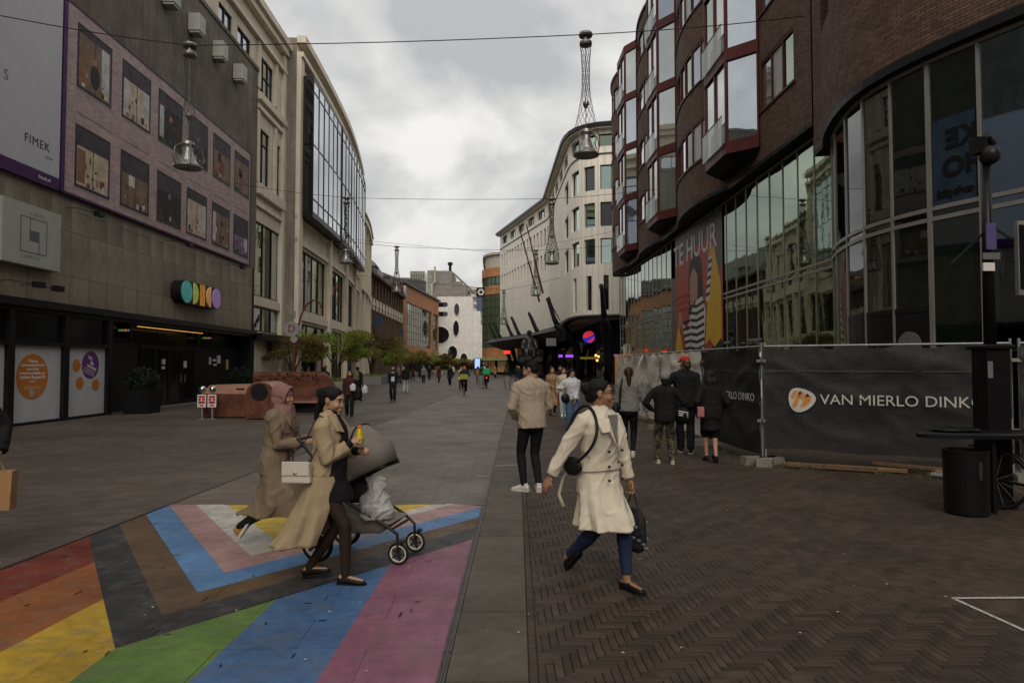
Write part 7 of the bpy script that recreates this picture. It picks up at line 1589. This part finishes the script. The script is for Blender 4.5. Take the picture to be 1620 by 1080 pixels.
# --- middle distance, left
mid = [
 ('man in flat cap and black jacket with cream tote bag, behind the bench', (-7.2, 27.5), 20, 1.76, dict(hem=.47, mat=c_black, puff=.03), ('trousers', c_black), 'beanie', cloth('cap_brown', (.15, .10, .06)), False),
 ('woman in maroon jacket carrying black bag and white cloth, right of the bench', (-5.0, 22.3), 170, 1.56, dict(hem=.46, mat=c_maroon, puff=.035), ('trousers', c_black), 'long', hair_brown, True),
 ('person with olive backpack and white carrier bag, beside the grey planters', (-6.75, 31.8), 10, 1.68, dict(hem=.47, mat=c_black, puff=.025), ('skinny', c_black), 'short', None, False),
 ('man in open navy blazer over white shirt, walking towards the camera', (-5.1, 32.0), 176, 1.72, dict(hem=.44, mat=c_navy, puff=.03), ('trousers', c_black), 'short', None, False),
 ('man in black jacket and pale jeans, walking away beyond the blazer', (-5.9, 42.0), 4, 1.74, dict(hem=.47, mat=c_black, puff=.035), ('trousers', c_pale), 'short', None, False),
 ('person in dark coat with white bib, far left of centre', (-7.4, 65.0), 175, 1.72, dict(hem=.46, mat=c_greyk, puff=.03), ('trousers', c_black), 'short', None, False),
 ('woman in brown coat walking, left of the cyclists', (-6.1, 67.0), 150, 1.66, dict(hem=.3, mat=c_maroon, puff=.03), ('skinny', c_black), 'long', None, True),
 ('person in black coat striding, just left of the first cyclist', (-4.3, 58.0), 190, 1.78, dict(hem=.32, mat=c_black, puff=.03), ('trousers', c_black), 'short', None, False),
 ('woman in cream jacket walking beside the cyclist', (-2.7, 47.0), 178, 1.68, dict(hem=.42, mat=c_cream, puff=.03), ('trousers', c_maroon), 'long', None, True),
 ('man in dark jacket by the tall dark advertising column', (-8.4, 80.0), 180, 1.75, dict(hem=.46, mat=c_navy, puff=.03), ('trousers', c_black), 'short', None, False),
 ('woman in red brown coat near the far planters', (-9.6, 74.0), 20, 1.65, dict(hem=.3, mat=c_maroon, puff=.03), ('skinny', c_black), 'long', None, True),
 ('man in light jacket standing by the parked bicycles', (-9.4, 62.0), 90, 1.74, dict(hem=.46, mat=c_greyk, puff=.03), ('trousers', c_navy), 'short', None, False),
 ('woman in tan coat with white bag near the left conical shrub', (-2.0, 62.0), 20, 1.66, dict(hem=.3, mat=c_tan, puff=.03), ('skinny', c_black), 'long', None, True),
 ('person in black by the arcade, right of the left conical shrub', (1.5, 56.0), 200, 1.75, dict(hem=.46, mat=c_black, puff=.03), ('trousers', c_black), 'short', None, False),
 ('person in dark blue beside the statue pedestal', (1.35, 46.0), 170, 1.72, dict(hem=.46, mat=c_navy, puff=.03), ('trousers', c_jean2), 'short', None, False),
 ('person in brown coat at the lit shopfront of the round tower', (-.6, 92.0), 185, 1.7, dict(hem=.3, mat=c_tan, puff=.03), ('trousers', c_black), 'short', None, False),
 ('person in black behind the two women in beige', (2.75, 30.0), 178, 1.72, dict(hem=.46, mat=c_black, puff=.03), ('trousers', c_black), 'short', None, False),
 ('farthest walker in dark clothes near the white building', (-7.8, 110.0), 180, 1.75, dict(hem=.46, mat=c_black, puff=.03), ('trousers', c_black), 'short', None, False),
 ('far walker in pale top before the red box', (-6.8, 98.0), 180, 1.7, dict(hem=.46, mat=c_white, puff=.03), ('trousers', c_navy), 'short', None, False)]
JJ = {}
for k2, (lab, at_, ph_, H_, tp, lg, hr, hm_, fem) in enumerate(mid):
    tp['straight'] = True; st_ = .10 + .05 * (k2 % 3)
    t, q = person(lab, at_, ph_, H_, 1 if at_[1] < 35 else 0, feet={-1: (-.08, st_, 0, 0, 0), 1: (.08, -st_, .03, -16, 0)} if k2 % 2 else {-1: (-.08, -st_, .03, -16, 0), 1: (.08, st_, 0, 0, 0)}, top=tp, legs=lg, shoes=('sneaker', c_black if k2 != 4 else white_shoe, rubber_b), hair=hr, hairm=hm_, female=fem, seed=50 + k2); JJ[k2] = (t, q, at_, ph_)
def simple_bag(nm, lab, k2, c, r, mt, vox=.02):
    t, q, at_, ph_ = JJ[k2]; o = thing(nm, lab, 'bag', (at_[0], at_[1], 0), R(-ph_)); m = MB(); m.rings([[(c[0] + r[0] * a_ * s1, c[1] + r[1] * b_ * s1, c[2] + r[2] * zz) for a_, b_ in ((-1, -.6), (-.6, -1), (.6, -1), (1, -.6), (1, .6), (.6, 1), (-.6, 1), (-1, .6))] for zz, s1 in ((-.95, .85), (-.5, 1), (.3, .9), (.7, .6), (1.1, .15))]); link('bag_body', remesh(m, vox, 1, .02, 14), mt, o)
simple_bag('tote_bag', 'cream tote bag on the shoulder of the man in the flat cap', 0, (.26, -.05, .95), (.05, .17, .24), cloth('tote', (.36, .33, .25))); simple_bag('handbag', 'large black bag carried by the woman in maroon', 1, (-.28, .1, .78), (.12, .2, .22), c_black)
simple_bag('white_cloth', 'white bundle held in front of the maroon jacket', 1, (-.12, .26, .98), (.09, .07, .12), c_white); simple_bag('backpack', 'olive backpack on the person beside the planters', 2, (0, -.2, 1.22), (.15, .1, .24), cloth('pack_olive', (.10, .09, .05))); simple_bag('carrier_bag', 'white plastic carrier bag swinging from the person with the backpack', 2, (.36, .02, .55), (.14, .12, .2), c_white)
t, q = JJ[3][:2]; up = q['up']; MB().rings([[up(.81) + V((-.06, .12, 0)), up(.81) + V((.06, .12, 0)), up(.55) + V((.08, .15, 0)), up(.55) + V((-.08, .15, 0))], [up(.81) + V((-.06, .14, 0)), up(.81) + V((.06, .14, 0)), up(.55) + V((.08, .17, 0)), up(.55) + V((-.08, .17, 0))]]).ob('shirt', c_white, t)
# --- cut off man with kraft bag at the left edge
atk = (-4.80, 6.0)
t, q = person('person in black jacket at the left edge, mostly out of frame', atk, 170, 1.76, 1, feet={-1: (-.1, .1, 0, 0, 0), 1: (.1, -.1, 0, 0, 0)}, hands={-1: (-.36, .06, .93, .9)}, top=dict(hem=.46, mat=c_black, puff=.035, r0=.07, r1=.055), legs=('trousers', c_black), shoes=('sneaker', c_black, rubber_b), hair='short', seed=70)
hw = q['AJ'][-1][2]; kraft = M('kraft_paper', (.30, .165, .075), rough=.8, var=.1, bump=.1)
o = thing('paper_bag', 'brown kraft paper carrier bag with string handles at the left edge', 'bag', (atk[0], atk[1], 0), R(-170))
bx, by, bz = hw.x - .02, hw.y, hw.z - .16; m = MB(); m.rings([[(bx + a, by + b_, bz - .34) for a, b_ in ((-.10, -.06), (.10, -.06), (.10, .06), (-.10, .06))], [(bx + a, by + b_, bz) for a, b_ in ((-.11, -.05), (.11, -.05), (.11, .05), (-.11, .05))]]).ob('bag_body', kraft, o)
MB().tube([(bx - .05, by + .05, bz), (bx, by + .03, bz + .1), (bx + .05, by + .05, bz)], .005, 5).ob('bag_handle', kraft, o)
# --- cyclists
def cyclist(lab, x, y, ph_, vest, blab, seed):
    bicycle(blab, (x, y, 0), R(-ph_ + 90), black_frame, True)
    t, q = person(lab, (x - .27 * sin(R(ph_)), y - .27 * cos(R(ph_)), 0)[:2], ph_, 1.74, 0, lean=14, hipz=.93, feet={-1: (-.1, .30, .18, 0, 0), 1: (.1, .22, .42, 0, 0)}, hands={-1: (-.25, .46, 1.08, .8), 1: (.25, .46, 1.08, .8)}, top=dict(hem=.5, mat=vest, puff=.03, straight=True), legs=('trousers', c_black), shoes=('sneaker', c_black, rubber_b), hair='short', seed=seed, knee={-1: (-.1, 1, .3), 1: (.1, 1, .3)})
    return t, q
cyclist('cyclist in dark jacket with pale stripe, riding towards the camera', -2.05, 38.8, 178, c_navy, 'dark bicycle with yellow green crate ridden towards the camera', 81)
o = thing('bicycle_crate', 'yellow green crate on the front of the approaching bicycle', 'crate', (-2.05, 38.2, 0)); MB().box(-2.27, -1.83, 38.0, 38.3, .92, 1.2).ob('crate', M('crate_lime', (.22, .26, .05)), o)
cyclist('cyclist with green vest and delivery bag, riding away', -.95, 50.0, 2, c_green, 'dark bicycle with red light ridden away from the camera', 82)
o = thing('delivery_bag', 'bright green box bag on the back of the cyclist riding away', 'bag', (-.95, 49.5, 0)); bev(MB().box(-1.2, -.7, 49.15, 49.45, 1.02, 1.5).ob('bag_body', c_green, o), .04); MB().box(-1.0, -.9, 49.1, 49.15, .75, .85).ob('tail_light', redl, o)
for k2, (x, y, r_) in enumerate(((-10.2, 66, 20), (-9.6, 67.5, 35), (-9.0, 69, 10), (-8.9, 86, 30))): bicycle(['parked dark bicycle beside the far planters, nearest', 'second parked dark bicycle beside the far planters', 'third parked dark bicycle beside the far planters', 'parked dark bicycle farther down by the small trees'][k2], (x, y, 0), R(r_), dark_paint, True)['group'] = 'bicycles parked by the planters'
# statue figure
m = MB(); m.tube([(2.1, 47, 2.3), (2.1, 47, 2.9), (2.15, 47, 3.5), (2.15, 47, 3.75)], [.48, .42, .32, .14], 14, True); m.ell((2.12, 46.95, 4.0), (.17, .2, .22)); m.tube([(1.75, 47, 3.4), (1.6, 46.8, 2.9), (2.0, 46.55, 2.75)], [.14, .12, .1], 10, True); m.tube([(2.5, 47, 3.4), (2.65, 46.8, 2.9), (2.3, 46.5, 2.8)], [.14, .12, .1], 10, True); m.tube([(1.95, 46.8, 2.5), (1.9, 46.4, 2.7), (1.9, 46.4, 2.35)], [.2, .18, .14], 10, True); m.tube([(2.3, 46.8, 2.5), (2.4, 46.4, 2.7), (2.4, 46.4, 2.35)], [.2, .18, .14], 10, True)
me = remesh(m, .04, 2, .03, 4, 1, 3); me.transform(Matrix.Translation((-2.15, -47, 0))); link('figure', me, bronze, st)
print('SCRIPT', round(time.time() - T0, 1), 's', len(S.objects), 'objects')
